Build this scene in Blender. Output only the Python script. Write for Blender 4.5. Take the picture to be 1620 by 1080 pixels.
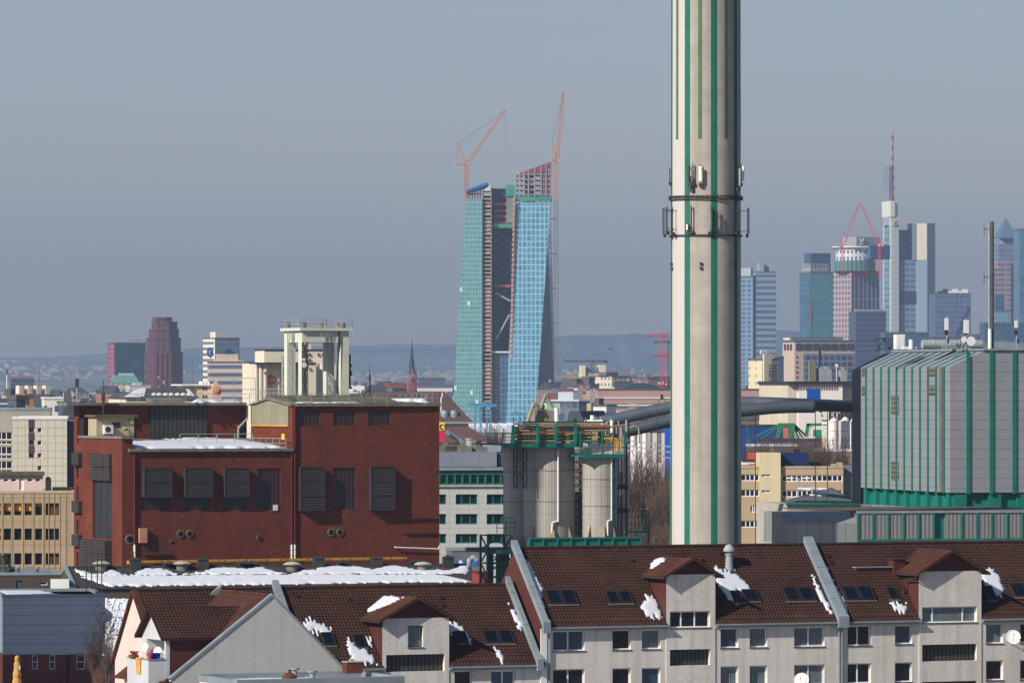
import bpy, math, random
from mathutils import Matrix, Vector
for o in list(bpy.data.objects): bpy.data.objects.remove(o)
C = bpy.context.scene
COL = C.collection
R = math.radians
# ------------------------------------------------------------ camera, sky, sun, exposure
HOR = 607.0; K = 36/1620/200; EYE = 30.0
cd = bpy.data.cameras.new('camera'); cam = bpy.data.objects.new('camera', cd); COL.objects.link(cam)
cam.location = (0, 0, EYE); cam.rotation_euler = (R(90), 0, 0)
cd.lens = 200; cd.sensor_width = 36; cd.sensor_fit = 'HORIZONTAL'; cd.shift_y = (HOR-540)/1620
cd.clip_start = 1; cd.clip_end = 90000
C.camera = cam
SUN_TH, SUN_EL = 42.0, 33.0          # the light travels towards +X/+Y at this azimuth
w = bpy.data.worlds.new('World'); C.world = w; w.use_nodes = True
nt = w.node_tree; nt.nodes.clear()
sky = nt.nodes.new('ShaderNodeTexSky'); sky.sky_type = 'NISHITA'; sky.sun_disc = False
sky.sun_elevation = R(SUN_EL); sky.sun_rotation = R(180+90-SUN_TH); sky.air_density = 0.9; sky.dust_density = 0.42; sky.ozone_density = 2.0
bg = nt.nodes.new('ShaderNodeBackground'); bg.inputs['Strength'].default_value = 0.067
wo = nt.nodes.new('ShaderNodeOutputWorld')
tint = nt.nodes.new('ShaderNodeMix'); tint.data_type = 'RGBA'; tint.blend_type = 'MULTIPLY'; tint.inputs[0].default_value = 1; tint.inputs[7].default_value = (1.13, 1.02, 1.07, 1)
nt.links.new(sky.outputs[0], tint.inputs[6]); nt.links.new(tint.outputs[2], bg.inputs[0]); nt.links.new(bg.outputs[0], wo.inputs[0])
sd = bpy.data.lights.new('sun', 'SUN'); sun = bpy.data.objects.new('sun', sd); COL.objects.link(sun)
sd.energy = 5.0; sd.angle = R(0.5); sd.color = (1.0, 0.93, 0.83)
_d = Vector((math.cos(R(SUN_TH))*math.cos(R(SUN_EL)), math.sin(R(SUN_TH))*math.cos(R(SUN_EL)), -math.sin(R(SUN_EL))))
sun.rotation_euler = _d.to_track_quat('-Z', 'Y').to_euler(); sun.location = (-200, -100, 400)
C.view_settings.view_transform = 'Standard'; C.view_settings.look = 'None'
C.view_settings.exposure = 0.2; C.view_settings.gamma = 1.0; C.view_settings.use_curve_mapping = False
C.render.engine = 'CYCLES'
C.cycles.use_denoising = True; C.cycles.max_bounces = 5; C.cycles.volume_bounces = 1; C.cycles.diffuse_bounces = 3; C.cycles.glossy_bounces = 3
C.cycles.transparent_max_bounces = 8; C.cycles.caustics_reflective = False; C.cycles.caustics_refractive = False
C.cycles.sample_clamp_indirect = 4
HAZE_D = 7.5e-5
rnd = random.Random(7)
# ------------------------------------------------------------ helpers
def PX(px, Y): return (px-810)*K*Y
def PZ(py, Y): return EYE+(HOR-py)*K*Y
def s2l(v):
    v /= 255.0
    return v/12.92 if v <= .04045 else ((v+.055)/1.055)**2.4
def c(r, g, b, f=1.0): return (s2l(r)*f, s2l(g)*f, s2l(b)*f)

class F:
    """plan frame: u along a facade, v into its depth, turned a degrees, with its origin on the ground"""
    def __init__(s, px, Y, a, zb=0.0):
        s.Y = Y; s.X = PX(px, Y); s.a = a; s.c = math.cos(R(a)); s.s = math.sin(R(a)); s.zb = zb
    def u(s, px, v=0.0):
        t = (px-810)*K
        return (t*(s.Y+v*s.c)-s.X+v*s.s)/(s.c-t*s.s)
    def v(s, px, u=0.0):
        t = (px-810)*K
        return (s.X+u*s.c-t*(s.Y+u*s.s))/(t*s.c+s.s)
    def z(s, py, u=0.0, v=0.0): return EYE+(HOR-py)*K*(s.Y+u*s.s+v*s.c)-s.zb
    def roof(s, px, py, ze, m, v0=0.0):          # (u, v) on the slope z = ze + m (v - v0)
        t = (px-810)*K; q = (HOR-py)*K
        a1, b1, r1 = s.c-t*s.s, -s.s-t*s.c, t*s.Y-s.X
        a2, b2, r2 = q*s.s, q*s.c-m, ze-m*v0+s.zb-EYE-q*s.Y
        D = a1*b2-a2*b1
        return ((r1*b2-r2*b1)/D, (a1*r2-a2*r1)/D)
    def slope_u(s, px, py, z0, m, u0):           # (u, v) on the slope z = z0 + m (u - u0)
        t = (px-810)*K; q = (HOR-py)*K
        a1, b1, r1 = s.c-t*s.s, -s.s-t*s.c, t*s.Y-s.X
        a2, b2, r2 = q*s.s-m, q*s.c, z0-m*u0+s.zb-EYE-q*s.Y
        D = a1*b2-a2*b1
        return ((r1*b2-r2*b1)/D, (a1*r2-a2*r1)/D)

class MB:
    """mesh builder; everything added becomes one mesh object"""
    def __init__(s): s.V = []; s.F = []; s.T = None; s.sm = False
    def pts(s, ps):
        n = len(s.V)
        if s.T is not None: ps = [tuple(s.T @ Vector(p)) for p in ps]
        s.V.extend(ps); return n
    def poly(s, ps): n = s.pts(ps); s.F.append(tuple(range(n, n+len(ps)))); return s
    def box(s, x0, x1, y0, y1, z0, z1):
        n = s.pts([(x0,y0,z0),(x1,y0,z0),(x1,y1,z0),(x0,y1,z0),(x0,y0,z1),(x1,y0,z1),(x1,y1,z1),(x0,y1,z1)])
        s.F += [(n,n+3,n+2,n+1),(n+4,n+5,n+6,n+7),(n,n+1,n+5,n+4),(n+1,n+2,n+6,n+5),(n+2,n+3,n+7,n+6),(n+3,n,n+4,n+7)]; return s
    def hull(s, b, t):                            # two rings of equal length, bottom and top
        k = len(b); n = s.pts(list(b)+list(t))
        s.F.append(tuple(n+i for i in reversed(range(k)))); s.F.append(tuple(n+k+i for i in range(k)))
        for i in range(k): j = (i+1) % k; s.F.append((n+i, n+j, n+k+j, n+k+i))
        return s
    def prism(s, prof, v0, v1):                   # (u, z) outline pushed along v
        return s.hull([(p[0], v0, p[1]) for p in prof], [(p[0], v1, p[1]) for p in prof])
    def prism_u(s, prof, u0, u1):                 # (v, z) outline pushed along u
        return s.hull([(u0, p[0], p[1]) for p in prof], [(u1, p[0], p[1]) for p in prof])
    def plan(s, prof, z0, z1):
        return s.hull([(p[0], p[1], z0) for p in prof], [(p[0], p[1], z1) for p in prof])
    def cyl(s, p, q, r0, r1=None, n=8, cap=True):
        r1 = r0 if r1 is None else r1
        p = Vector(p); q = Vector(q); d = (q-p)
        if d.length < 1e-6: return s
        d.normalize(); a = d.orthogonal().normalized(); b = d.cross(a)
        A = []; B = []
        for i in range(n):
            t = 2*math.pi*i/n; o = a*math.cos(t)+b*math.sin(t)
            A.append(tuple(p+o*r0)); B.append(tuple(q+o*r1))
        m = s.pts(A+B)
        for i in range(n): j = (i+1) % n; s.F.append((m+i, m+j, m+n+j, m+n+i))
        if cap: s.F.append(tuple(m+i for i in reversed(range(n)))); s.F.append(tuple(m+n+i for i in range(n)))
        return s
    def vcyl(s, x, y, r, z0, z1, n=24, r1=None, cap=True): return s.cyl((x,y,z0), (x,y,z1), r, r1, n, cap)
    def lathe(s, x, y, prof, n=20):
        for (r0, z0), (r1, z1) in zip(prof, prof[1:]): s.cyl((x,y,z0), (x,y,z1), max(r0,.001), max(r1,.001), n, False)
        return s
    def tube(s, ps, r, n=6):
        for p, q in zip(ps, ps[1:]): s.cyl(p, q, r, r, n)
        return s
    def sweep(s, ps, r, n=20):
        ps = [Vector(p) for p in ps]; m = []
        for i in range(len(ps)-1):                # resample smoothly (Catmull-Rom)
            p0, p1, p2, p3 = ps[max(i-1,0)], ps[i], ps[i+1], ps[min(i+2,len(ps)-1)]
            for k in range(5):
                t = k/5; m.append(.5*((2*p1)+(p2-p0)*t+(2*p0-5*p1+4*p2-p3)*t*t+(3*p1-p0-3*p2+p3)*t**3))
        m.append(ps[-1]); rg = []
        for i, p in enumerate(m):
            d = (m[min(i+1,len(m)-1)]-m[max(i-1,0)]).normalized(); a = d.cross(Vector((0,0,1))).normalized(); b = a.cross(d)
            rg.append(s.pts([tuple(p+(a*math.cos(2*math.pi*j/n)+b*math.sin(2*math.pi*j/n))*r) for j in range(n)]))
        for a_, b_ in zip(rg, rg[1:]):
            for j in range(n): k = (j+1) % n; s.F.append((a_+j, a_+k, b_+k, b_+j))
        s.F.append(tuple(rg[0]+j for j in range(n))); s.F.append(tuple(rg[-1]+j for j in range(n)))
        return s
    def bar(s, p, q, w): return s.cyl(p, q, w*.707, w*.707, 4)
    def lattice(s, p, q, w, n, t=None, w1=None, tri=False):
        """a truss between two points: chords and zigzag bracing"""
        p = Vector(p); q = Vector(q); d = (q-p).normalized(); w1 = w if w1 is None else w1; t = t or w*.09
        ref = Vector((0,1,0)) if abs(d.y) < .9 else Vector((0,0,1))
        a = d.cross(ref).normalized(); b = d.cross(a).normalized()
        offs = [(-1,-1),(1,-1),(1,1),(-1,1)] if not tri else [(-1,-1),(1,-1),(0,1)]
        def P(k, f): ww = (w+(w1-w)*f)/2; return p+(q-p)*f+a*offs[k][0]*ww+b*offs[k][1]*ww
        m = len(offs)
        for k in range(m): s.bar(P(k,0), P(k,1), t)
        for i in range(n):
            for k in range(m):
                k2 = (k+1) % m; f0, f1 = i/n, (i+1)/n
                s.bar(P(k if i % 2 else k2, f0), P(k2 if i % 2 else k, f1), t*.6)
                s.bar(P(k, f1), P(k2, f1), t*.6)
        return s
    def rail(s, ps, h=1.0, step=1.6, t=.045, mids=1):
        for p, q in zip(ps, ps[1:]):
            p = Vector(p); q = Vector(q); L = (q-p).length; n = max(1, int(L/step))
            for i in range(n+1):
                a = p+(q-p)*i/n; s.bar(a, a+Vector((0,0,h)), t)
            for k in range(mids+1):
                zz = Vector((0,0,h*(1-k/(mids+1)))); s.bar(p+zz, q+zz, t)
        return s
    def ball(s, x, y, z, r, n=10, fz=1.0):
        return s.lathe(x, y, [(r*math.sin(math.pi*i/6), z-r*fz*math.cos(math.pi*i/6)) for i in range(7)], n)
    def mesh(s, name):
        me = bpy.data.meshes.new(name); me.from_pydata(s.V, [], s.F); me.update()
        uv = me.uv_layers.new(name='UV').data
        vs = me.vertices
        buf = [0.0]*(2*len(me.loops))
        for p in me.polygons:
            n = p.normal
            if abs(n.z) > .92:
                for li in p.loop_indices:
                    co = vs[me.loops[li].vertex_index].co; buf[2*li] = co.x; buf[2*li+1] = co.y
            else:
                h = math.hypot(n.x, n.y); tx, ty = -n.y/h, n.x/h
                sc = 1/max(.2, h)
                if ty < 0 and abs(tx) < .3: pass
                for li in p.loop_indices:
                    co = vs[me.loops[li].vertex_index].co; buf[2*li] = co.x*tx+co.y*ty; buf[2*li+1] = co.z*sc
        uv.foreach_set('uv', buf)
        if s.sm: me.shade_smooth()
        return me
    def build(s, name, m, parent=None, label=None, loc=None, rz=0.0):
        me = s.mesh(name); me.materials.append(m)
        return link(name, me, parent, label, loc, rz)

def link(name, me, parent=None, label=None, loc=None, rz=0.0):
    o = bpy.data.objects.new(name, me); COL.objects.link(o)
    if parent is not None: o.parent = parent
    if loc is not None: o.location = loc
    if rz: o.rotation_euler = (0, 0, rz)
    if label: o['label'] = label
    return o
def tag(o, label=None, cat=None, group=None, kind=None):
    if label: o['label'] = label
    if cat: o['category'] = cat
    if group: o['group'] = group
    if kind: o['kind'] = kind
    return o
def thing(name, label, cat, f=None, loc=None, rz=0.0, group=None):
    o = bpy.data.objects.new(name, None); COL.objects.link(o); o.empty_display_size = 1
    if f is not None: o.location = (f.X, f.Y, f.zb); o.rotation_euler = (0, 0, R(f.a))
    else: o.location = loc or (0,0,0); o.rotation_euler = (0, 0, rz)
    return tag(o, label, cat, group)
def kids(o): return [x for x in COL.objects if x.parent == o]
def dup(root, ch, loc, rz=0.0, label=None, sc=1.0):
    """copy a thing and its parts; ch = [(part, [sub-parts])]"""
    r = root.copy(); COL.objects.link(r); r.location = loc; r.rotation_euler = (0,0,rz); r.scale = (sc,sc,sc)
    if label: r['label'] = label
    for p, subs in ch:
        q = p.copy(); COL.objects.link(q); q.parent = r
        for x in subs: y = x.copy(); COL.objects.link(y); y.parent = q
    return r
# ------------------------------------------------------------ materials
def _nodes(name):
    m = bpy.data.materials.new(name); m.use_nodes = True; n = m.node_tree
    return m, n, n.nodes['Principled BSDF']
def _m(n, op, a, b=None):
    x = n.nodes.new('ShaderNodeMath'); x.operation = op
    for i, q in enumerate((a, b)):
        if q is None: continue
        if isinstance(q, (int, float)): x.inputs[i].default_value = q
        else: n.links.new(q, x.inputs[i])
    return x.outputs[0]
def _mix(n, f, a, b):
    x = n.nodes.new('ShaderNodeMix'); x.data_type = 'RGBA'
    for s, q in ((x.inputs[0], f), (x.inputs[6], a), (x.inputs[7], b)):
        if isinstance(q, (int, float)): s.default_value = q
        elif isinstance(q, tuple): s.default_value = (*q, 1) if len(q) == 3 else q
        else: n.links.new(q, s)
    return x.outputs[2]
def _noise(n, vec, scale, detail=4, sc=(1,1,1)):
    mp = n.nodes.new('ShaderNodeMapping'); n.links.new(vec, mp.inputs[0]); mp.inputs['Scale'].default_value = sc
    t = n.nodes.new('ShaderNodeTexNoise'); t.inputs['Scale'].default_value = scale; t.inputs['Detail'].default_value = detail
    n.links.new(mp.outputs[0], t.inputs['Vector']); return t.outputs['Fac']
def _ramp(n, f, a, b):
    x = n.nodes.new('ShaderNodeMapRange'); n.links.new(f, x.inputs[0]); x.inputs[1].default_value = a; x.inputs[2].default_value = b; return x.outputs[0]
def mul(col, f): return tuple(min(1, q*f) for q in col)
def mat(name, col, rough=.8, var=.15, scale=.6, metal=0.0, bump=0.0, streak=0.0, streak_col=None, spec=.3, fine=0.0):
    m, n, p = _nodes(name); tc = n.nodes.new('ShaderNodeTexCoord').outputs['Object']
    f = _ramp(n, _noise(n, tc, scale, 6), .3, .7)
    base = _mix(n, f, mul(col, 1-var), mul(col, 1+var))
    if fine:
        f2 = _ramp(n, _noise(n, tc, scale*14, 3), .3, .7)
        base = _mix(n, _m(n, 'MULTIPLY', f2, fine), base, mul(col, .35))
    if streak:
        f3 = _ramp(n, _noise(n, tc, 1.0, 5, (1.6, 1.6, .08)), .48, .75)
        base = _mix(n, _m(n, 'MULTIPLY', f3, streak), base, streak_col or mul(col, .45))
    n.links.new(base, p.inputs['Base Color'])
    p.inputs['Roughness'].default_value = rough; p.inputs['Metallic'].default_value = metal
    p.inputs['Specular IOR Level'].default_value = spec
    if bump:
        b = n.nodes.new('ShaderNodeBump'); b.inputs['Strength'].default_value = bump; b.inputs['Distance'].default_value = .05
        n.links.new(_noise(n, tc, scale*10, 4), b.inputs['Height']); n.links.new(b.outputs[0], p.inputs['Normal'])
    return m
def _uv(n):
    t = n.nodes.new('ShaderNodeTexCoord').outputs['UV']; s = n.nodes.new('ShaderNodeSeparateXYZ'); n.links.new(t, s.inputs[0])
    return s.outputs[0], s.outputs[1], t
def grid(name, wall, glass, du, dv, fu, fv, ou=.1, ov=.2, var=.25, grough=.15, wrough=.8, metal=0.0, spec=.5, lite=None, pl=0.0, wvar=.08):
    """rows and columns of panes du x dv metres apart; fu, fv = share that is glass; lite/pl = colour and share of pale blinds"""
    m, n, p = _nodes(name); u, v, t = _uv(n)
    a = _m(n, 'ADD', _m(n, 'DIVIDE', u, du), ou+500); b = _m(n, 'ADD', _m(n, 'DIVIDE', v, dv), ov+500)
    g = _m(n, 'MULTIPLY', _m(n, 'LESS_THAN', _m(n, 'FRACT', a), fu), _m(n, 'LESS_THAN', _m(n, 'FRACT', b), fv))
    cx = n.nodes.new('ShaderNodeCombineXYZ'); n.links.new(_m(n, 'FLOOR', a), cx.inputs[0]); n.links.new(_m(n, 'FLOOR', b), cx.inputs[1])
    wn = n.nodes.new('ShaderNodeTexWhiteNoise'); n.links.new(cx.outputs[0], wn.inputs['Vector'])
    gc = _mix(n, wn.outputs[0], mul(glass, 1-var), mul(glass, 1+var))
    if pl: gc = _mix(n, _m(n, 'LESS_THAN', wn.outputs[0], pl), gc, lite or mul(wall, .9))
    tc = n.nodes.new('ShaderNodeTexCoord').outputs['Object']
    wc = _mix(n, _noise(n, tc, .05, 4), mul(wall, 1-wvar*2), mul(wall, 1+wvar*2))
    n.links.new(_mix(n, g, wc, gc), p.inputs['Base Color'])
    r = _m(n, 'SUBTRACT', wrough, _m(n, 'MULTIPLY', g, wrough-grough)); n.links.new(r, p.inputs['Roughness'])
    n.links.new(_m(n, 'MULTIPLY', g, metal), p.inputs['Metallic'])
    p.inputs['Specular IOR Level'].default_value = spec
    return m
def lines(name, col, line, du=0, dv=0, wu=.06, wv=.06, rough=.7, var=.1, bump=.0, scale=.3, metal=0.0, streak=0.0):
    """cladding with thin joints every du / dv metres"""
    m, n, p = _nodes(name); u, v, t = _uv(n); tc = n.nodes.new('ShaderNodeTexCoord').outputs['Object']
    base = _mix(n, _ramp(n, _noise(n, tc, scale, 6), .3, .7), mul(col, 1-var), mul(col, 1+var))
    if streak: base = _mix(n, _m(n, 'MULTIPLY', _ramp(n, _noise(n, tc, 1.0, 5, (1.2,1.2,.07)), .48, .75), streak), base, mul(col, .45))
    k = None
    for q, d, w_ in ((u, du, wu), (v, dv, wv)):
        if d:
            x = _m(n, 'LESS_THAN', _m(n, 'FRACT', _m(n, 'ADD', _m(n, 'DIVIDE', q, d), 500.37)), w_)
            k = x if k is None else _m(n, 'MAXIMUM', k, x)
    n.links.new(_mix(n, k, base, line), p.inputs['Base Color'])
    p.inputs['Roughness'].default_value = rough; p.inputs['Metallic'].default_value = metal; p.inputs['Specular IOR Level'].default_value = .3
    if bump:
        b = n.nodes.new('ShaderNodeBump'); b.inputs['Strength'].default_value = bump; b.inputs['Distance'].default_value = .05; b.invert = True
        n.links.new(k, b.inputs['Height']); n.links.new(b.outputs[0], p.inputs['Normal'])
    return m
def brick(name, c1, c2, mortar, var=.3, scale=.35, streak=.3):
    m, n, p = _nodes(name); u, v, t = _uv(n); tc = n.nodes.new('ShaderNodeTexCoord').outputs['Object']
    b = n.nodes.new('ShaderNodeTexBrick'); n.links.new(t, b.inputs['Vector']); b.inputs['Scale'].default_value = 1
    b.inputs['Brick Width'].default_value = .5; b.inputs['Row Height'].default_value = .16; b.inputs['Mortar Size'].default_value = .012
    b.inputs['Color1'].default_value = (*c1, 1); b.inputs['Color2'].default_value = (*c2, 1); b.inputs['Mortar'].default_value = (*mortar, 1)
    f = _ramp(n, _noise(n, tc, scale, 8), .35, .65)
    x = _mix(n, _m(n, 'MULTIPLY', f, var), b.outputs[0], mul(c1, .4))
    f4 = _ramp(n, _noise(n, tc, 2.2, 6, (1,1,3)), .35, .7)
    x = _mix(n, _m(n, 'MULTIPLY', f4, .5), x, mul(c2, 1.35))
    x = _mix(n, _m(n, 'MULTIPLY', _ramp(n, _noise(n, tc, 1.0, 5, (1,1,.07)), .48, .8), streak), x, mul(c1, .4))
    n.links.new(x, p.inputs['Base Color']); p.inputs['Roughness'].default_value = .9; p.inputs['Specular IOR Level'].default_value = .15
    return m
def glass(name, col, rough=.08, spec=.6, var=.3, scale=.8):
    return mat(name, col, rough, var, scale, spec=spec)
# ------------------------------------------------------------ walls with real openings
_wcache = {}
def window_mesh(w, h, mull, trans, fw, fm):
    k = ('f', round(w,2), round(h,2), mull, trans, fw, fm.name)
    if k in _wcache: return _wcache[k]
    b = MB(); d0, d1 = 0, .07
    b.box(0,w,d0,d1,0,fw); b.box(0,w,d0,d1,h-fw,h); b.box(0,fw,d0,d1,fw,h-fw); b.box(w-fw,w,d0,d1,fw,h-fw)
    for q in mull: b.box(w*q-fw*.6,w*q+fw*.6,d0+.005,d1,fw,h-fw)
    for q in trans: b.box(fw,w-fw,d0+.01,d1,h*q-fw*.45,h*q+fw*.45)
    me = b.mesh('window'); me.materials.append(fm); _wcache[k] = me; return me
def pane_mesh(w, h, pm):
    k = ('p', round(w,2), round(h,2), pm.name)
    if k in _wcache: return _wcache[k]
    b = MB(); b.box(.01,w-.01,.05,.075,.01,h-.01)
    me = b.mesh('pane'); me.materials.append(pm); _wcache[k] = me; return me
class Panel:
    """a wall face in frame f, from (u, v); rot 0 looks to -v, -90 looks to -u (runs towards -v), 90 looks to +u (runs towards +v)"""
    def __init__(s, f, root, mb, u, v, rot, L, z0, z1):
        s.f, s.root, s.mb, s.u, s.v, s.rot, s.L, s.z0, s.z1 = f, root, mb, u, v, rot, L, z0, z1; s.h = []
    def s_of(s, px):
        if s.rot == 0: return s.f.u(px, s.v)-s.u
        if s.rot == -90: return s.v-s.f.v(px, s.u)
        return s.f.v(px, s.u)-s.v
    def uv(s, q):
        if s.rot == 0: return s.u+q, s.v
        if s.rot == -90: return s.u, s.v-q
        return s.u, s.v+q
    def z_of(s, py, q): a, b = s.uv(q); return s.f.z(py, a, b)
    def T(s): return Matrix.Translation((s.u, s.v, 0)) @ Matrix.Rotation(R(s.rot), 4, 'Z')
    def loc(s, q, d, z):
        p = s.T() @ Vector((q, d, z)); return tuple(p)
    def rect(s, px0, px1, py0, py1):
        a, b = sorted((s.s_of(px0), s.s_of(px1))); m = (a+b)/2
        return a, b, s.z_of(py1, m), s.z_of(py0, m)
    def win(s, px0, px1, py0, py1, **k): return s.winm(*s.rect(px0, px1, py0, py1), **k)
    def winm(s, a, b, z0, z1, mull=(), trans=(), fw=.07, fm=None, pm=None, dep=.16, name='window', label=None, pane='pane', sill=None):
        s.h.append((a, b, z0, z1, dep)); rz = R(s.rot)
        w = link(name, window_mesh(b-a, z1-z0, tuple(mull), tuple(trans), fw, fm), s.root, label, s.loc(a, dep, z0), rz)
        link(pane, pane_mesh(b-a, z1-z0, pm), w)
        if sill is not None:
            mb = MB(); mb.box(-.05, b-a+.05, -dep-.06, 0, -.06, -.003); mb.build('sill', sill, w)
        return w
    def hole(s, px0, px1, py0, py1, dep): a = s.rect(px0, px1, py0, py1); s.h.append((*a, dep)); return a
    def done(s):
        b = s.mb; old = b.T; b.T = s.T() if old is None else old @ s.T()
        hs = [x for x in s.h]
        xs = sorted({0.0, s.L, *[min(max(q, 0), s.L) for x in hs for q in x[:2]]})
        zs = sorted({s.z0, s.z1, *[min(max(q, s.z0), s.z1) for x in hs for q in x[2:4]]})
        for i in range(len(xs)-1):
            run = None
            for j in range(len(zs)-1):
                cx, cz = (xs[i]+xs[i+1])/2, (zs[j]+zs[j+1])/2
                if any(x[0] < cx < x[1] and x[2] < cz < x[3] for x in hs):
                    if run is not None: b.poly([(xs[i],0,run),(xs[i+1],0,run),(xs[i+1],0,zs[j]),(xs[i],0,zs[j])]); run = None
                elif run is None: run = zs[j]
            if run is not None: b.poly([(xs[i],0,run),(xs[i+1],0,run),(xs[i+1],0,zs[-1]),(xs[i],0,zs[-1])])
        for (a, e, z0, z1, d) in hs:
            if d is None: continue
            d += .12
            b.poly([(a,0,z0),(a,d,z0),(e,d,z0),(e,0,z0)]); b.poly([(a,0,z1),(e,0,z1),(e,d,z1),(a,d,z1)])
            b.poly([(a,0,z0),(a,0,z1),(a,d,z1),(a,d,z0)]); b.poly([(e,0,z0),(e,d,z0),(e,d,z1),(e,0,z1)])
            b.poly([(a,d,z0),(a,d,z1),(e,d,z1),(e,d,z0)])
        b.T = old
def shell(f, root, mb, L, D, z0, z1, u0=0.0, v0=0.0):
    """front (rot 0) and left (rot -90) panels to be punched, the other faces closed at once"""
    mb.poly([(u0+L,v0,z0),(u0+L,v0+D,z0),(u0+L,v0+D,z1),(u0+L,v0,z1)]); mb.poly([(u0,v0+D,z0),(u0,v0+D,z1),(u0+L,v0+D,z1),(u0+L,v0+D,z0)])
    mb.poly([(u0,v0,z1),(u0+L,v0,z1),(u0+L,v0+D,z1),(u0,v0+D,z1)])
    return Panel(f, root, mb, u0, v0, 0, L, z0, z1), Panel(f, root, mb, u0, v0+D, -90, D, z0, z1)
# ------------------------------------------------------------ tiles and snow
def tiles(mb, O, A, B, n0, n1, lim=None, tw=.26, tc=.29, amp=.028):
    """pantiles on a plane: O = eave start, A = unit vector along the eave, B = unit vector up the slope"""
    O = Vector(O); A = Vector(A).normalized(); B = Vector(B).normalized(); N = A.cross(B).normalized()
    if N.z < 0: N = -N
    nc = int(math.ceil(n1/tc)); S = 4
    for j in range(nc):
        b0, b1 = j*tc, min((j+1)*tc, n1); a0, a1 = lim(min(b0+tc*.5, n1)) if lim else (0, n0)
        if a1-a0 < tw*.3: continue
        k = max(1, int(round((a1-a0)/tw)))*S; V = []
        jt = (j*0.5 % 1)*0
        for i in range(k+1):
            a = a0+(a1-a0)*i/k; ph = (a/tw+jt) % 1
            h = amp*(math.cos(2*math.pi*ph)*.8+.35*math.cos(4*math.pi*ph))
            V.append(O+A*a+B*b0+N*(h+.055)); 
        for i in range(k+1):
            a = a0+(a1-a0)*i/k; ph = (a/tw+jt) % 1
            h = amp*(math.cos(2*math.pi*ph)*.8+.35*math.cos(4*math.pi*ph))
            V.append(O+A*a+B*b1+N*(h+.012))
        for i in range(k+1): V.append(V[i]-N*.045)
        n = mb.pts([tuple(q) for q in V]); K1 = k+1
        for i in range(k):
            mb.F.append((n+i, n+i+1, n+K1+i+1, n+K1+i)); mb.F.append((n+2*K1+i, n+2*K1+i+1, n+i+1, n+i))
def inside(p, poly):
    x, y = p; r = False; n = len(poly)
    for i in range(n):
        x0, y0 = poly[i]; x1, y1 = poly[(i+1) % n]
        if (y0 > y) != (y1 > y) and x < (x1-x0)*(y-y0)/(y1-y0)+x0: r = not r
    return r
def snow_cells(mb, to3, poly, da=.145, db=.17, th=.12, jit=.35, seed=1, N=Vector((0,0,1)), base=.07):
    """a snow sheet with a ragged, tile-by-tile edge; to3 maps surface metres (a, b) to a point"""
    mb.sm = True; rr = random.Random(seed); a0 = min(p[0] for p in poly); a1 = max(p[0] for p in poly); b0 = min(p[1] for p in poly); b1 = max(p[1] for p in poly)
    na, nb = int((a1-a0)/da)+3, int((b1-b0)/db)+3
    ja = [rr.uniform(-jit, jit) for _ in range(na)]
    on = {}
    for i in range(na):
        for j in range(nb):
            a = a0+(i-.5)*da; b = b0+(j-.5)*db
            if inside((a+rr.uniform(-.5,.5)*da, b+ja[i]*.8+rr.uniform(-.6,.6)*db), poly): on[(i,j)] = 1
    vid = {}
    def vert(i, j):
        if (i,j) in vid: return vid[(i,j)]
        full = all((x,y) in on for x in (i-1,i) for y in (j-1,j))
        h = base+(th*rr.uniform(.94,1.04) if full else .015)
        p = Vector(to3(a0+(i-1)*da, b0+(j-1)*db))+N*h
        q = Vector(to3(a0+(i-1)*da, b0+(j-1)*db))
        vid[(i,j)] = (mb.pts([tuple(p)]), mb.pts([tuple(q)])); return vid[(i,j)]
    for (i, j) in on:
        q = [vert(i,j), vert(i+1,j), vert(i+1,j+1), vert(i,j+1)]
        mb.F.append(tuple(x[0] for x in q))
        for (di, dj, s_, e_) in ((0,-1,0,1),(1,0,1,2),(0,1,2,3),(-1,0,3,0)):
            if (i+di, j+dj) not in on: mb.F.append((q[s_][1], q[e_][1], q[e_][0], q[s_][0]))
# ------------------------------------------------------------ shared materials
M_tile = mat('brown roof tile', c(66,41,34), .8, .3, .4, fine=.5, spec=.2, streak=.4, streak_col=c(70,58,40))
M_tile2 = mat('warm brown roof tile', c(86,54,42), .8, .3, .5, fine=.5, spec=.2)
M_plaster = mat('cream plaster', c(222,217,207), .92, .08, .5, streak=.5, streak_col=c(150,146,138), fine=.3, bump=.15)
M_plaster2 = mat('grey render', c(192,192,187), .92, .06, .3, streak=.3, streak_col=c(140,138,130), fine=.12, bump=.1)
M_brown = lines('brown cladding', c(84,44,36), c(50,26,22), .16, 0, .12, rough=.7)
M_zinc = mat('zinc flashing', c(128,140,146), .5, .15, .8, spec=.5)
M_louvre = lines('louvre', c(68,64,62), c(30,29,30), 0, .3, .1, .4, rough=.6)
M_snow = mat('snow', (.60,.63,.69), .8, .05, 1.2, bump=.1, spec=.15)
M_white = mat('white paint', (.78,.77,.74), .5, .05, 1, spec=.4)
M_pvc = mat('white window frame', (.80,.80,.79), .4, .04, 1, spec=.4)
M_dark = mat('dark metal', c(52,52,54), .6, .2, 1)
M_gl = glass('dark window glass', c(24,30,34), .1, .4)
M_glb = glass('blue window glass', c(40,66,92), .06, .8)
M_glc = lines('curtained glass', c(112,126,130), c(82,96,102), .16, 0, .42, rough=.25, var=.35, scale=2.0)
M_skyl = glass('roof window glass', c(12,18,30), .12, .3)
M_pink = mat('pale pink plaster', c(222,198,190), .9, .05, .4, streak=.2)
M_wpanel = lines('white panel', (.55,.57,.58), (.36,.38,.4), .9, 0, .02, rough=.5)
M_log = lines('loggia slats', c(70,70,66), c(34,34,34), .32, 0, .35, rough=.7)
M_teal = mat('teal paint', c(14,110,98), .5, .12, .6, spec=.4, streak=.25)
M_green = mat('green paint', c(38,120,84), .6, .15, .6, spec=.4)
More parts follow.
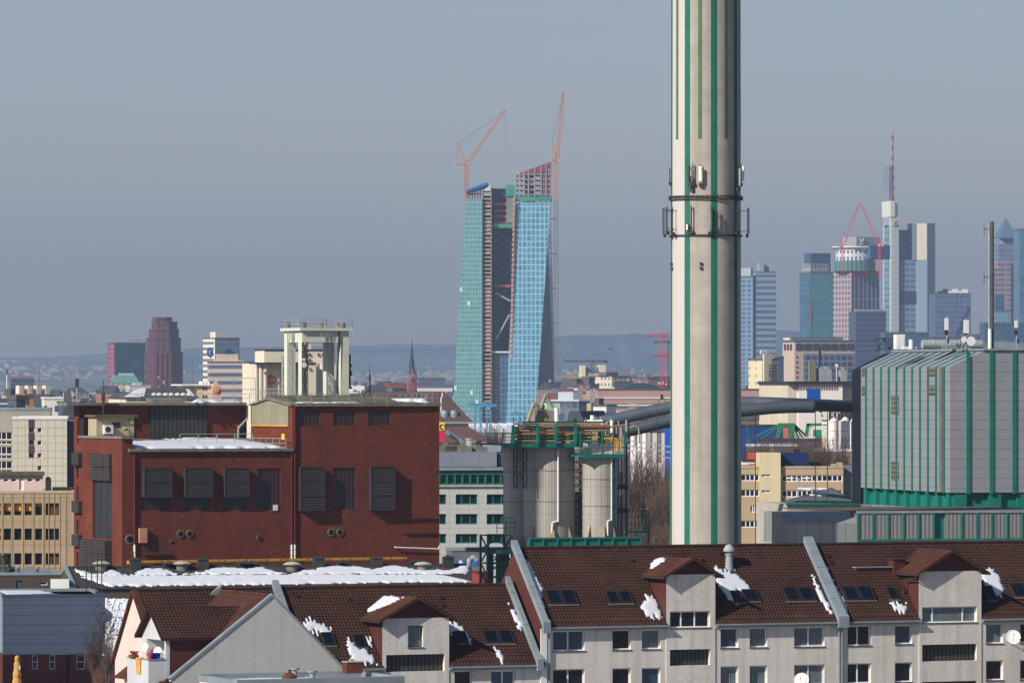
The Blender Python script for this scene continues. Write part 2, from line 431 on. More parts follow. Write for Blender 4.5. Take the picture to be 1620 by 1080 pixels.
M_steel = mat('galvanised steel', c(150,156,158), .5, .15, 1, spec=.5)
M_rust = mat('red oxide paint', c(96,30,30), .7, .2, 1)
M_yel = mat('yellow ochre paint', c(196,146,60), .7, .15, 1, streak=.4)
M_conc = mat('concrete', c(176,172,160), .9, .1, .4, streak=.35, fine=.15)
M_roof = mat('bitumen roof', c(88,88,82), .95, .25, .3, fine=.2)
M_brickred = brick('chimney brick', c(116,64,48), c(92,48,38), c(74,60,52))
# ------------------------------------------------------------ ground, hills
g = MB(); g.poly([(-40000,-3000,0),(40000,-3000,0),(40000,60000,0),(-40000,60000,0)])
def ground_mat():
    m, n, p = _nodes('winter ground'); tc = n.nodes.new('ShaderNodeTexCoord').outputs['Object']
    a = _mix(n, _ramp(n, _noise(n, tc, .02, 8), .4, .6), c(88,80,70), c(112,106,98))
    s = _ramp(n, _noise(n, tc, .012, 9), .5, .56)
    n.links.new(_mix(n, s, a, (.24,.25,.27)), p.inputs['Base Color']); p.inputs['Roughness'].default_value = 1
    return m
tag(g.build('ground', ground_mat()), 'winter ground with patches of old snow', kind='structure')
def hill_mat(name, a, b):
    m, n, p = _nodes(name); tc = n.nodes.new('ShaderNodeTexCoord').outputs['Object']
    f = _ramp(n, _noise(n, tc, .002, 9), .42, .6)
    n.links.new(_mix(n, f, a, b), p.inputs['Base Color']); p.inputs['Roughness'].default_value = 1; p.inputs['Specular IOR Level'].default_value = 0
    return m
def hills(name, Y, prof, depth, m, n=140):
    b = MB(); rr = random.Random(int(Y)); xs = [prof[0][0]+(prof[-1][0]-prof[0][0])*i/n for i in range(n+1)]
    def top(px):
        for (a, ya), (q, yq) in zip(prof, prof[1:]):
            if a <= px <= q: return ya+(yq-ya)*(px-a)/(q-a)
        return prof[-1][1]
    rows = []
    for r in range(9):
        f = r/8; row = []
        for px in xs:
            Yr = Y-depth*(1-f); h = max(0, PZ(top(px), Y))
            z = h*(f**1.6)*(1+.06*math.sin(px*.09+r)*(1-f))+rr.uniform(-1,1)*h*.012 if r else -5
            row.append((PX(px, Y), Yr, z))
        rows.append(row)
    idx = [b.pts(r) for r in rows]
    for r in range(8):
        for i in range(n): b.F.append((idx[r]+i, idx[r]+i+1, idx[r+1]+i+1, idx[r+1]+i))
    last = [(x, y+3000, -5) for x, y, z in rows[-1]]; q = b.pts(last)
    for i in range(n): b.F.append((idx[8]+i, idx[8]+i+1, q+i+1, q+i))
    return tag(b.build(name, m), kind='structure')
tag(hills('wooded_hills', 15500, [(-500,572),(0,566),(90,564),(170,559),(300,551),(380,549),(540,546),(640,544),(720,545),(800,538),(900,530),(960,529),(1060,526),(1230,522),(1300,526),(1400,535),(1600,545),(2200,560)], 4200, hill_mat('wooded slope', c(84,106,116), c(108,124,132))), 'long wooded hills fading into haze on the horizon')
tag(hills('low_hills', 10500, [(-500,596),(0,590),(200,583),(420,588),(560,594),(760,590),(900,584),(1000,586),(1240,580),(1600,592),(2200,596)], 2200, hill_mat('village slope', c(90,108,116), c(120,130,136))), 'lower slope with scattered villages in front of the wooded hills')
# tiny houses of the villages on the slope
b = MB(); rr = random.Random(3)
for cx, cy, sx, sy, n in ((40,584,60,10,40),(110,588,50,8,26),(230,588,90,10,28),(560,598,60,8,70),(700,592,70,9,60),(930,590,80,8,34),(60,597,80,6,30)):
    for _ in range(n):
        px = rr.gauss(cx, sx*.6); py = rr.gauss(cy, sy*.6); Y = 9600+rr.uniform(-900,300); x, z = PX(px, Y), PZ(py, Y); w_ = rr.uniform(2,6)
        if z < 2: z = 2
        b.box(x-w_, x+w_, Y-w_*.5, Y+w_*.5, z-2, z+rr.uniform(1,3))
tag(b.build('hillside_villages', mat('pale house walls', (.28,.29,.3), .9, .5, .01)), 'specks of pale village houses on the hazy slope', kind='stuff')
# ------------------------------------------------------------ apartment houses in the foreground
FR = F(862, 405, 24)
ZE, ZR, VR = 12.94, 18.15, 5.2
MS = (ZR-ZE)/VR
def roof_pt(ze, m):
    cs = math.hypot(1, m)
    return lambda a, b: (a, b/cs, ze+b/cs*m)
def snow_on(root, polys, ze, m, label, f=FR, seed=1, th=.07):
    mb = MB(); cs = math.hypot(1, m); N = Vector((0, -m, 1)).normalized()
    for i, pl in enumerate(polys):
        q = [f.roof(px, py, ze, m) for px, py in pl]
        snow_cells(mb, roof_pt(ze, m), [(u, v*cs) for u, v in q], seed=seed+i, N=N, th=th)
    o = mb.build('snow_patches', M_snow, None); o.location = (f.X, f.Y, 0); o.rotation_euler = (0,0,R(f.a))
    return tag(o, label, kind='stuff')
def coping(root, u0, u1, ze, m, v0, v1, up=.42, label=None):
    b = MB(); e = .3
    b.hull([(u0,v0,ze+m*v0+.1),(u1,v0,ze+m*v0+.1),(u1,v1,ze+m*v1+.1),(u0,v1,ze+m*v1+.1)],
           [(u0,v0,ze+m*v0+up+.2),(u1,v0,ze+m*v0+up+.2),(u1,v1,ze+m*v1+up+.2),(u0,v1,ze+m*v1+up+.2)])
    b.hull([(u0-.04,v0-.3,ze+m*v0-.35),(u1+.04,v0-.3,ze+m*v0-.35),(u1+.04,v0,ze+m*v0-.35),(u0-.04,v0,ze+m*v0-.35)],
           [(u0-.04,v0-.3,ze+m*v0+up+.05),(u1+.04,v0-.3,ze+m*v0+up+.05),(u1+.04,v0+.02,ze+m*v0+up+.22),(u0-.04,v0+.02,ze+m*v0+up+.22)])
    k = 5
    for i in range(1, k): t = v0+(v1-v0)*i/k; z = ze+m*t+up+.2; b.box(u0-.02,u1+.02,t-.02,t+.02,z-.06,z+.03)
    return b.build('parapet_coping', M_zinc, root, label)
def skylight(root, f, ze, m, px0, px1, pyb, pyt, n=1, snow=False):
    u0, v0 = f.roof(px0, pyb, ze, m); u1, _ = f.roof(px1, pyb, ze, m); _, v1 = f.roof(px0, pyt, ze, m); v1 = max(v1, v0+.5)
    cs = math.hypot(1, m); N = Vector((0,-m,1)).normalized(); wd = (u1-u0)/n; B = Vector((0,1/cs,m/cs)); L = (v1-v0)*cs
    for i in range(n):
        mb = MB(); pb = MB()
        def bx(q, a0, a1, b0, b1, h0, h1):
            P = lambda a, b, h: tuple(Vector((u0+i*wd+a, v0, ze+m*v0))+B*b+N*h)
            q.hull([P(a0,b0,h0),P(a1,b0,h0),P(a1,b1,h0),P(a0,b1,h0)], [P(a0,b0,h1),P(a1,b0,h1),P(a1,b1,h1),P(a0,b1,h1)])
        g = .05; w_ = wd-g; t = .09
        bx(mb,g,w_,0,t,0,.2); bx(mb,g,w_,L-t,L,0,.2); bx(mb,g,g+t,t,L-t,0,.2); bx(mb,w_-t,w_,t,L-t,0,.2)
        bx(pb,g+t,w_-t,t,L-t,.1,.16)
        o = mb.build('roof_window', M_skf, root); pb.build('pane', M_skyl, o)
        if i == n-1:
            q = MB(); P = lambda a, b, h: tuple(Vector((u0+a, v0, ze+m*v0))+B*b+N*h)
            q.hull([P(-.05,-.16,.06),P(n*wd,-.16,.06),P(n*wd,0,.06),P(-.05,0,.06)], [P(-.05,-.16,.11),P(n*wd,-.16,.11),P(n*wd,0,.13),P(-.05,0,.13)])
            q.build('flashing', mat_flash, o)
M_skf = mat('roof window frame', c(40,40,42), .5, .2, 1)
mat_flash = mat('lead flashing', c(92,88,76), .7, .2, 1)
def gable_dormer(root, f, ze, m, u0, u1, vf, zt, zap, zb, wall_m, cheek_m, name_l=None):
    """front wall panel is punched by the caller; returns the panel"""
    um = (u0+u1)/2
    mb = MB(); p = Panel(f, root, mb, u0, vf, 0, u1-u0, zb, zt)
    ch = MB()
    vb = (zt-ze)/m+.3
    ch.box(u0,u0+.12,vf+.005,vb,ze-.3,zt); ch.box(u1-.12,u1,vf+.005,vb,ze-.3,zt); ch.box(u0+.12,u1-.12,vf+.7,vb,ze-.3,zt)
    mb.poly([(u0,vf,zb),(u0,.0,zb),(u0,0,zt),(u0,vf,zt)]); mb.poly([(u1,vf,zb),(u1,.0,zb),(u1,0,zt),(u1,vf,zt)]); mb.poly([(u0,vf,zt),(u1,vf,zt),(u1,vf+.3,zt),(u0,vf+.3,zt)])
    # gable triangle, set a little back from the wall face
    ch.prism([(u0,zt+.003),(u1,zt+.003),(um,zap-.08)], vf+.12, (zap-ze)/m)
    ch.build('dormer_cheek', cheek_m, root)
    r = MB(); ov = .42; sl = (zap-zt)/(um-u0)
    for sgn in (-1, 1):
        ue = u0-ov if sgn < 0 else u1+ov; zee = zt-ov*sl+.08
        L = math.hypot(um-ue, zap+.08-zee); ve = (zee-ze)/m; vr = (zap-ze)/m
        B = Vector((um-ue, 0, zap+.08-zee)).normalized()
        vs = vf-.55
        if sgn < 0: O = (ue, vs, zee); A = (0,1,0)
        else: O = (ue, vs, zee); A = (0,1,0)
        tiles(r, O, A, B, 0, L, lim=lambda b, L=L, ve=ve, vr=vr, vs=vs: (0, ve+(vr-ve)*b/L-vs+.12), amp=.02)
        # soffit slab below the tiles
        r.hull([(ue,vs+.02,zee-.12),(um,vs+.02,zap-.06),(um,vr,zap-.06),(ue,ve,zee-.12)], [(ue,vs+.02,zee+.0),(um,vs+.02,zap+.07),(um,vr,zap+.07),(ue,ve,zee+.0)])
    o = r.build('dormer_roof', M_tile2, root)
    q = MB()
    for ue in (u0-ov-.08, u1+ov+.0): q.box(ue, ue+.09, vf-.55, (zt-ze)/m, zt-ov*sl-.06, zt-ov*sl+.05)
    q.build('gutter', M_dark, o)
    return p
def house(label, u0, u1, ze, zr, vback=None, zeb=None, bays=()):
    t = thing('apartment_house', label, 'apartment house', FR)
    m = (zr-ze)/VR; wl = MB()
    p = Panel(FR, t, wl, u0, 0, 0, u1-u0, 0, ze-.02)
    vb = vback or 2*VR; zb2 = zeb or ze
    # end walls, back and the body under the roof
    wl.poly([(u0,vb,0),(u1,vb,0),(u1,vb,zb2),(u0,vb,zb2)])
    p2 = (u0, u1, vb, zb2)
    r = MB(); cs = math.hypot(1, m); L = cs*(VR+.3)
    tiles(r, (u0, .4, ze+.4*m), (1,0,0), (0,1/cs,m/cs), 0, L-.7*cs, lim=lambda b: (0, u1-u0))
    segs = []; a_ = u0
    for q0, q1 in bays: segs.append((a_, q0)); a_ = q1
    segs.append((a_, u1))
    mbk = (zr-zb2)/(vb-VR)
    r.poly([(u0,VR,zr),(u1,VR,zr),(u1,vb+.3,zb2-.3*mbk),(u0,vb+.3,zb2-.3*mbk)])
    r.cyl((u0,VR,zr+.03),(u1,VR,zr+.03),.13,.13,6)
    for a_, b_ in segs: tiles(r, (a_, -.3, ze-.3*m), (1,0,0), (0,1/cs,m/cs), 0, .7*cs, lim=lambda b, a_=a_, b_=b_: (0, b_-a_), tc=.35*cs)
    r.build('roof', M_tile, t)
    for a_, b_ in segs:
        gu = MB(); gu.box(a_, b_, -.46, -.28, ze-.3*m-.06, ze-.3*m+.06); gu.box(a_,b_,-.28,-.006,ze-.3*m-.18,ze-.3*m-.061); gu.build('gutter', M_zinc, t)
    return t, p, wl, m
def gable_end(t, u, ze, zr, vb, zeb, m_, thick=.3, sgn=1, zlow=0):
    b = MB(); b.prism_u([(0.01,zlow),(vb-.01,zlow),(vb-.01,zeb),(VR,zr),(0.01,ze)], u, u+thick*sgn); b.build('gable_wall', m_, t)
def dish(t, p, px, py, r, off=.45, az=-35, name='satellite_dish'):
    q = p.s_of(px); z = p.z_of(py, q); c0 = Vector(p.loc(q, -off, z))
    b = MB(); ax = Vector((math.sin(R(az)), -math.cos(R(az)), .45)).normalized(); a = ax.orthogonal().normalized(); bb = ax.cross(a)
    rings = []
    for k, (rr_, d) in enumerate(((.02,0),(.5,.03),(.8,.09),(1,.16),(1,.13),(.8,.05),(.5,-.02),(.02,-.04))):
        rings.append(b.pts([tuple(c0+ax*d*r*1.4+(a*math.cos(t_*math.pi/9)+bb*math.sin(t_*math.pi/9))*r*rr_) for t_ in range(18)]))
    for k in range(7):
        for i in range(18): j = (i+1) % 18; b.F.append((rings[k]+i, rings[k]+j, rings[k+1]+j, rings[k+1]+i))
    o = b.build(name, M_white, t)
    s = MB(); s.bar(c0+ax*(-.02), Vector(p.loc(q-.1, 0, z-.3)), .05); s.bar(c0-Vector((0,0,r*.9)), c0+ax*r*1.1, .03); s.cyl(c0+ax*r*1.0, c0+ax*r*1.25, .05, .05, 8)
    s.build('bracket', M_steel, o); return o
def tile_vents(t, pts, ze, m):
    for px, py in pts:
        u, v = FR.roof(px, py, ze, m); b = MB(); z = ze+m*v
        b.box(u-.12, u+.12, v-.02, v+.35, z-.02, z+.33); b.build('roof_vent', M_tile, t)
W = dict(fm=M_pvc, dep=.2, fw=.085, sill=M_dark)
uD = FR.u(1331)          # party wall between the two right houses
# ---- house with two dormers right of the low row (R1)
t, p, wl, m = house('cream apartment house under the chimney, brown tiled roof with silver roof cowl', 0, uD, ZE, ZR, bays=[(FR.u(1053.5), FR.u(1131))]); H1 = t
g1, g2, gb, gc = M_gl, M_glb, M_glb, M_glc
for (a, b_, y0, y1, mu, gm) in ((875,925,997,1029,(.5,),g2),(969,998,995.5,1027,(),g1),(1015.5,1045,995,1026,(),gc),(1140,1168,993,1024,(),g2),(1186,1214,992,1023,(),gc),(1256.5,1304.5,991,1022,(.5,),gc),
        (875,925,1057.5,1089,(.5,),g1),(969,998,1056,1087,(),g1),(1015.5,1045,1055.5,1086,(),g2),(1140,1168,1053,1084,(),gc),(1186,1214,1052,1083,(),gc),(1256.5,1304.5,1050.5,1082,(.5,),gc)):
    p.win(a, b_, y0, y1, mull=mu, pm=gm, **W)
du0, du1 = FR.u(1053.5), FR.u(1131)
zt = FR.z(908, (du0+du1)/2, -.0); zap = FR.z(884, (du0+du1)/2, -.4)
p.L = uD
# the wall dormer stands 6 cm proud of the facade and carries its own windows
d = gable_dormer(t, FR, ZE, m, du0, du1, -.06, zt, zap, 8.0, M_plaster, M_brown)
d.win(1060, 1123.5, 966, 992, mull=(.3,.64), pm=M_gl, **W)
a = d.rect(1060, 1123.5, 1026.5, 1052); d.winm(*a, mull=(), fw=.05, fm=M_dark, pm=M_log, dep=.35, name='loggia', pane='glazing')
d.z0 = 0; p.h.append((d.u-p.u+.01, d.u-p.u+d.L-.01, 0, p.z1, None)); d.done(); d.mb.build('bay_wall', M_plaster, t)
p.done(); wl.build('wall', M_plaster, t)
gable_end(t, 0.01, ZE, ZR, 2*VR, ZE, M_brown)
coping(t, -.32, .16, ZE, m, -.3, VR)
c2 = coping(t, uD-.45, uD+.3, ZE, m, -.3, VR)
for q in ((868,916,957,935,2),(962.5,1003,955.5,937,2),(1178,1203,952,934,1),(1244,1292,951.5,931,2)): skylight(t, FR, ZE, m, *q)
skylight(t, FR, ZE, m, 1160, 1178, 954, 936)
tile_vents(t, ((1000,890),(1111,890),(1140,880)), ZE, m)
u, v = FR.roof(1155, 902, ZE, m); z = ZE+m*v
b = MB(); b.box(u-.42,u+.42,v-.1,v+.45,z-.1,z+.12); b.lathe(u, v+.15, [(.33,z),(.25,z+.95),(.24,z+1.1),(.33,z+1.13),(.33,z+1.2),(.2,z+1.22),(.2,z+1.35),(.44,z+1.4),(.44,z+1.52),(.25,z+1.85),(.1,z+1.9),(.0,z+1.95)], 18)
b.sm = False; b.build('roof_cowl', M_steel, t)
dish(t, p, 1263.5, 1075, .55)
snow_on(t, [[(829,886),(838,893),(850,918),(858,930),(862,965),(861,973),(852,950),(840,915)], [(1028,940),(1036,945),(1043,962),(1046,976),(1036,978),(1020,969),(1012,957),(1017,947)],
    [(1131,898),(1146,902),(1168,911),(1187,929),(1186,936),(1168,935),(1160,940),(1168,957),(1153,950),(1142,935),(1131,915)], [(1283,903),(1290,918),(1304,945),(1319,972),(1313,974),(1300,955),(1288,925)]], ZE, m,
    'ragged snow patches on the brown roof left of and beside the chimney base dormer', seed=4)
# snow on the dormer roof
def dorm_snow(px_poly, u0, zt, sl, label, seed):
    mb = MB(); zee = zt
    q = [FR.slope_u(px, py, zt+.08, sl, u0) for px, py in px_poly]; cs = math.hypot(1, sl)
    snow_cells(mb, lambda a, b: (u0+a/cs, b, zt+.08+sl*a/cs), [((u_-u0)*cs, v_) for u_, v_ in q], seed=seed, N=Vector((-sl,0,1)).normalized(), th=.14, jit=.2)
    o = mb.build('snow_patches', M_snow); o.location = (FR.X, FR.Y, 0); o.rotation_euler = (0,0,R(FR.a)); tag(o, label, kind='stuff')
sl1 = (zap-zt)/((du1-du0)/2)
dorm_snow([(1027,896),(1037,887),(1051,882),(1053,886),(1042,893),(1031,900)], du0, zt, sl1, 'small snow tongue on the roof of the chimney-side dormer', 5)
pipe = MB(); q = MB()
for dx in (-.12, .12): pipe.vcyl(uD-.12+dx, -.12, .07, 0, ZE-.4, 8)
pipe.build('downpipe', M_zinc, t)
q.box(-.35, .12, -.1, .0, 0, ZE-.35); q.build('corner_strip', M_white, t)
q = MB(); q.vcyl(.3, -.12, .07, 0, ZE-.4, 8); q.build('downpipe', M_zinc, t)
# ---- right end house (R2)
uE = FR.u(1760)
t, p, wl, m = house('cream apartment house at the right edge, below the green-striped grey plant', uD+.004, uE, ZE, ZR, bays=[(FR.u(1453.5), FR.u(1552))]); H2 = t
for (a, b_, y0, y1, mu, gm) in ((1341,1378,989,1020.5,(.46,),g1),(1416,1443,988,1018,(),g2),(1560,1587,985.5,1017,(),gc),(1614,1648,985,1016,(.5,),g1),
        (1341,1378,1048.5,1080,(.46,),g1),(1416,1443,1047,1078,(),g1),(1560,1587,1044,1075,(),g1),(1614,1648,1043,1074,(.5,),g1)):
    p.win(a, b_, y0, y1, mull=mu, pm=gm, **W)
du0, du1 = FR.u(1453.5), FR.u(1552)
zt = FR.z(903, (du0+du1)/2); zap = FR.z(872, (du0+du1)/2, -.4)
d = gable_dormer(t, FR, ZE, m, du0, du1, -.06, zt, zap, 8.0, M_plaster, M_brown)
d.win(1459, 1545.5, 959, 984, mull=(.21,.76), pm=M_glc, **W)
for (y0, y1) in ((1018.5,1045),(1077,1103)):
    a = d.rect(1459, 1545.5, y0, y1); d.winm(*a, mull=(), fw=.05, fm=M_dark, pm=M_log, dep=.35, name='loggia', pane='glazing')
d.z0 = 0; p.h.append((d.u-p.u+.01, d.u-p.u+d.L-.01, 0, p.z1, None)); d.done(); d.mb.build('bay_wall', M_plaster, t)
p.done(); wl.build('wall', M_plaster, t)
gable_end(t, uE-.4, ZE, ZR, 2*VR, ZE, M_brown)
for q in ((1338,1387,950.5,930,2),(1407,1423.5,949,931,1),(1604,1652,945,925,2)): skylight(t, FR, ZE, m, *q)
skylight(t, FR, ZE, m, 1560, 1578, 950, 929)
tile_vents(t, ((1310,884),(1315,894)), ZE, m)
u0, v0 = FR.roof(1354, 907, ZE, m); u1, _ = FR.roof(1410, 906, ZE, m); z = ZE+m*v0
b = MB(); b.box(u0,u1,v0,v0+.9,z-.1,z+.42); o = b.build('roof_hatch', M_brown, t); b = MB(); b.box(u0-.08,u1+.08,v0-.1,v0+.95,z+.423,z+.5); b.build('hatch_cover', M_zinc, o)
u0, v0 = FR.roof(1411, 905, ZE, m); b = MB(); b.box(u0,u0+.9,v0-.35,v0+1.1,ZE+m*v0-1.2,ZE+m*v0+.95); o = b.build('dormer_box', M_brown, t)
b = MB(); b.box(u0-.1,u0+1.15,v0-.45,v0+1.1,ZE+m*v0+.953,ZE+m*v0+1.03); b.build('hatch_cover', M_dark, o)
b = MB(); b.tube([(du0-.4,-.45,zt-.35),(du0-.4,-.3,zt-.5),(du0-.4,1.6,zt-.6),(du0-.4,1.6,zt-2.6)], .06); b.build('downpipe', M_dark, t)
dish(t, p, 1594.5, 1007, .56, off=.75, az=-20)
snow_on(t, [[(1300,889),(1308,898),(1322,930),(1340,958),(1341,973),(1334,972),(1320,945)], [(1408,954),(1434,953),(1433,965),(1427,972),(1420,966),(1410,961)],
    [(1552,899),(1572,903),(1583,917),(1590,935),(1584,943),(1572,940),(1558,925),(1552,915)]], ZE, m, 'ragged snow patches on the brown roof at the right edge', seed=14)
# ---- the lower middle row (M)
ZEM, ZRM = 10.3, 15.55
uM = FR.u(214, VR)
vbk = FR.v(183, uM); zbk = FR.z(1040, uM, vbk)
t, p, wl, m = house('lower cream apartment house with snowy dormer, left of the taller brown-gabled one', uM, -.03, ZEM, ZRM, vbk, zbk, bays=[(FR.u(605), FR.u(710))]); H3 = t
for (a, b_, y0, y1, mu, gm) in ((719,747,1060,1092,(),g1),(777,815,1060,1092,(.5,),g2)): p.win(a, b_, y0, y1, mull=mu, pm=gm, **W)
du0, du1 = FR.u(605), FR.u(710)
zt = FR.z(977, (du0+du1)/2); zap = FR.z(946, (du0+du1)/2, -.4)
d = gable_dormer(t, FR, ZEM, m, du0, du1, -.06, zt, zap, 6.0, M_plaster, M_brown)
d.win(645.5, 669.5, 989, 1023, pm=M_glc, fm=M_dark, dep=.25, fw=.06, sill=M_dark)
a = d.rect(611, 703.5, 1034.5, 1061.5); d.winm(*a, mull=(), fw=.05, fm=M_dark, pm=M_log, dep=.35, name='loggia', pane='glazing')
d.z0 = 0; p.h.append((d.u-p.u+.01, d.u-p.u+d.L-.01, 0, p.z1, None)); d.done(); d.mb.build('bay_wall', M_plaster, t)
p.done(); wl.build('wall', M_plaster, t)
coping(t, -.78, -.4, ZEM, m, -.3, VR)
uc = FR.u(430, VR); coping(t, uc, uc+.5, ZEM, m, -.3, VR)
for q in ((768,816,1019,999,2),(562,582,1025,1005,1),(722,742,1018,1000,1)): skylight(t, FR, ZEM, m, *q)
skylight(t, FR, ZEM, m, 512, 533, 1022, 1002)
tile_vents(t, ((553,952),(698,950),(700,962),(465,945),(470,947)), ZEM, m)
snow_on(t, [[(476,985),(490,980),(510,987),(528,996),(529,1003),(508,1003),(488,1000),(480,992)], [(548,1013),(556,1011),(560,1016),(560,1022),(578,1027),(590,1040),(598,1050),(560,1050),(553,1035),(548,1022)], [(580,1010),(588,1012),(592,1022),(586,1027),(580,1022)],
    [(709,980),(722,985),(735,996),(745,1012),(738,1016),(728,1003),(709,1002)], [(807,959),(812,962),(820,978),(828,994),(822,998),(813,980)], [(780,1023),(787,1024),(796,1040),(800,1048),(793,1048),(785,1036)]], ZEM, m,
    'ragged snow patches on the lower middle roof around its dormer', seed=24)
sl1 = (zap-zt)/((du1-du0)/2)
dorm_snow([(573,968),(590,952),(604,943),(636,946),(622,954),(598,963),(583,969)], du0, zt, sl1, 'white snow slab on the roof of the middle dormer', 35)
# left end gable, pale pink
b = MB(); b.prism_u([(0,0),(vbk,0),(vbk,zbk),(VR,ZRM-.15),(0,ZEM-.1)], uM-.05, uM+.25); b.build('gable_wall', M_pink, t)
b = MB(); b.hull([(uM-.3,VR,ZRM-.12),(uM-.3,vbk+.3,zbk-.5),(uM+.2,vbk+.3,zbk-.5),(uM+.2,VR,ZRM-.12)], [(uM-.3,VR,ZRM+.1),(uM-.3,vbk+.3,zbk-.25),(uM+.2,vbk+.3,zbk-.25),(uM+.2,VR,ZRM+.1)])
b.hull([(uM-.3,-.3,ZEM-.5),(uM-.3,VR,ZRM-.12),(uM+.2,VR,ZRM-.12),(uM+.2,-.3,ZEM-.5)], [(uM-.3,-.3,ZEM-.28),(uM-.3,VR,ZRM+.1),(uM+.2,VR,ZRM+.1),(uM+.2,-.3,ZEM-.28)])
b.build('verge_board', M_tile2, t)
# ---- the cross wing with the big grey gable
V0 = -5.0
def gp(px, py): u = FR.u(px, V0); return (u, FR.z(py, u, V0))
ap, lf, rf = gp(431, 943), gp(270, 1075), gp(546, 1061)
t = thing('gabled_house', 'house wing with big blank grey gable wall and brown roof, left of centre foreground', 'house', FR); HW = t
b = MB(); b.prism([(lf[0],0),(rf[0],0),rf,ap,lf], V0, V0+.35); b.build('gable_wall', M_plaster2, t)
b = MB(); b.prism([(lf[0]+.3,0),(rf[0]-.02,0),(rf[0]-.02,rf[1]-.2),(ap[0],ap[1]-.2),(lf[0]+.3,lf[1]-.1)], V0+.35, VR-.2); b.build('wall', M_pink, t)
r = MB()
for (e, sg) in ((lf, -1), (rf, 1)):
    dx, dz = ap[0]-e[0], ap[1]-e[1]; L = math.hypot(dx, dz); Bv = Vector((dx/L, 0, dz/L)); ov = .35
    O = Vector((e[0], V0+.3, e[1]))-Bv*ov
    tiles(r, tuple(O), (0,1,0), tuple(Bv), 0, L+ov, lim=lambda b: (0, VR-V0-.3))
    r.poly([tuple(O), tuple(O+Vector((0,VR-V0-.3,0))), (ap[0],VR,ap[1]), (ap[0],V0+.3,ap[1])])
r.cyl((ap[0],V0+.3,ap[1]+.05),(ap[0],VR,ap[1]+.05),.13,.13,6)
r.build('roof', M_tile2, t)
b = MB()
for e in (lf, rf):
    dx, dz = ap[0]-e[0], ap[1]-e[1]; L = math.hypot(dx, dz); nx, nz = (-dz/L, dx/L) if dx > 0 else (dz/L, -dx/L)
    b.hull([(e[0],V0-.06,e[1]),(ap[0],V0-.06,ap[1]),(ap[0],V0+.4,ap[1]),(e[0],V0+.4,e[1])], [(e[0]+nx*.16,V0-.06,e[1]+nz*.16),(ap[0],V0-.06,ap[1]+.2),(ap[0],V0+.4,ap[1]+.2),(e[0]+nx*.16,V0+.4,e[1]+nz*.16)])
b.build('verge_flashing', M_zinc, t)
b = MB(); b.box(lf[0]-.45, lf[0]+.05, V0-.05, V0+1.1, lf[1]-.45, lf[1]-.1); b.box(lf[0]-.55, lf[0]-.4, V0-.1, VR, lf[1]-.3, lf[1]-.16); b.build('eaves_box', M_tile2, t)
# raised parapet across the wing roof
sl = (ap[1]-lf[1])/(ap[0]-lf[0])
b = MB(); x0 = ap[0]-2.6; b.hull([(x0,VR-.4,ap[1]-2.6*sl),(ap[0],VR-.4,ap[1]),(ap[0],VR,ap[1]),(x0,VR,ap[1]-2.6*sl)], [(x0,VR-.4,ap[1]-2.6*sl+.45),(ap[0]+.05,VR-.4,ap[1]+.48),(ap[0]+.05,VR,ap[1]+.48),(x0,VR,ap[1]-2.6*sl+.45)])
b.build('parapet_coping', M_zinc, t)
# box dormer with balcony on the wing's left slope
ug = FR.u(262, -4.0); Lr = ap[0]-.5-ug
zap2, zev, va = FR.z(960, ug, -1.7), FR.z(1003, ug, -4.0), -1.7
vb1 = .6
b = MB(); hz0, hz1, hv0, hv1 = FR.z(1049, ug, -4), FR.z(1012, ug, -3), -3.75, -.3
pn = Panel(FR, t, b, ug, vb1, -90, vb1+4.0, 6.0, zev)
pn.h.append((vb1-hv1, vb1-hv0, hz0, hz1, 1.1)); pn.done()
b.prism_u([(-4,zev),(vb1,zev),(va,zap2-.1)], ug, ug+.2); b.box(ug,ug+.3,-4.02,-4.0,6,zev)
b.build('dormer_front', M_wpanel, t)
b = MB(); b.box(ug+.3, ap[0]-1, -3.99, -3.85, 6, zev); b.box(ug+1.35, ap[0]-1, -3.85, vb1, 6, zev); b.build('dormer_cheek', M_brown, t)
r = MB()
for ve, vv in ((-4.35, 1), (vb1+.35, -1)):
    L = math.hypot(va-ve, zap2-zev+.3); Bv = Vector((0, (va-ve)/L, (zap2-zev+.28)/L))
    z_e = zev-.28
    tiles(r, (ug-.45, ve, z_e), (1,0,0), tuple(Bv), 0, L, lim=lambda bb: (0, Lr+.2))
    r.hull([(ug-.45,ve,z_e-.14),(ug-.45,va,zap2-.14),(ap[0]-.7,va,zap2-.14),(ap[0]-.7,ve,z_e-.14)], [(ug-.45,ve,z_e-.01),(ug-.45,va,zap2-.01),(ap[0]-.7,va,zap2-.01),(ap[0]-.7,ve,z_e-.01)])
r.build('dormer_roof', M_tile, t)
b = MB(); zp = FR.z(1041, ug-1.25, -1.5); o = (ug-1.25, ug, -4.0, .2)
b.box(ug-1.25, ug-1.18, -4.0, .2, zp-1.75, zp); b.box(ug-1.18, ug, -4.0, -3.93, zp-1.75, zp); b.box(ug-1.18, ug, .13, .2, zp-1.75, zp); b.box(ug-1.18,ug,-3.93,.13,zp-1.75,zp-1.55)
bal = b.build('balcony', M_wpanel, t)
b = MB(); b.box(ug-1.3,ug-1.1,-4.05,.25,zp+.003,zp+.06); b.box(ug-1.1,ug,-4.05,-3.88,zp+.003,zp+.06); b.build('balcony_rail', M_zinc, bal)
def small(name, label, cat, mk, m_):
    b = MB(); mk(b); o = b.build(name, m_); o.location = (FR.X, FR.Y, 0); o.rotation_euler = (0,0,R(FR.a)); return tag(o, label, cat)
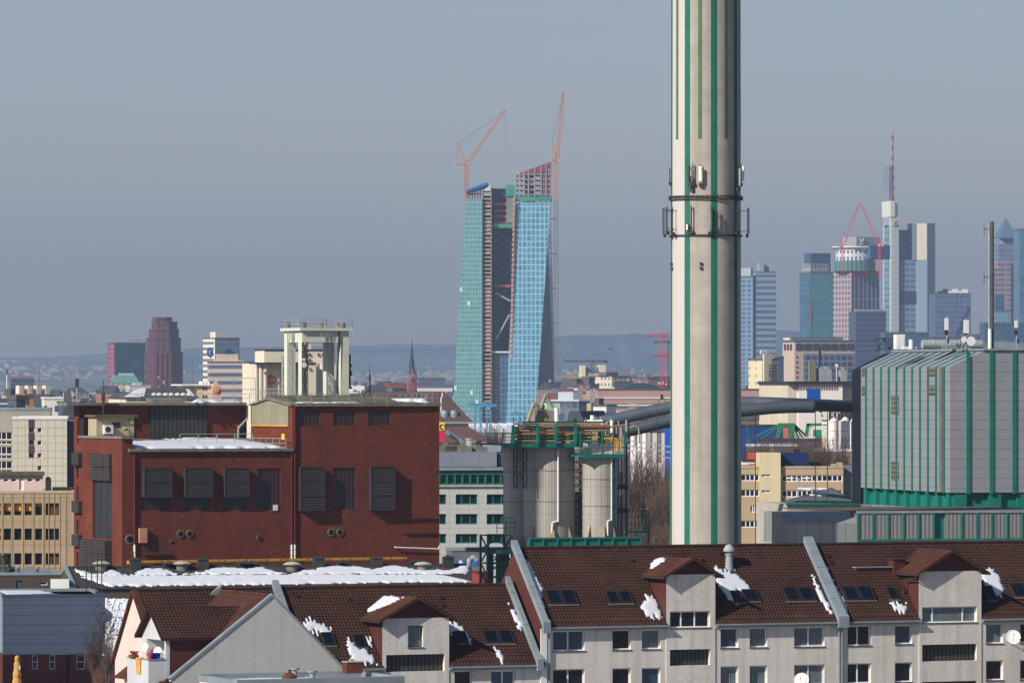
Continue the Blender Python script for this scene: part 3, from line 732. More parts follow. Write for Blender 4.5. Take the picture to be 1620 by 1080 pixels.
small('storage_box', 'blue plastic box on the white balcony', 'box', lambda b: (b.hull([(ug-.85,-3.6,zp+.06),(ug-.3,-3.6,zp+.06),(ug-.3,-2.9,zp+.06),(ug-.85,-2.9,zp+.06)], [(ug-.9,-3.7,zp+.42),(ug-.25,-3.7,zp+.42),(ug-.25,-2.8,zp+.42),(ug-.9,-2.8,zp+.42)]), b.box(ug-.93,ug-.22,-3.73,-2.77,zp+.42,zp+.47)), mat('blue plastic', c(20,40,170), .4))
small('flower_pot', 'orange pot on the corner of the white balcony', 'pot', lambda b: b.lathe(ug-1.15, -3.85, [(.0,zp+.07),(.14,zp+.07),(.2,zp+.35),(.23,zp+.35),(.23,zp+.42),(.17,zp+.42),(.15,zp+.3),(0,zp+.3)], 12), mat('orange pot', c(222,96,50), .6))
small('shopping_bag', 'red and white bag standing behind the blue balcony box', 'bag', lambda b: (b.hull([(ug-.6,-2.7,zp-.2),(ug-.2,-2.7,zp-.2),(ug-.2,-2.3,zp-.2),(ug-.6,-2.3,zp-.2)], [(ug-.55,-2.6,zp+.62),(ug-.25,-2.6,zp+.7),(ug-.25,-2.4,zp+.7),(ug-.55,-2.4,zp+.62)]), b.bar((ug-.5,-2.5,zp+.62),(ug-.4,-2.5,zp+.8),.03), b.bar((ug-.4,-2.5,zp+.8),(ug-.3,-2.5,zp+.65),.03)), mat('red bag', c(200,60,60), .5, .5, 4))
small('planter', 'dark planter with brown dried plants on the balcony rail', 'planter', lambda b: (b.box(ug-1.45,ug-1.05,-1.6,-.6,zp+.07,zp+.24), [b.cyl((ug-1.25+rnd.uniform(-.1,.1),-1.1+rnd.uniform(-.45,.45),zp+.2),(ug-1.25+rnd.uniform(-.25,.25),-1.1+rnd.uniform(-.5,.5),zp+.5),.05,.02,5) for _ in range(26)]), mat('dried plants', c(120,60,36), .9, .4, 6))
small('yellow_towel', 'yellow ochre towel hanging over the balcony front', 'towel', lambda b: (b.box(ug-1.33,ug-1.305,-2.6,-1.75,zp-1.0,zp+.09), b.box(ug-1.305,ug-1.1,-2.6,-1.75,zp+.07,zp+.095), b.box(ug-1.36,ug-1.332,-2.5,-1.9,zp-.35,zp+.09)), mat('yellow cloth', c(214,160,74), .9))
for (vv, zz, rr_) in ((-.9, .75, .3), (-3.4, .55, .33)):
    b = MB(); cx = Vector((ug-.35, vv, zp+zz)); ax = Vector((-.75,-.6,.3)).normalized(); a = ax.orthogonal().normalized(); bb = ax.cross(a); rg = []
    for (r_, d_) in ((.02,0),(.5,.03),(.8,.09),(1,.16),(1,.12),(.5,-.02),(.02,-.04)): rg.append(b.pts([tuple(cx+ax*d_*rr_+(a*math.cos(k*math.pi/8)+bb*math.sin(k*math.pi/8))*rr_*r_) for k in range(16)]))
    for k in range(6):
        for i in range(16): j = (i+1) % 16; b.F.append((rg[k]+i, rg[k]+j, rg[k+1]+j, rg[k+1]+i))
    b.bar(cx, (ug+.4, vv-.3, zp+zz-.5), .05); b.bar(cx-Vector((0,0,rr_*.8)), cx+ax*rr_, .03)
    o = b.build('satellite_dish', M_white); o.location = (FR.X, FR.Y, 0); o.rotation_euler = (0,0,R(FR.a))
    tag(o, 'white satellite dish '+('high at the back of the white balcony' if vv > -1 else 'at the front corner of the white balcony, above the blue box'), 'satellite dish')
b = MB(); q = [(lf[0]+.9, -3.2), (lf[0]+1.9, -3.2)]
# snow remnant in the valley of the box dormer
mb = MB(); us = ug+Lr*.86; snow_cells(mb, lambda a, b: (us+a, -4.3+b*.8, zev-.25+b*.6), [(-.2,0),(.9,0),(1.1,1.1),(.6,.9)], seed=9, N=Vector((0,-.6,.8)), th=.1); o = mb.build('snow_patches', M_snow); o.location = (FR.X, FR.Y, 0); o.rotation_euler = (0,0,R(FR.a)); tag(o, 'little snow wedge at the right end of the balcony dormer roof', kind='stuff')
# ---- flat roofed annex at the bottom edge with parapets, snow and a brick stack
FA = F(376, 372, 24)
t = thing('flat_roof_annex', 'flat roofed pale annex with snow at the bottom edge', 'building', FA)
L = FA.u(640); zt = FA.z(1064, L/2, 6.9); wl = MB(); wl.box(0,L,0,7,0,zt-.4); wl.build('wall', M_pink, t)
b = MB(); b.box(-.05,L,-.05,.25,zt-.4,zt); b.box(-.05,.25,.25,6.8,zt-.4,zt); b.box(-.05,L,6.8,7.05,zt-.4,zt+.05); b.box(L-.3,L,.25,6.8,zt-.4,zt); b.build('parapet', M_zinc, t)
u1 = FA.u(524,2.5); zq = FA.z(1073,u1,2.5); b = MB(); b.box(u1,L+.3,2.5,7.3,zt-1.5,zq-.35); b.build('roof_box', M_pink, t)
b = MB(); b.box(u1-.1,L+.4,2.4,2.7,zq-.347,zq); b.box(u1-.1,u1+.2,2.7,7.4,zq-.347,zq); b.box(L+.1,L+.4,2.7,7.4,zq-.347,zq); b.box(u1-.1,L+.4,7.401,7.6,zq-.347,zq); b.build('parapet', M_zinc, t)
b = MB(); rr = random.Random(5); snow_cells(b, lambda a, c_: (a, c_, zt-.39), [(.3,.3),(u1-.2,.3),(u1-.2,5.8),(2,6.5),(.4,6.3)], .4, .4, .15, seed=2, base=.02); snow_cells(b, lambda a, c_: (a, c_, zq-.345), [(u1+.3,3),(L,3.4),(L,6.8),(u1+3,6.4),(u1+.5,5)], .4, .4, .15, seed=2, base=.02)
o = b.build('snow_patches', M_snow); o.location = (FA.X, FA.Y, 0); o.rotation_euler = (0,0,R(24)); tag(o, 'snow lying on the flat annex roof at the bottom edge', kind='stuff')
uu = FA.u(546, 5.0); b = MB(); b.box(uu, uu+1.15, 4.7, 5.5, zt, FA.z(1047, uu, 5)); o = b.build('chimney', M_brickred, t); b = MB(); b.box(uu-.05,uu+1.2,4.65,5.55,FA.z(1047,uu,5)+.003,FA.z(1045.5,uu,5)); b.box(uu+.4,uu+.65,5,5.3,FA.z(1045,uu,5),FA.z(1042,uu,5)); b.build('chimney_cap', M_conc, o)
for px, vv in ((466, 5.8), (494, 2.0)):
    u_ = FA.u(px, vv); b = MB(); b.lathe(u_, vv, [(.2,zt-.4),(.2,zt+.25),(.34,zt+.28),(.34,zt+.42),(.3,zt+.42),(0,zt+.42)], 14); b.build('roof_vent', M_zinc, t)
u_ = FA.u(458, 3.0); b = MB(); b.lathe(u_, 3.0, [(.5,zt-.4),(.5,zt-.02),(.25,zt+.2),(.1,zt+.24),(.1,zt+.45),(0,zt+.45)], 14); b.build('roof_vent', M_brickred, t)
# ------------------------------------------------------------ big brick power house
M_brick = brick('red brown brick', c(132,66,49), c(96,49,38), c(82,58,50), var=.55, scale=.3, streak=.5)
M_glr = glass('old factory glass', c(34,42,46), .35)
M_frr = mat('dark red window frame', c(92,34,36), .7, .2, 1)
M_moss = mat('mossy roof', c(96,96,78), .95, .35, .5, fine=.4)
M_corrd = lines('dark corrugated sheet', c(64,64,60), c(38,38,38), .55, 0, .3, rough=.7, streak=.4)
M_corrb = lines('beige corrugated sheet', c(150,146,122), c(112,108,88), .5, 0, .3, rough=.7, streak=.3)
M_cab = mat('stained beige panel', c(176,164,134), .9, .12, .7, streak=.6)
M_slab = mat('weathered concrete edge', c(120,116,104), .9, .25, 1.2, streak=.4)
FB = F(210, 652, 25)
vC = 14.0; uT = FB.u(193); uAB = FB.u(463); uR = FB.u(695)
zA = FB.z(709, uAB/2); zB = FB.z(641, (uAB+uR)/2); zT = FB.z(694, uT); vC2 = FB.v(117, uT); zC = FB.z(641, uAB/2, vC); vBb = FB.v(397, uAB)
t = thing('brick_power_house', 'large red-brown brick power house with louvred openings, left of centre', 'power house', FB); PH = t
wl = MB()
pA = Panel(FB, t, wl, 0, 0, 0, uAB, 0, zA); pB = Panel(FB, t, wl, uAB, 0, 0, uR-uAB, 0, zB)
pTf = Panel(FB, t, wl, uT, -.002, 0, -uT, 0, zT); pTs = Panel(FB, t, wl, uT, vC, -90, vC, 0, zT)
pCs = Panel(FB, t, wl, uT-.004, vC2, -90, vC2-vC, 0, zC); pCf = Panel(FB, t, wl, uT, vC, 0, uAB-uT, zT-2, zC)
pBs = Panel(FB, t, wl, uAB, vBb, -90, vBb, zA-1, zB)
def louvre(p, px0, px1, py0, py1, dep=.7, rows=2, label=None):
    a, b, z0, z1 = p.rect(px0, px1, py0, py1); m = MB(); m.T = p.T()
    m.box(a, b, -dep, -.002, z0, z1); o = m.build('louvre_box', M_louvre, t, label)
    q = MB(); q.T = p.T(); e = .07
    for i in range(rows+1): z = z0+(z1-z0)*i/rows; q.box(a-.04, b+.04, -dep-.05, -dep-.003, z-e, z+e)
    for x in (a-.04, b-.04): q.box(x, x+.1, -dep-.045, -dep-.004, z0, z1)
    q.build('frame', M_dark, o); return o
def gridwin(p, px0, px1, py0, py1, nm, nt, **k):
    return p.win(px0, px1, py0, py1, mull=tuple(i/nm for i in range(1,nm)), trans=tuple(i/nt for i in range(1,nt)), fw=.06, fm=M_frr, pm=M_glr, dep=.12, **k)
for x0, x1 in ((225.4,268.5),(290,333),(352.6,390.8)):
    louvre(pA, x0, x1, 739.8, 785.8); gridwin(pA, x0-1.6, x1-1.4, 786, 807, 5, 1)
gridwin(pA, 408, 444.5, 740.6, 806, 6, 3)
louvre(pB, 472, 510, 738.6, 807, rows=3); gridwin(pB, 527, 563, 739.5, 805.5, 6, 3); louvre(pB, 583.7, 621, 738.3, 806, rows=3)
for x0, x1 in ((471,506.5),(527,562.5),(582.5,618.5)): gridwin(pB, x0, x1, 651, 673, 6, 1)
def port(p, px, py, r, m_=None):
    q = p.s_of(px); z = p.z_of(py, q); b = MB(); b.T = p.T(); n = 16
    b.cyl((q,-.12,z),(q,-.001,z), r*1.35, r*1.35, n); o = b.build('pipe_collar', M_slab, t)
    b = MB(); b.T = p.T(); b.cyl((q,-.14,z),(q,-.122,z), r, r, n); b.build('opening', m_ or M_black, o)
M_black = mat('black opening', (.006,.006,.007), 1, .1, 1)
for px, py, r in ((285.3,844,.33),(299.5,844,.33),(409,850,.2),(270,856,.12)): port(pA, px, py, r)
port(pTf, 205.4, 852.6, .42); port(pB, 523.4, 841.7, .33); port(pB, 537.2, 841.7, .33)
b = MB(); b.T = pA.T(); a_ = pA.rect(432,439,798,807); b.box(a_[0],a_[1],-.1,-.01,a_[2],a_[3]); b.build('vent_plate', M_white, t)
b = MB(); a_ = pA.rect(218.5,230.6,835,858); b.box(a_[0],a_[1],-.5,-.002,a_[2],a_[3]); b.build('switch_box', mat('sunlit orange panel', c(196,140,116), .8), t)  # orange sunlight on the box is put into its colour
b = MB()
for px, py in ((232,862),): 
    a_ = pA.rect(226,272,858,876); b.rail([(a_[0],-1.0,a_[2]),(a_[1],-1.0,a_[2])], 1.1, .8, .05); b.box(a_[0],a_[1],-1.0,-.01,a_[2]-.08,a_[2])
b.build('service_platform', M_dark, t)
for py in (819.6, 842.5):
    a_ = pB.rect(639,692,py-1.2,py+1.2); b = MB(); b.T = pB.T(); b.box(a_[0],a_[1],-.22,-.002,a_[2],a_[3]); b.build('wall_beam', M_frr, t)
b = MB(); b.T = pB.T(); a_ = pB.rect(624,693,866,869); z = (a_[2]+a_[3])/2; b.tube([(a_[0],-.1,z+.25),(a_[0],-.3,z+.2),(a_[1],-.3,z-.05),(a_[1],-.3,z+.3)], .08); b.build('wall_pipe', M_white, t)
# walls of the T side: tall window strip
def boxes(p, px0, px1, py0, py1, dep, m_, name='louvre_box', rows=1, cols=1):
    a, b_, z0, z1 = p.rect(px0, px1, py0, py1)
    for i in range(cols):
        for j in range(rows):
            x0 = a+(b_-a)*i/cols+.06; x1 = a+(b_-a)*(i+1)/cols-.06; y0 = z0+(z1-z0)*j/rows+.05; y1 = z0+(z1-z0)*(j+1)/rows-.05
            m = MB(); m.T = p.T(); m.box(x0, x1, -dep, -.003, y0, y1); o = m.build(name, m_, t)
boxes(pTs, 146, 177.5, 717, 760, .35, M_louvre, rows=2, cols=3)
gridwin(pTs, 146.5, 177.5, 762, 852, 3, 4)
boxes(pTs, 137, 177.5, 853, 896, .9, M_louvre, rows=2, cols=4)
gridwin(pCs, 121.5, 130.5, 661.5, 701, 1, 2); boxes(pCs, 119, 130.5, 715, 736, .5, M_louvre); gridwin(pCs, 121, 131, 737, 757, 1, 1)
gridwin(pCs, 121, 131, 769, 791, 1, 1); boxes(pCs, 119, 130.5, 791, 811, .5, M_louvre); gridwin(pCs, 121, 131, 822, 844, 1, 1, label='window with a broken red board'); boxes(pCs, 119, 130.5, 844, 864, .5, M_louvre); gridwin(pCs, 121, 131, 874, 896, 1, 1)
for p in (pA, pB, pTf, pTs, pCs, pCf, pBs): p.done()
wl.poly([(uR,0,0),(uR,vBb,0),(uR,vBb,zB),(uR,0,zB)])
wl.build('wall', M_brick, t)
# side gable panel of the taller part and corner strips
a_ = pBs.rect(400,457,640,671.5); b = MB(); b.T = pBs.T(); b.box(a_[0],a_[1],-.12,-.002,a_[2],a_[3]-.1); b.build('cladding_panel', M_corrb, t)
b = MB(); b.T = pBs.T(); b.box(a_[0],a_[1],-.2,-.004,a_[2]-.2,a_[2]-.003); b.build('ledge', M_yel, t)
b = MB(); b.T = pBs.T(); q_ = pBs.rect(446,450.5,686,695); b.box(q_[0],q_[1],-.06,-.003,q_[2],q_[3]); b.build('warning_sign', mat('yellow sign', c(250,190,20), .5), t, 'small yellow warning sign')
b = MB(); vm = vBb*.55; b.prism_u([(-.02,zB-.02),(vBb,zB-.02),(vm,zB+.75)], uAB-.03, uAB+.4); b.build('gable', M_corrb, t)
b = MB(); b.hull([(uAB-.3,-.1,zB-.05),(uAB-.3,vm,zB+.72),(uAB+1.2,vm,zB+.72),(uAB+1.2,-.1,zB-.05)], [(uAB-.3,-.1,zB+.15),(uAB-.3,vm,zB+.95),(uAB+1.2,vm,zB+.95),(uAB+1.2,-.1,zB+.15)])
b.hull([(uAB-.3,vm,zB+.72),(uAB-.3,vBb,zB-.05),(uAB+1.2,vBb,zB-.05),(uAB+1.2,vm,zB+.72)], [(uAB-.3,vm,zB+.95),(uAB-.3,vBb,zB+.15),(uAB+1.2,vBb,zB+.15),(uAB+1.2,vm,zB+.95)]); b.build('verge', M_slab, t)
for px in (461.5, 466.5):
    u_ = FB.u(px, -.15); b = MB(); b.vcyl(u_, -.15, .1, FB.z(862, u_), zA if px < 463 else zB, 8); b.build('downpipe', M_frr, t)
    b = MB(); b.vcyl(u_, -.15, .13, FB.z(886, u_), FB.z(861, u_), 8); b.build('downpipe', M_white, t)
u_ = FB.u(213, -.15); b = MB(); b.vcyl(u_, -.15, .11, FB.z(861, u_), zA, 8); b.build('downpipe', M_frr, t)
b = MB(); b.vcyl(u_, -.15, .14, FB.z(886, u_), FB.z(861, u_), 8); b.build('downpipe', M_white, t)
# yellow duct along the foot
b = MB(); z = FB.z(886, 15); b.box(-1.0, FB.u(642, -1), -1.3, -.7, z-.18, z+.2)
for i in range(14): x = i*2.3; b.box(x, x+.12, -.7, -.01, z-.1, z)
o = b.build('yellow_duct', M_yel, t)
b = MB(); b.rail([(-.5,-1.6,z-.1),(FB.u(640,-1.6),-1.6,z-.1)], 1.3, 2.6, .05, 1); b.build('railing', M_rust, t)
# roofs
b = MB(); b.box(-.6, uAB-.01, -.35, 0, zA-.35, zA); b.box(-.6,-.01,0,vC,zA-.35,zA); b.hull([(-.01,0,zA-.3),(uAB-.01,0,zA-.3),(uAB-.01,vC-.01,zA-.3),(-.01,vC-.01,zA-.3)],[(-.01,0,zA-.05),(uAB-.01,0,zA-.05),(uAB-.01,vC-.01,zA+1.0),(-.01,vC-.01,zA+1.0)]); b.build('roof', M_slab, t)
zsl = lambda q: zA-.05+1.05*q/vC
b = MB(); b.hull([(FB.u(290,6),5,zsl(5)-.1),(FB.u(400,6),5,zsl(5)-.1),(FB.u(400,6),10,zsl(10)-.1),(FB.u(290,6),10,zsl(10)-.1)],[(FB.u(290,6),5,zsl(5)+.2),(FB.u(400,6),5,zsl(5)+.2),(FB.u(400,6),10,zsl(10)+.2),(FB.u(290,6),10,zsl(10)+.2)]); b.build('roof_light', M_moss, t)
b = MB(); 
def vv_(px, v): return FB.u(px, v)
for poly in ([(.3,.2),(uAB-.6,.2),(uAB-1,3),(uAB-2,9),(uAB-4,13),(uAB-9,13.4),(uAB-11,10.4),(uAB-13,10.4),(vv_(300,10),10.5),(vv_(285,12),12.6),(vv_(262,12),12.2),(1.5,9)],):
    snow_cells(b, lambda a, q: (a, q, zsl(q)), poly, .5, .5, .22, seed=6, base=.04)
o = b.build('snow_patches', M_snow); o.location = (FB.X, FB.Y, 0); o.rotation_euler = (0,0,R(FB.a)); tag(o, 'snow on the lower flat roof of the brick power house', kind='stuff')
b = MB(); b.rail([(FB.u(285,5),5,zsl(5)+.2),(FB.u(400,5),5,zsl(5)+.2)], 1.1, 1.9, .07, 1); b.rail([(uAB-.8,.1,zA),(uAB-.8,12,zA)], 1.1, 1.9, .06, 1); b.build('railing', M_steel, t)
b = MB(); b.box(uT-.15, .1, -.25, vC, zT, zT+.28); b.build('ledge', M_slab, t)
b = MB(); b.box(FB.u(105,vC-1), uAB-.4, vC-1.0, vC2+.4, zC+.002, zC+.32); o = b.build('roof', M_slab, t)
b = MB(); snow_cells(b, lambda a, q: (a, q, zC+.32), [(FB.u(300,vC),vC-.9),(uAB-.7,vC-.9),(uAB-.7,vC2),(FB.u(310,vC2),vC2)], .5, .5, .35, seed=8, base=.03)
o = b.build('snow_patches', M_snow); o.location = (FB.X, FB.Y, 0); o.rotation_euler = (0,0,R(FB.a)); tag(o, 'snow on the upper left roof edge of the brick power house', kind='stuff')
a0, a1 = FB.u(237,vC-.2), FB.u(327,vC-.2); b = MB(); b.box(a0, a1, vC-.25, vC-.004, zA+1.05, zC-.05); b.build('cladding_panel', M_corrd, t)
b = MB(); u_ = FB.u(391,vC-.3); z1 = zC; b.tube([(u_,vC-.25,z1),(u_,vC-.25,z1-1.6),(FB.u(376,vC),vC-.25,z1-2.7),(FB.u(375,vC),vC-.25,zA)], .13); b.build('downpipe', M_steel, t)
for px, py in ((379,676),(386.5,681),(380,684)): port(pCf, px, py, .22)
b = MB(); b.rail([(FB.u(115,vC-.8),vC-.8,zC+.32),(FB.u(395,vC-.8),vC-.8,zC+.32)], 1.0, 1.9, .05, 1); b.build('railing', M_steel, t)
# roof of the taller right part
b = MB(); b.box(uAB+.35, uR+.3, -.35, 0, zB-.1, zB+.28); b.box(uAB+.41,uR+.3,0,vBb,zB-.1,zB+.28); b.build('roof', M_slab, t)
b = MB(); b.hull([(uAB+1.3,.6,zB+.281),(uR-.2,.6,zB+.281),(uR-.2,vBb-.6,zB+.281),(uAB+1.3,vBb-.6,zB+.281)],[(uAB+1.3,.6,zB+.3),(uR-.2,.6,zB+.3),(uR-.2,vBb-.6,zB+.85),(uAB+1.3,vBb-.6,zB+.85)]); b.build('roof_felt', M_moss, t)
b = MB(); z = zB+.281; x0, x1 = FB.u(452,5), FB.u(622,5); b.hull([(x0,2.5,z),(x1,2.5,z),(x1,12,z),(x0,12,z)], [(x0,4,z+.9),(x1-2,4,z+.9),(x1-2,11,z+.9),(x0,11,z+.9)]); b.build('roof_monitor', M_moss, t)
b = MB(); b.rail([(uAB+.6,-.2,z),(uR-.3,-.2,z),(uR-.3,9,z)], 1.1, 1.5, .06, 1); b.rail([(uAB-.2,1,zB+.9),(uAB-.2,vBb-.5,zB+.9)], 1.0, 1.4, .05, 1); b.build('railing', M_steel, t)
b = MB(); u_ = uR+.1; b.tube([(u_,-.3,zB-.8),(u_,-.3,zB+.9),(u_+.15,-.3,zB+1.0),(u_+.15,-.3,zB+1.5)], .07); b.build('vent_pipe', M_white, t)
b = MB(); u_ = FB.u(585, 4); b.vcyl(u_,4,.12,z+.8,z+3.4,8); b.vcyl(u_,4,.03,z+3.4,z+4.6,6); b.bar((u_,4,z+1.6),(u_-1,4,z+.8),.1); b.box(u_-.5,u_-.1,3.9,4.1,z+2.9,z+3.0); b.build('antenna_mast', M_dark, t)
mb = MB(); snow_cells(mb, lambda a, q: (a, q, z), [(uAB+.9,.2),(FB.u(575,1),.1),(FB.u(560,1),.9),(FB.u(500,1),1.3),(uAB+1,2)], .4, .3, .12, seed=3, base=.02); snow_cells(mb, lambda a, q: (a, q, z), [(uR-4.5,5),(uR-1.2,.9),(uR-.4,.8),(uR-.6,1.5),(uR-3,9),(uR-5.5,9.5)], .4, .3, .45, seed=3, base=.1)
o = mb.build('snow_patches', M_snow); o.location = (FB.X, FB.Y, 0); o.rotation_euler = (0,0,R(FB.a)); tag(o, 'thin snow on the taller right roof of the brick power house', kind='stuff')
# cabin on the stair tower
vk = FB.v(152, uT); uk = FB.u(212, vk); zk = FB.z(656, uT, vk); vk2 = FB.v(139, uT)
t2 = thing('roof_cabin', 'stained beige cabin on top of the brick stair tower', 'cabin', FB)
b = MB(); b.box(uT+.05, uk, vk, vk2, zT+.285, zk-.25); b.build('wall', M_cab, t2)
b = MB(); b.box(uT-.3, uk+.3, vk-.5, vk2+.3, zk-.247, zk); b.build('roof', M_moss, t2)
b = MB(); u_ = FB.u(171.5, vk-.4); z = FB.z(679, u_, vk); b.box(u_-.55,u_+.55,vk-.55,vk-.02,z-.5,z+.5); o = b.build('air_conditioner', M_white, t2); b = MB(); b.cyl((u_-.1,vk-.57,z),(u_-.1,vk-.552,z),.34,.34,14); b.build('fan', M_dark, o)
b = MB(); u_ = FB.u(184, vk); z = FB.z(672, u_, vk); b.box(u_-.5,u_+.5,vk-.06,vk-.003,z-.3,z+.3); b.build('window', M_glr, t2)
for px, py in ((196,677),(201,683),(207,668)):
    b = MB(); u_ = FB.u(px, vk); z = FB.z(py, u_, vk); b.cyl((u_,vk-.35,z),(u_,vk-.005,z),.18,.18,8); b.box(u_-.1,u_+.3,vk-.3,vk-.006,z-.12,z+.06); b.build('vent', M_cab, t2)
# small masts in front of the left roof
for px, y0, y1, v_, lb in ((122,577,640,15,'thin white and dark measuring mast at the left end of the brick roof'),(163.5,600,693,12,'thin dark pole on the brick stair tower')):
    f = F(px, 652+v_, 0); t3 = thing('antenna_mast', lb, 'mast', f); zt_ = f.z(y0); zb_ = f.z(y1)
    b = MB(); b.vcyl(0,0,.1,zb_,zt_-1.5,6); b.vcyl(0,0,.05,zt_-1.5,zt_,6); b.build('pole', M_steel if px < 130 else M_dark, t3)
    b = MB(); b.box(-.2,.2,-.2,.2,zt_-2.6,zt_-1.6); b.box(-.5,.5,-.03,.03,zt_-.9,zt_-.85); b.build('sensor', M_dark, t3)
# ------------------------------------------------------------ corrugated shed with snow in front of the power house
FS = F(103, 612, 13)
M_corr = lines('dark corrugated cement roof', c(66,62,60), c(34,32,32), .3, 0, .4, rough=.9, bump=.6)
t = thing('corrugated_shed', 'long low shed with dark corrugated roof, vents and snow below the brick power house', 'shed', FS); 
Ls = FS.u(742); zr = FS.z(896, Ls/2); ve = FS.v(127, 0); vf = -7.0; zf = FS.z(928, Ls/2, vf)
sm = (zr-zf)/7.0
b = MB()
n_ = int(Ls/.3)
for j in range(n_):
    x = j*Ls/n_; w_ = Ls/n_
    for k in (0, 1):
        x0 = x+w_*k*.5; x1 = x0+w_*.5; h0, h1 = (0,.09) if k == 0 else (.09,0)
        b.poly([(x0,vf-.3,zf-.3*sm+h0),(x1,vf-.3,zf-.3*sm+h1),(x1,0,zr+h1),(x0,0,zr+h0)])
b.poly([(0,0,zr),(Ls,0,zr),(Ls,7,zf),(0,7,zf)]); b.cyl((0,0,zr+.05),(Ls,0,zr+.05),.18,.18,6); b.build('roof', M_corr, t)
b = MB(); b.prism_u([(vf,0),(-vf,0),(-vf,zf-.1),(0,zr-.12),(vf,zf-.1)], .05, Ls-.05); b.build('wall', lines('dark brown boards', c(84,72,64), c(60,50,46), .5, 0, .1), t)
b = MB(); b.hull([(-.1,vf-.3,zf-.25),(-.1,0,zr-.1),(.25,0,zr-.1),(.25,vf-.3,zf-.25)], [(-.1,vf-.3,zf-.0),(-.1,0,zr+.25),(.25,0,zr+.25),(.25,vf-.3,zf-.0)]); b.build('verge_flashing', M_zinc, t)
def srow(px, py): return FS.roof(px, py, zf, sm, vf)
sh = MB(); pts = [(118,901),(128,903),(150,910),(165,907),(175,902),(185,903),(192,909),(215,910),(222,904),(232,900),(258,900),(270,905),(283,909),(300,908),(322,905),(330,901),(348,899),(372,899),(396,901),(402,897),(418,899),(440,906),(458,909),(470,908),(478,903),(500,902),(510,897),(540,896),(570,898),(592,902),(604,897),(625,896),(648,899),(660,903),(680,898),(700,903),(714,903),(728,897),(745,896),(740,905),(735,908),(708,909),(640,908.5),(560,909),(470,909.5),(400,909),(300,909.5),(220,911),(160,913),(128,912)]
snow_cells(sh, lambda a, q: (a, vf+q, zf+sm*q+.09), [(u_, v_-vf) for u_, v_ in (srow(x, y) for x, y in pts)], .3, .25, .1, seed=31, base=.03, jit=.12)
pts = [(128,913.5),(220,912),(400,910.5),(600,910),(700,910.5),(748,921),(735,922),(650,922),(560,923.5),(460,925),(400,926),(300,927),(220,928),(175,928),(150,922)]
snow_cells(sh, lambda a, q: (a, vf+q, zf+sm*q+.09), [(u_, v_-vf) for u_, v_ in (srow(x, y) for x, y in pts)], .3, .25, .14, seed=32, base=.03, jit=.1)
o = sh.build('snow_patches', M_snow); o.location = (FS.X, FS.Y, 0); o.rotation_euler = (0,0,R(FS.a)); tag(o, 'long white snow sheet on the corrugated shed roof', kind='stuff')
for px, py in ((160,898),(288,898),(462,899),(669,899)):
    u_, v_ = srow(px, py+3); z = zf+sm*(v_-vf); b = MB(); b.lathe(u_, v_, [(.62,z-.2),(.62,z+.45),(.62,z+.6)], 14); o = b.build('roof_vent', M_slab, t); b = MB(); b.lathe(u_, v_, [(.05,z+.6),(.95,z+.62),(1.0,z+.72),(.6,z+.9),(.05,z+.98)], 16); b.build('vent_cap', M_conc, o)
for px in (213,266,320,384,397,503,541,595,655,708):
    big = px in (213,320,503,595,708); u_ = FS.u(px, 0); b = MB(); s_ = .55 if big else .4; z = zr; h_ = 1.15 if big else .7
    b.box(u_-s_, u_+s_, -1.0 if big else .2, .2 if big else 1, z-.8, z+h_-.3); b.hull([(u_-s_-.12,-1.1,z+h_-.3),(u_+s_+.12,-1.1,z+h_-.3),(u_+s_+.12,.3,z+h_-.3),(u_-s_-.12,.3,z+h_-.3)], [(u_-.15,-.5,z+h_),(u_+.15,-.5,z+h_),(u_+.15,-.3,z+h_),(u_-.15,-.3,z+h_)]); b.build('roof_stack', M_dark, t)
# lower front part: second snow roof corner seen past the grey building
# ------------------------------------------------------------ left: flat brown building, grey clad building, tan office, tiled office
def fl(name, label, cat, px0, pxc, px1, ptop, Y, a, wm, rm=None, par=.35, zb=0, D=None, group=None):
    """flat-roofed building seen at a corner; a > 0 shows its left side, a < 0 its right side"""
    f = F(pxc, Y, a); t = thing(name, label, cat, f, group=group); zt = f.z(ptop); wl = MB()
    if a >= 0:
        L = f.u(px1); D = D or (f.v(px0) if px0 < pxc else 12)
        x0, x1 = 0, L
    else:
        L = -f.u(px0); D = D or f.v(px1); x0, x1 = -L, 0
    return t, f, wl, x0, x1, D, zt
def roofed(t, x0, x1, D, zt, m_=None, par=.3, sn=None, f=None, th=.25, edge=None):
    b = MB(); m_ = m_ or M_roof; b.box(x0, x1, 0, D, zt-par-.02, zt-par+.0); b.build('roof', m_, t)
    b = MB(); e = .08; b.box(x0-e,x1+e,-e,th,zt-par+.003,zt); b.box(x0-e,x0+th,th,D-th,zt-par+.003,zt); b.box(x1-th,x1+e,th,D-th,zt-par+.003,zt); b.box(x0-e,x1+e,D-th,D+e,zt-par+.003,zt); b.build('parapet', edge or M_zinc, t)
    if sn:
        b = MB(); cell = max(.5, (x1-x0)/60); snow_cells(b, lambda a, q: (a, q, zt-par+.001), [(x0+(x1-x0)*p, D*q) for p, q in sn], cell, cell, .18, seed=int(abs(x1)*10), base=.02)
        o = b.build('snow_patches', M_snow); o.location = t.location; o.rotation_euler = t.rotation_euler; tag(o, 'snow on the roof of the '+t['label'], kind='stuff'); o['label'] = ' '.join(o['label'].split()[:14])
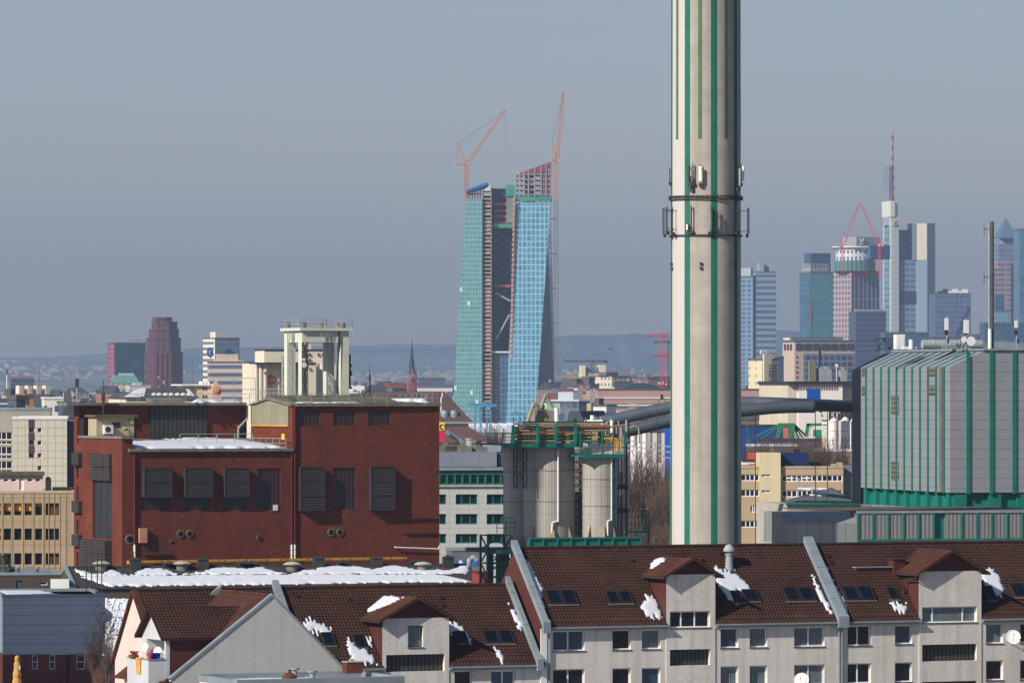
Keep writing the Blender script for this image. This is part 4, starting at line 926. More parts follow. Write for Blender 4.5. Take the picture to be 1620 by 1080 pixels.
# grey clad building with brick foot
t, f, wl, x0, x1, D, zt = fl('workshop_building', 'low grey-clad workshop on a brick base with four narrow windows, bottom left', 'building', -30, 6, 166, 940, 560, 9, None)
f_ = f; zc = f.z(1034, x1/2); D = 16
gm_ = lines('grey panel', c(140,150,158), c(96,104,112), 0, .95, 0, .05, rough=.5, var=.06)
b = MB(); b.box(x0, x1, -.25, D, zc, zt-.3); b.build('cladding', gm_, t)
p = Panel(f, t, wl, x0, 0, 0, x1-.6, 0, zc-.02)
for a_, b_ in ((24,32),(51,60),(78.5,87.5),(121,134.5)): p.win(a_, b_, 1036, 1058, trans=(.52,), pm=M_gl, fm=M_pvc, dep=.25, sill=M_dark)
p.done(); Panel(f, t, wl, x0, D, -90, D, 0, zc-.02).done(); wl.poly([(x1-.6,0,0),(x1-.6,D,0),(x1-.6,D,zc),(x1-.6,0,zc)]); wl.build('wall', brick('dark red brick', c(112,58,48), c(92,46,40), c(80,56,50), var=.4), t)
for a_ in (107,): b = MB(); u_ = f.u(a_); b.box(u_-.12,u_+.12,-.04,-.004,0,zc-.03); b.build('expansion_joint', M_black, t)
b = MB(); u_ = f.u(95); b.vcyl(u_,-.1,.05,0,zc,6); b.build('downpipe', M_rust, t)
roofed(t, x0, x1, D, zt, edge=M_zinc, par=.3, sn=((.02,.03),(.5,.05),(.62,.3),(.5,.95),(.02,.95)))
# snowy yard
b = MB(); b.box(PX(-40,540), PX(190,540), 470, 560.0-1, -.02, .12); 
tag(b.build('yard_snow', M_snow), 'snow-covered yard in front of the grey workshop', kind='structure')
# brown flat building behind it
t, f, wl, x0, x1, D, zt = fl('flat_annex', 'low dark brown flat-roofed annex at the left edge, in front of the tan office', 'building', -20, -10, 96, 905, 598, 8, None)
D = 10; p, q = shell(f, t, wl, x1, D, 0, zt-.3, x0); p.win(25, 36, 918, 933, fm=M_dark, pm=mat('blue grey door', c(60,76,88), .6), dep=.1, name='door', pane='door_leaf'); p.win(62.5, 75, 919.5, 925, fm=M_pvc, pm=M_gl, dep=.1); p.done(); q.done()
wl.build('wall', lines('dark brown render', c(74,62,56), c(60,50,46), 3, 0, .02), t); roofed(t, x0, x1, D, zt, edge=M_zinc, sn=((.0,.5),(.4,.5),(.4,.9),(0,.9)))
for px, v_ in ((10,3),(18,4),(48,2)):
    u_ = f.u(px, v_); b = MB(); b.box(u_-.5,u_+.4,v_,v_+1,zt-.3,zt+.55); b.vcyl(u_+.8,v_+.4,.15,zt-.3,zt+.5,8); b.build('roof_unit', M_zinc, t)
# rooftop equipment beside it
f = F(80, 585, 5); t = thing('ventilation_unit', 'white and grey ventilation units beside the snowy shed gable', 'ventilation unit', f)
b = MB(); b.box(0,1.9,0,1.5,0,f.z(916)); b.build('white_duct', M_white, t)
b = MB(); u0_, u1_ = f.u(90), f.u(124); z0_, z1_ = f.z(944), f.z(926); b.box(u0_,u1_,.3,2.4,0,z1_-.4)
o = b.build('housing', M_zinc, t)
for i in range(6):
    q = MB(); w_ = (u1_-u0_)/6; q.box(u0_+w_*i+.1,u0_+w_*(i+1)-.1,.24,.297,z0_+.3,z1_-.6); q.build('vent_grille', M_dark, o)
b = MB(); b.ball((u0_+u1_)/2,1.2,z1_-.4,.9,12,.35); o = b.build('snow_patches', M_snow); o.location = t.location; o.rotation_euler = t.rotation_euler; tag(o, 'snow cap on the grey ventilation unit', kind='stuff')
for ii_, (px, y0, y1) in enumerate(((136.5,868,940),(145,866,940),(154,880,940),(161,866,940))):
    f = F(px, 575, 0); b = MB(); b.vcyl(0,0,.06,0,f.z(y0),6); b.bar((-.3,0,f.z(y0)-.4),(.3,0,f.z(y0)-.4),.04); o = b.build('roof_mast', M_dark); o.location = (f.X, f.Y, 0)
    tag(o, ('tallest of four thin masts before the snowy shed, leftmost','second of four thin masts before the snowy shed','third of four thin masts before the snowy shed, a short one','rightmost of four thin masts before the snowy shed')[ii_], 'mast', 'thin masts before the snowy shed')
# tan office
t, f, wl, x0, x1, D, zt = fl('tan_office', 'tan office block with dark windows and yellow blinds, left edge', 'office block', -40, -20, 117, 776, 692, 6, None)
D = 12; p, q = shell(f, t, wl, x1, D, 0, zt-.3, x0)
M_blind = mat('yellow blind', c(226,160,50), .8); M_brc = mat('brown curtain', c(92,66,48), .9, .3, 3)
for r, (y0, y1) in enumerate(((795.5,814.5),(835.5,853.5),(874.5,892.5))):
    for i, (a_, b_) in enumerate(((-10,1.5),(6,17.5),(22.5,34),(39,50.5),(55.5,66.5),(72,93.5))):
        w_ = p.win(a_, b_, y0, y1, mull=(.5,) if i == 5 and r else (), fm=M_dark, pm=(M_brc if i == 5 and r != 1 else M_gl), dep=.4, fw=.06)
        if (r == 0 and i < 5) or (r == 1 and i == 0):
            s_ = MB(); wd = p.rect(a_, b_, y0, y1); h_ = wd[3]-wd[2]; s_.box(.12, (wd[1]-wd[0])-.06, .02, .045, h_*(.35 if i < 4 else .75), h_-.06); s_.build('blind', M_blind, w_)
p.done(); q.done(); wl.build('wall', lines('tan precast panel', c(176,156,126), c(126,108,86), 1.75, 2.86, .03, .02, streak=.25), t)
b = MB(); dx = .12
for px in (4,19.5,36.5,53,69,77,86,95,104): u_ = f.u(px, -.1); b = MB(); b.box(u_-.05,u_+.05,-.05,-.004,0,zt-.3); b.build('fin', mat('tan fin', c(158,138,110), .8), t) if px == 4 else link('fin', fin_me, t, loc=(u_-fu0, 0, 0)); fin_me, fu0 = (bpy.data.objects['fin'].data, f.u(4,-.1))
roofed(t, x0, x1, D, zt, edge=mat('tan parapet', c(190,172,144), .8))
u0_, u1_ = f.u(-12,3), f.u(68,3); zz = f.z(752,u1_,3); b = MB(); p2 = Panel(f, t, b, u0_, 3, 0, u1_-u0_, zt-.3, zz)
for a_, b_ in ((6,13),(18,25.5),(43.5,51),(56.5,63.5)): p2.win(a_, b_, 757, 761.5, fm=M_pvc, pm=M_gl, dep=.1, fw=.05)
p2.win(30.5, 38, 757, 775, fm=M_pvc, pm=M_white, dep=.1, name='door', pane='door_leaf'); p2.done(); b.box(u0_,u1_,3.3,8,zt-.3,zz); b.build('roof_storey', M_pink, t)
b = MB(); b.box(u0_-.3,u1_+.2,2.6,8.3,zz+.002,zz+.45); b.build('roof_storey_roof', M_moss, t)
b = MB(); a_, b_ = f.u(72.5,3), f.u(81,3); b.cyl(((a_+b_)/2,3,f.z(758,a_,3)),((a_+b_)/2,5,f.z(758,a_,3)),(b_-a_)/2,(b_-a_)/2,14); b.box(a_,b_,3,5,zt-.3,f.z(758,a_,3)); b.build('duct_hood', M_dark, t)
b = MB(); b.box(f.u(84,3), f.u(116,3), 3, 6, zt-.3, zt+.35); b.build('roof_unit', M_dark, t)
# tiled office
t, f, wl, x0, x1, D, zt = fl('tiled_office', 'pale grey tiled office block with dark window strips behind the tan office', 'office block', 20, 20, 106, 659, 720, 4, None)
D = 22; p, q = shell(f, t, wl, x1, D, 0, zt-.3, x0)
M_tilec = lines('pale square cladding tiles', c(202,196,178), c(150,146,134), .95, .95, .07, .07, rough=.6, var=.05)
M_pur = mat('purple window frame', c(120,60,110), .5)
for y0 in (676.5, 696.5, 716.5, 736.5): 
    p.win(59.5, 66, y0+0, y0+7.5, fm=M_pvc, pm=M_gl, dep=.15, fw=.07)
    if y0 < 736: p.win(45.5, 54, y0, y0+7.5, fm=M_pur, pm=M_gl, dep=.1, fw=.12)
a_ = p.rect(45, 54.5, 683, 745); b = MB(); b.box(a_[0], a_[1], -.04, -.003, f.z(683.8,a_[0])-.0-(f.z(683.8,a_[0])-f.z(696,a_[0])), f.z(684.2,a_[0])); b.box(a_[0],a_[1],-.04,-.003,f.z(716,a_[0]),f.z(704.3,a_[0])); b.box(a_[0],a_[1],-.04,-.003,f.z(676,a_[0]),f.z(663,a_[0])); b.build('dark_strip', mat('dark strip', c(74,66,74), .4), t)
p.done(); q.done(); wl.build('wall', M_tilec, t); roofed(t, x0, x1, D, zt, edge=M_white)
b = MB(); u_ = f.u(113, D*.5); b.box(x1+.01, x1+1.0, 1, D-1, 0, zt-.6); b.build('side_strip', mat('blue grey side', c(70,84,104), .4), t)
t, f, wl, x0, x1, D, zt = fl('tiled_office', 'grey tiled block with grid windows at the left edge, behind the pale one', 'office block', -40, -30, 80, 645, 742, 4, None)
D = 16; p, q = shell(f, t, wl, x1, D, 0, zt-.3, x0)
for y0 in (683,706,729): p.win(-5, 19.3, y0, y0+12, mull=(.3,.62), pm=M_gl, fm=M_pvc, dep=.1); p.win(-5, 19.3, y0+14, y0+19.5, mull=(.3,.62), fm=M_pvc, pm=M_gl, dep=.1)
p.done(); q.done(); wl.build('wall', mat('grey tile cladding', c(150,148,140), .7, .1, .5), t); roofed(t, x0, x1, D, zt)
# ------------------------------------------------------------ the tall chimney
FC = F(1116.5, 562, 0)
def chimney():
    t = thing('power_plant_chimney', 'tall white concrete chimney with green vertical stripes and antennas', 'chimney', FC)
    kk = K*FC.Y; r0, r1 = 56.6*kk, 55.0*kk; H = 104.0
    R_ = lambda z: r0+(r1-r0)*min(z, 70)/68
    m, n, p = _nodes('pale chimney concrete'); tc = n.nodes.new('ShaderNodeTexCoord').outputs['Object']
    base = _mix(n, _ramp(n, _noise(n, tc, .5, 8), .3, .7), c(162,156,145), c(180,174,163))
    base = _mix(n, _m(n, 'MULTIPLY', _ramp(n, _noise(n, tc, 1, 6, (1.5,1.5,.05)), .42, .7), .5), base, c(138,130,116))
    base = _mix(n, _m(n, 'MULTIPLY', _ramp(n, _noise(n, tc, 1, 6, (.7,.7,1.6)), .5, .75), .35), base, c(150,134,112))
    sx = n.nodes.new('ShaderNodeSeparateXYZ'); n.links.new(tc, sx.inputs[0])
    ang = _m(n, 'ARCTAN2', sx.outputs[0], _m(n, 'MULTIPLY', sx.outputs[1], -1))
    ln = _m(n, 'LESS_THAN', _m(n, 'FRACT', _m(n, 'ADD', _m(n, 'MULTIPLY', ang, 9.55), 50)), .09)
    base = _mix(n, _m(n, 'MULTIPLY', ln, .12), base, c(96,90,80))
    # sunward bay left of the first full stripe, sunlight put into its colour
    wh = _m(n, 'LESS_THAN', ang, R(-34))
    n.links.new(_mix(n, _m(n, 'MULTIPLY', wh, .75), base, c(200,194,190)), p.inputs['Base Color']); p.inputs['Roughness'].default_value = .9; p.inputs['Specular IOR Level'].default_value = .2
    b = MB(); N = 96; b.sm = True
    rings = []
    for z in [H*i/40 for i in range(41)]:
        rr_ = R_(z); rings.append(b.pts([(rr_*math.sin(2*math.pi*i/N), -rr_*math.cos(2*math.pi*i/N), z) for i in range(N)]))
    for k in range(40):
        for i in range(N): j = (i+1) % N; b.F.append((rings[k]+i, rings[k]+j, rings[k+1]+j, rings[k+1]+i))
    b.build('shaft', m, t)
    def stripe(deg, wd, z0, z1, m_):
        b = MB(); k = 8; zs = [z0+(z1-z0)*i/24 for i in range(25)]; b.sm = True; rg = []
        for z in zs: rg.append(b.pts([((R_(z)+.02)*math.sin(R(deg-wd/2+wd*i/k)), -(R_(z)+.02)*math.cos(R(deg-wd/2+wd*i/k)), z) for i in range(k+1)]))
        for a in range(24):
            for i in range(k): b.F.append((rg[a]+i, rg[a]+i+1, rg[a+1]+i+1, rg[a+1]+i))
        b.build('stripe', m_, t)
    mt = mat('green chimney stripe', c(30,106,90), .7, .12, .6, streak=.3, spec=.2); mo_ = mat('olive chimney stripe', c(84,112,76), .7, .12, .6, streak=.3, spec=.2)
    z222 = FC.z(222)
    for i in range(8): stripe(-78.5+45*i, 10.2, 0, H, mt); stripe(-56.3+45*i, 6.4, z222, H, mo_)
    def ring(py, out, h, nm):
        z = FC.z(py); b = MB(); n_ = 48; ro = R_(z)+out
        for zz in (z, z-h):
            for i in range(n_):
                a0, a1 = 2*math.pi*i/n_, 2*math.pi*(i+1)/n_; b.bar((ro*math.sin(a0),-ro*math.cos(a0),zz),(ro*math.sin(a1),-ro*math.cos(a1),zz),.09)
        for i in range(n_):
            a0 = 2*math.pi*i/n_; ri = R_(z); b.bar((ro*math.sin(a0),-ro*math.cos(a0),z),(ro*math.sin(a0),-ro*math.cos(a0),z-h),.05); b.bar((ri*math.sin(a0),-ri*math.cos(a0),z),(ro*math.sin(a0),-ro*math.cos(a0),z),.05)
            a1 = 2*math.pi*(i+1)/n_; b.bar((ro*math.sin(a0),-ro*math.cos(a0),z),(ro*math.sin(a1),-ro*math.cos(a1),z-h),.04)
        b.build(nm, M_dark, t)
    ring(311.5, .18, .3, 'ring_platform'); ring(373, .12, .06, 'ring_rail')
    def ant(deg, y0, y1, w_=.3, off=.7, m_=M_white, pole=True):
        z0, z1 = FC.z(y1), FC.z(y0); a = R(deg); rr_ = R_(z0)+off; x, y = rr_*math.sin(a), -rr_*math.cos(a); b = MB()
        b.T = Matrix.Translation((x,y,0)) @ Matrix.Rotation(a, 4, 'Z')
        if w_ > .15: b.box(-w_/2,w_/2,-.16,.0,z0+(z1-z0)*.1,z1-(z1-z0)*.05)
        else: b.vcyl(0,0,.045,z0,z1,8)
        o = b.build('antenna', m_, t); s_ = MB(); s_.T = b.T
        s_.vcyl(0,.12,.05,z0-.3,z1+.1,6)
        for z in (z0+.25, z1-.25): s_.bar((0,.12,z),(0,off,z),.06)
        s_.box(-.15,.2,.05,.3,z0-.35,z0-.02)
        s_.build('bracket', M_dark, o)
    for q in ((-27,264,292,.2,.4,M_dark),(-22,262,290,.12,.4,M_steel),(-10,264,292,.3,.4),(-79,268,288,.1,.3,M_steel),(57,266,298,.2,.4,M_steel),(64,262,290,.16,.5),(-24,280,300,.2,.3,M_dark),
              (-84,330,370,.1,.8,M_dark),(-68,329,366,.1,.8,M_dark),(-58,330,368,.1,.6,M_dark),(-24,328,366,.1,.4,M_dark),(-30,356,366,.16,.3),(4,328,368,.1,.4,M_steel),(14,336,362,.2,.4,M_dark),(52,330,366,.1,.5,M_dark),(86,330,370,.1,.8,M_dark)): ant(*q)
    for px, py in ((1062.5,418),(1107,418),(1107,425),(1063,425),(1159,420)):
        a = math.asin((px-1116.5)/56.6); z = FC.z(py); rr_ = R_(z); b = MB(); b.T = Matrix.Translation((rr_*math.sin(a),-rr_*math.cos(a),0)) @ Matrix.Rotation(a,4,'Z'); b.box(-.12,.12,-.2,.05,z-.12,z+.12); b.build('obstruction_light', M_dark, t)
chimney()
# ------------------------------------------------------------ grey-green striped plant at the right
FG = F(1503, 600, 14)
def plant():
    t = thing('boiler_house', 'grey panelled boiler house with green vertical ribs and chamfered roof edge, right', 'power plant', FG)
    f = FG; D = f.v(1362); L = f.u(1700); zt = f.z(555); zc = f.z(580); zb = f.z(779); zb2 = f.z(806); ch = 1.9; cu = 1.9
    m_pan = lines('grey metal panel', c(146,150,152), c(100,102,104), 0, 1.02, 0, .05, rough=.42, var=.07, streak=.18, metal=.15)
    # body with chamfered vertical corner at the front left and chamfered top edge on the left side
    b = MB()
    pl = [(0,0),(L,0),(L,D),(0,D)]
    b.hull([(0,0,zb),(L,0,zb),(L,D,zb),(0,D,zb)], [(0,0,zc),(L,0,zc),(L,D,zc),(0,D,zc)])
    b.hull([(0,0,zc),(L,0,zc),(L,D,zc),(0,D,zc)], [(cu+1.9,0,zt),(L,0,zt),(L,D,zt),(cu+1.9,D,zt)])
    b.build('wall', m_pan, t)
    # rear-left dark chamfer
    b = MB(); b.box(-.03,L,D+.003,D+3.2,zb2,zc-.3); b.hull([(-.03,D+.003,zc-.299),(L,D+.003,zc-.299),(L,D+3.2,zc-.299),(-.03,D+3.2,zc-.299)],[(cu+1.8,D+.003,zt-.1),(L,D+.003,zt-.1),(L,D+3.2,zt-.1),(cu+1.8,D+3.2,zt-.1)]); b.build('rear_wall', lines('dark blue panel', c(18,26,38), c(26,34,46), 0, 3.15, 0, .02, rough=.5), t)
    b = MB(); b.box(.6, L, .6, D-.6, zb2-.01, zb); b.build('recessed_storey', mat('deep green panel', c(0,116,98), .6, .15, .5), t)
    for i in range(9):
        v_ = D-.9-(D-1.2)*i/8.3; b = MB(); b.box(.15, .62, v_-.4, v_+.4, zb2, zb-.003); b.build('pilaster', M_teal, t)
    for px in (1520,1575,1620): u_ = f.u(px); b = MB(); b.box(u_-.7, u_+.7, .15, .597, zb2, zb-.003); b.build('pilaster', M_teal, t)
    n = 11; w_ = .3
    for i in range(n):
        v_ = D*(1-(i+.75)/(n+.4)); b = MB()
        b.box(-.14, -.003, v_-w_/2, v_+w_/2, zb-.1, zc); b.hull([(-.14,v_-w_/2,zc),(-.003,v_-w_/2,zc),(-.003,v_+w_/2,zc),(-.14,v_+w_/2,zc)], [(cu+1.75,v_-w_/2,zt+.04),(cu+1.9,v_-w_/2,zt+.02),(cu+1.9,v_+w_/2,zt+.02),(cu+1.75,v_+w_/2,zt+.04)])
        b.build('rib', M_teal, t)
    u0_ = f.u(1531.5); st = f.u(1568)-u0_
    for i in range(6):
        u_ = u0_+st*i; b = MB(); b.box(u_-.2, u_+.2, -.16, -.003, zb-.15, zt); b.build('rib', M_teal, t)
    b = MB(); b.box(cu+1.7, L+.2, -.2, D+.2, zt+.05, zt+.25); b.build('parapet', M_zinc, t)
    ml = lines('brown louvre', c(112,104,94), c(70,66,62), 0, .5, 0, .3)
    def lv(px0, px1, y0, y1):
        v1, v0 = f.v(px0), f.v(px1); vm = (v0+v1)/2; b = MB(); b.box(-.06,-.003,v0,v1,f.z(y1,0,vm),f.z(y0,0,vm)); b.box(-.1,-.063,(v0+v1)/2-.08,(v0+v1)/2+.08,f.z(y1,0,vm),f.z(y0,0,vm)); b.build('louvre_panel', ml, t)
    for q in ((1364,1368,581,595),(1364,1368,610,625),(1469,1480,581,595),(1469,1480,609,624.5),(1410.5,1422,625.5,655),(1410.5,1422,730,759)): lv(*q)
    v_ = f.v(1492.5); v1 = f.v(1488.5); b = MB(); b.box(-.2,-.003,v_,v1,zb,zc-.05); b.build('corner_slot', mat('slot grey', c(104,106,98), .7), t)
    # items on the roof
    def rt(name, label, cat, px, py, v_, mk, m_, cx=0):
        u_ = f.u(px, v_); b = MB(); mk(b, u_, v_, zt+.25); o = b.build(name, m_); o.location = (f.X, f.Y, 0); o.rotation_euler = (0,0,R(f.a)); return tag(o, label, cat)
    z_ = lambda py, v_: f.z(py, 0, v_)
    u1, u2 = f.u(1459, 9), f.u(1553, 9)
    o = rt('roof_duct', 'long rounded grey duct lying on the boiler house roof', 'duct', 1459, 0, 9, lambda b, u_, v_, z: (b.cyl((u1,9,z+.5),(u2,9,z+.5),.5,.5,18), [b.cyl((u1+i*1.2,9,z+.5),(u1+i*1.2+.1,9,z+.5),.54,.54,18) for i in range(1,5)]), M_steel)
    rt('cabinet', 'pale upright equipment cabinet on the boiler house roof beside the duct', 'cabinet', 1425, 0, 14, lambda b, u_, v_, z: (b.box(u_-.5,u_+.5,v_,v_+1,z,z_(529,14)), b.box(u_-.42,u_+.42,v_-.03,v_-.001,z+.3,z_(530,14)-.1)), M_white)
    rt('vent_pipe', 'short white vent pipe on the boiler house roof', 'vent', 1441.5, 0, 12, lambda b, u_, v_, z: (b.vcyl(u_,v_,.25,z,z_(537,12),12), b.box(u_-.9,u_+.6,v_,v_+.6,z,z+.3)), M_white)
    rt('cable_rack', 'small dark cage on the boiler house roof beneath the white tower', 'cage', 1409, 0, 16, lambda b, u_, v_, z: b.lattice((u_-1.6,v_,z+.6),(u_+1.3,v_,z+.6),1.2,5,.09), M_dark)
    rt('roof_unit', 'low grey ventilation box on the roof behind the long mast', 'ventilation unit', 1585, 0, 10, lambda b, u_, v_, z: (b.box(f.u(1553.5,10),f.u(1640,10),10,13,z,z_(541,10)), b.box(f.u(1575,10),f.u(1600,10),10.5,12,z_(541,10),z_(539.5,10))), M_zinc)
    def mast(px, ytop, pan, v_, lb, dish_=()):
        u_ = f.u(px, v_); t_ = thing('antenna_mast', lb, 'antenna mast', f); b = MB(); z = zt+.25; b.vcyl(u_,v_,.07,z,z_(ytop,v_),8); b.box(u_-.5,u_+.5,v_-.3,v_+.3,z,z+.1); b.bar((u_-.6,v_,z),(u_,v_,z+1.2),.05); b.build('pole', M_steel, t_)
        for (a_, c_, w) in pan: q = MB(); q.box(u_-.3,u_-.3+w,v_-.3,v_-.12,z_(c_,v_),z_(a_,v_)); q.build('antenna_panel', M_white, t_)
        for (dx, py, r_) in dish_: q = MB(); q.cyl((u_+dx,v_-.4,z_(py,v_)),(u_+dx,v_-.15,z_(py,v_)),r_,r_*.7,16); q.build('dish', M_white, t_)
        q = MB(); q.vcyl(u_+.12,v_,.13,z+.6,z+1.1,8); q.box(u_-.25,u_+.1,v_-.1,v_+.1,z+1.5,z+2.0); q.build('amplifier', M_dark, t_)
    mast(1498, 500, ((503,522,.38),), 5, 'slim antenna mast with one white panel, leftmost on the boiler house roof')
    mast(1528, 503, ((506,527,.55),), 5, 'antenna mast with white panel and two round dishes on the boiler house roof', ((.45,539.5,.5),(-.35,537,.33)))
    mast(1608.5, 504, ((507,518,.32),), 5, 'slim antenna mast with small white panel at the right end of the boiler house roof')
    b = MB(); u_ = f.u(1516, 6); [b.bar((u_+i*.25,6,zt+.25),(u_+i*.25,6,zt+.9+.3*(i%2)),.08) for i in range(-3,4)]; b.box(u_-1,u_+1,5.9,6.1,zt+.6,zt+.7); o = b.build('small_antennas', M_steel); o.location = (f.X,f.Y,0); o.rotation_euler = (0,0,R(f.a)); tag(o, 'row of small rod antennas beside the two round dishes', 'antennas')
    # the long flue pipe on the roof
    u_ = f.u(1569.5, 6); t_ = thing('roof_flue', 'tall slim metal flue standing on the boiler house roof', 'flue', f); b = MB(); z = zt+.25; b.vcyl(u_,6,.2,z,z_(350,6),14); [b.vcyl(u_,6,.23,z+i*1.6,z+i*1.6+.08,14) for i in range(8)]; b.build('pipe', mat('stained flue', c(78,78,76), .5, .35, 1.5, streak=.6), t_)
    b = MB(); b.vcyl(u_-.32,6,.1,z,z_(352,6),8); b.build('side_pipe', M_steel, t_)
    b = MB(); b.vcyl(u_-.32,5.8,.2,z,z_(520,6),10); b.build('white_sleeve', M_white, t_)
    for py in (362, 438): b = MB(); b.bar((u_-.9,6,z_(py,6)),(u_+.3,6,z_(py,6)),.08); b.bar((u_-.9,6,z_(py+10,6)),(u_-.9,6,z_(py-5,6)),.05); b.build('bracket', M_dark, t_)
    # lower green-framed plinth building
    f2 = F(1490, 572, 14)
    t2 = thing('boiler_house_annex', 'long low annex with grey corrugated front and green posts below the boiler house', 'annex', f2)
    za, zb3 = f2.z(811), f2.z(853); L2 = f2.u(1700); m_c = lines('fine corrugated grey', c(134,134,132), c(92,92,92), .42, 0, .35, rough=.6, var=.06)
    ul = f2.u(1357); b = MB(); b.box(ul, -.9, 0, 8, zb3, za); b.box(.35, L2, 0, 8, zb3, za); b.build('wall', m_c, t2)
    b = MB(); b.box(-.9,.35,.3,8,zb3,za); b.build('corner_slot', M_teal, t2)
    b = MB(); b.box(ul-.1, L2, -.12, .2, za+.003, za+.25); b.build('roof_edge', M_zinc, t2)
    b = MB(); b.box(ul-.1, L2, .2, 26, za-.05, za+.06); b.build('flat_roof', mat('brown flat roof', c(82,76,66), .95, .3, .3), t2)
    b = MB(); b.box(ul, L2, .05, 8, 0, zb3-.002); b.build('base_wall', M_conc, t2)
    b = MB(); b.box(ul-.02, L2, -.1, -.003, zb3-.1, zb3+.1); b.build('base_rail', M_teal, t2)
    for px in (1357,1381,1405,1429,1453,1477,1521,1545,1569,1593,1617,1641): u_ = f2.u(px); b = MB(); b.box(u_-.09,u_+.09,-.13,-.004,zb3+.1,za); b.build('post', M_teal, t2)
    # chamfered long left end
    zt3 = f2.z(803, ul, 0); f3l = f2.u(1217, 6); b = MB(); mz = lines('standing seam zinc', c(150,152,150), c(74,140,122), 1.32, 0, .07, rough=.45, var=.08, metal=.2)
    pr = [(-.0,zb3-.3),(0,zb3+1.7),(2.2,za+.1),(8,za+.1),(8,zb3-.3)]
    b.prism_u(pr, f3l, ul-.012); b.build('standing_seam_roof', mz, t2)
    b = MB(); b.box(f3l, ul-.012, .1, 8, 0, zb3-.303); b.build('base_wall', M_conc, t2)
    # shed roof behind with green edge
    f4 = F(1245, 640, 14); t3 = thing('green_edged_shed', 'low shed with grey pitched roof and green gutter left of the boiler house', 'shed', f4)
    L4 = f4.u(1362); z4 = f4.z(797); z5 = f4.z(771, L4, 12); b = MB(); b.hull([(0,0,z4),(L4,0,z4),(L4,12,z4),(3,12,z4)], [(.2,0,z4+.05),(L4,0,z4+.05),(L4,12,z5),(9,12,z5)]); b.build('roof', lines('grey sheet roof', c(96,104,104), c(64,74,74), .8, 0, .12), t3)
    b = MB(); b.box(-.1,L4,-.15,-.003,z4-.15,z4+.1); [b.bar((i*1.2,-.1,z4),(i*1.2+.5,-.1,z4+.5),.05) for i in range(int(L4/1.2))]; b.build('gutter', M_teal, t3)
    b = MB(); b.box(0,L4,.05,12,0,z4-.01); b.build('wall', M_conc, t3)
    b = MB(); snow_cells(b, lambda a, q: (a, q, z4+.05+(z5-z4)*q/12), [(L4-4.5,11),(L4-.5,11.5),(L4-.5,10.4),(L4-3,10.2)], .4,.3,.1, seed=2, base=.05); snow_cells(b, lambda a, q: (a, q, z4+.05+(z5-z4)*q/12), [(L4-4.5,6.2),(L4-2,7),(L4-1.8,6),(L4-4,5.4)], .4,.3,.1, seed=2, base=.05)
    o = b.build('snow_patches', M_snow); o.location = (f4.X,f4.Y,0); o.rotation_euler = (0,0,R(f4.a)); tag(o, 'narrow snow strips on the grey shed roof left of the boiler house', kind='stuff')
plant()
# ------------------------------------------------------------ conveyor tubes
def tubeway(name, label, pts, r, m_):
    b = MB(); b.sm = True; b.sweep(pts, r, 24); o = b.build(name, m_); return tag(o, label, 'conveyor tube')
P3 = lambda px, py, Y: (PX(px, Y), Y, PZ(py, Y))
M_tube = lines('slate blue tube', c(86,98,110), c(70,80,92), 0, 0, 0, 0, rough=.55) if False else mat('slate blue tube', c(64,74,86), .6, .1, .4, spec=.3)
tubeway('conveyor_tube', 'upper thick slate blue conveyor tube running past the chimney to the boiler house', [P3(x_, y_, 648-(x_-945)*.055 if x_ < 1230 else 631+(x_-1230)*.12) for x_, y_ in ((945,668),(975,662.5),(1005,656),(1035,649.5),(1062,644.5),(1090,640.5),(1120,638),(1150,637),(1180,637),(1210,637.5),(1250,639),(1300,641),(1366,643.5))], .70, M_tube)
tubeway('conveyor_tube', 'second slate blue conveyor tube just below the upper one, starting at the silos', [P3(x_, y_, 632) for x_, y_ in ((985,683),(1010,677.5),(1035,671.5),(1062,665),(1090,659.5),(1120,655),(1150,651.5),(1180,649),(1215,645.5),(1250,643.5),(1290,643))], .68, M_tube)
for i, px in enumerate((1040,1195,1290,1309)):
    x, y, z = P3(px, 652, 630); b = MB(); b.vcyl(0,0,.05,0,z,8); o = b.build('tube_support', M_dark); o.location = (x+.0, y, 0); tag(o, 'thin dark post under the conveyor tubes, '+('left of the chimney','just right of the chimney','left one before the white malt silo','right one before the white malt silo')[i], 'post')
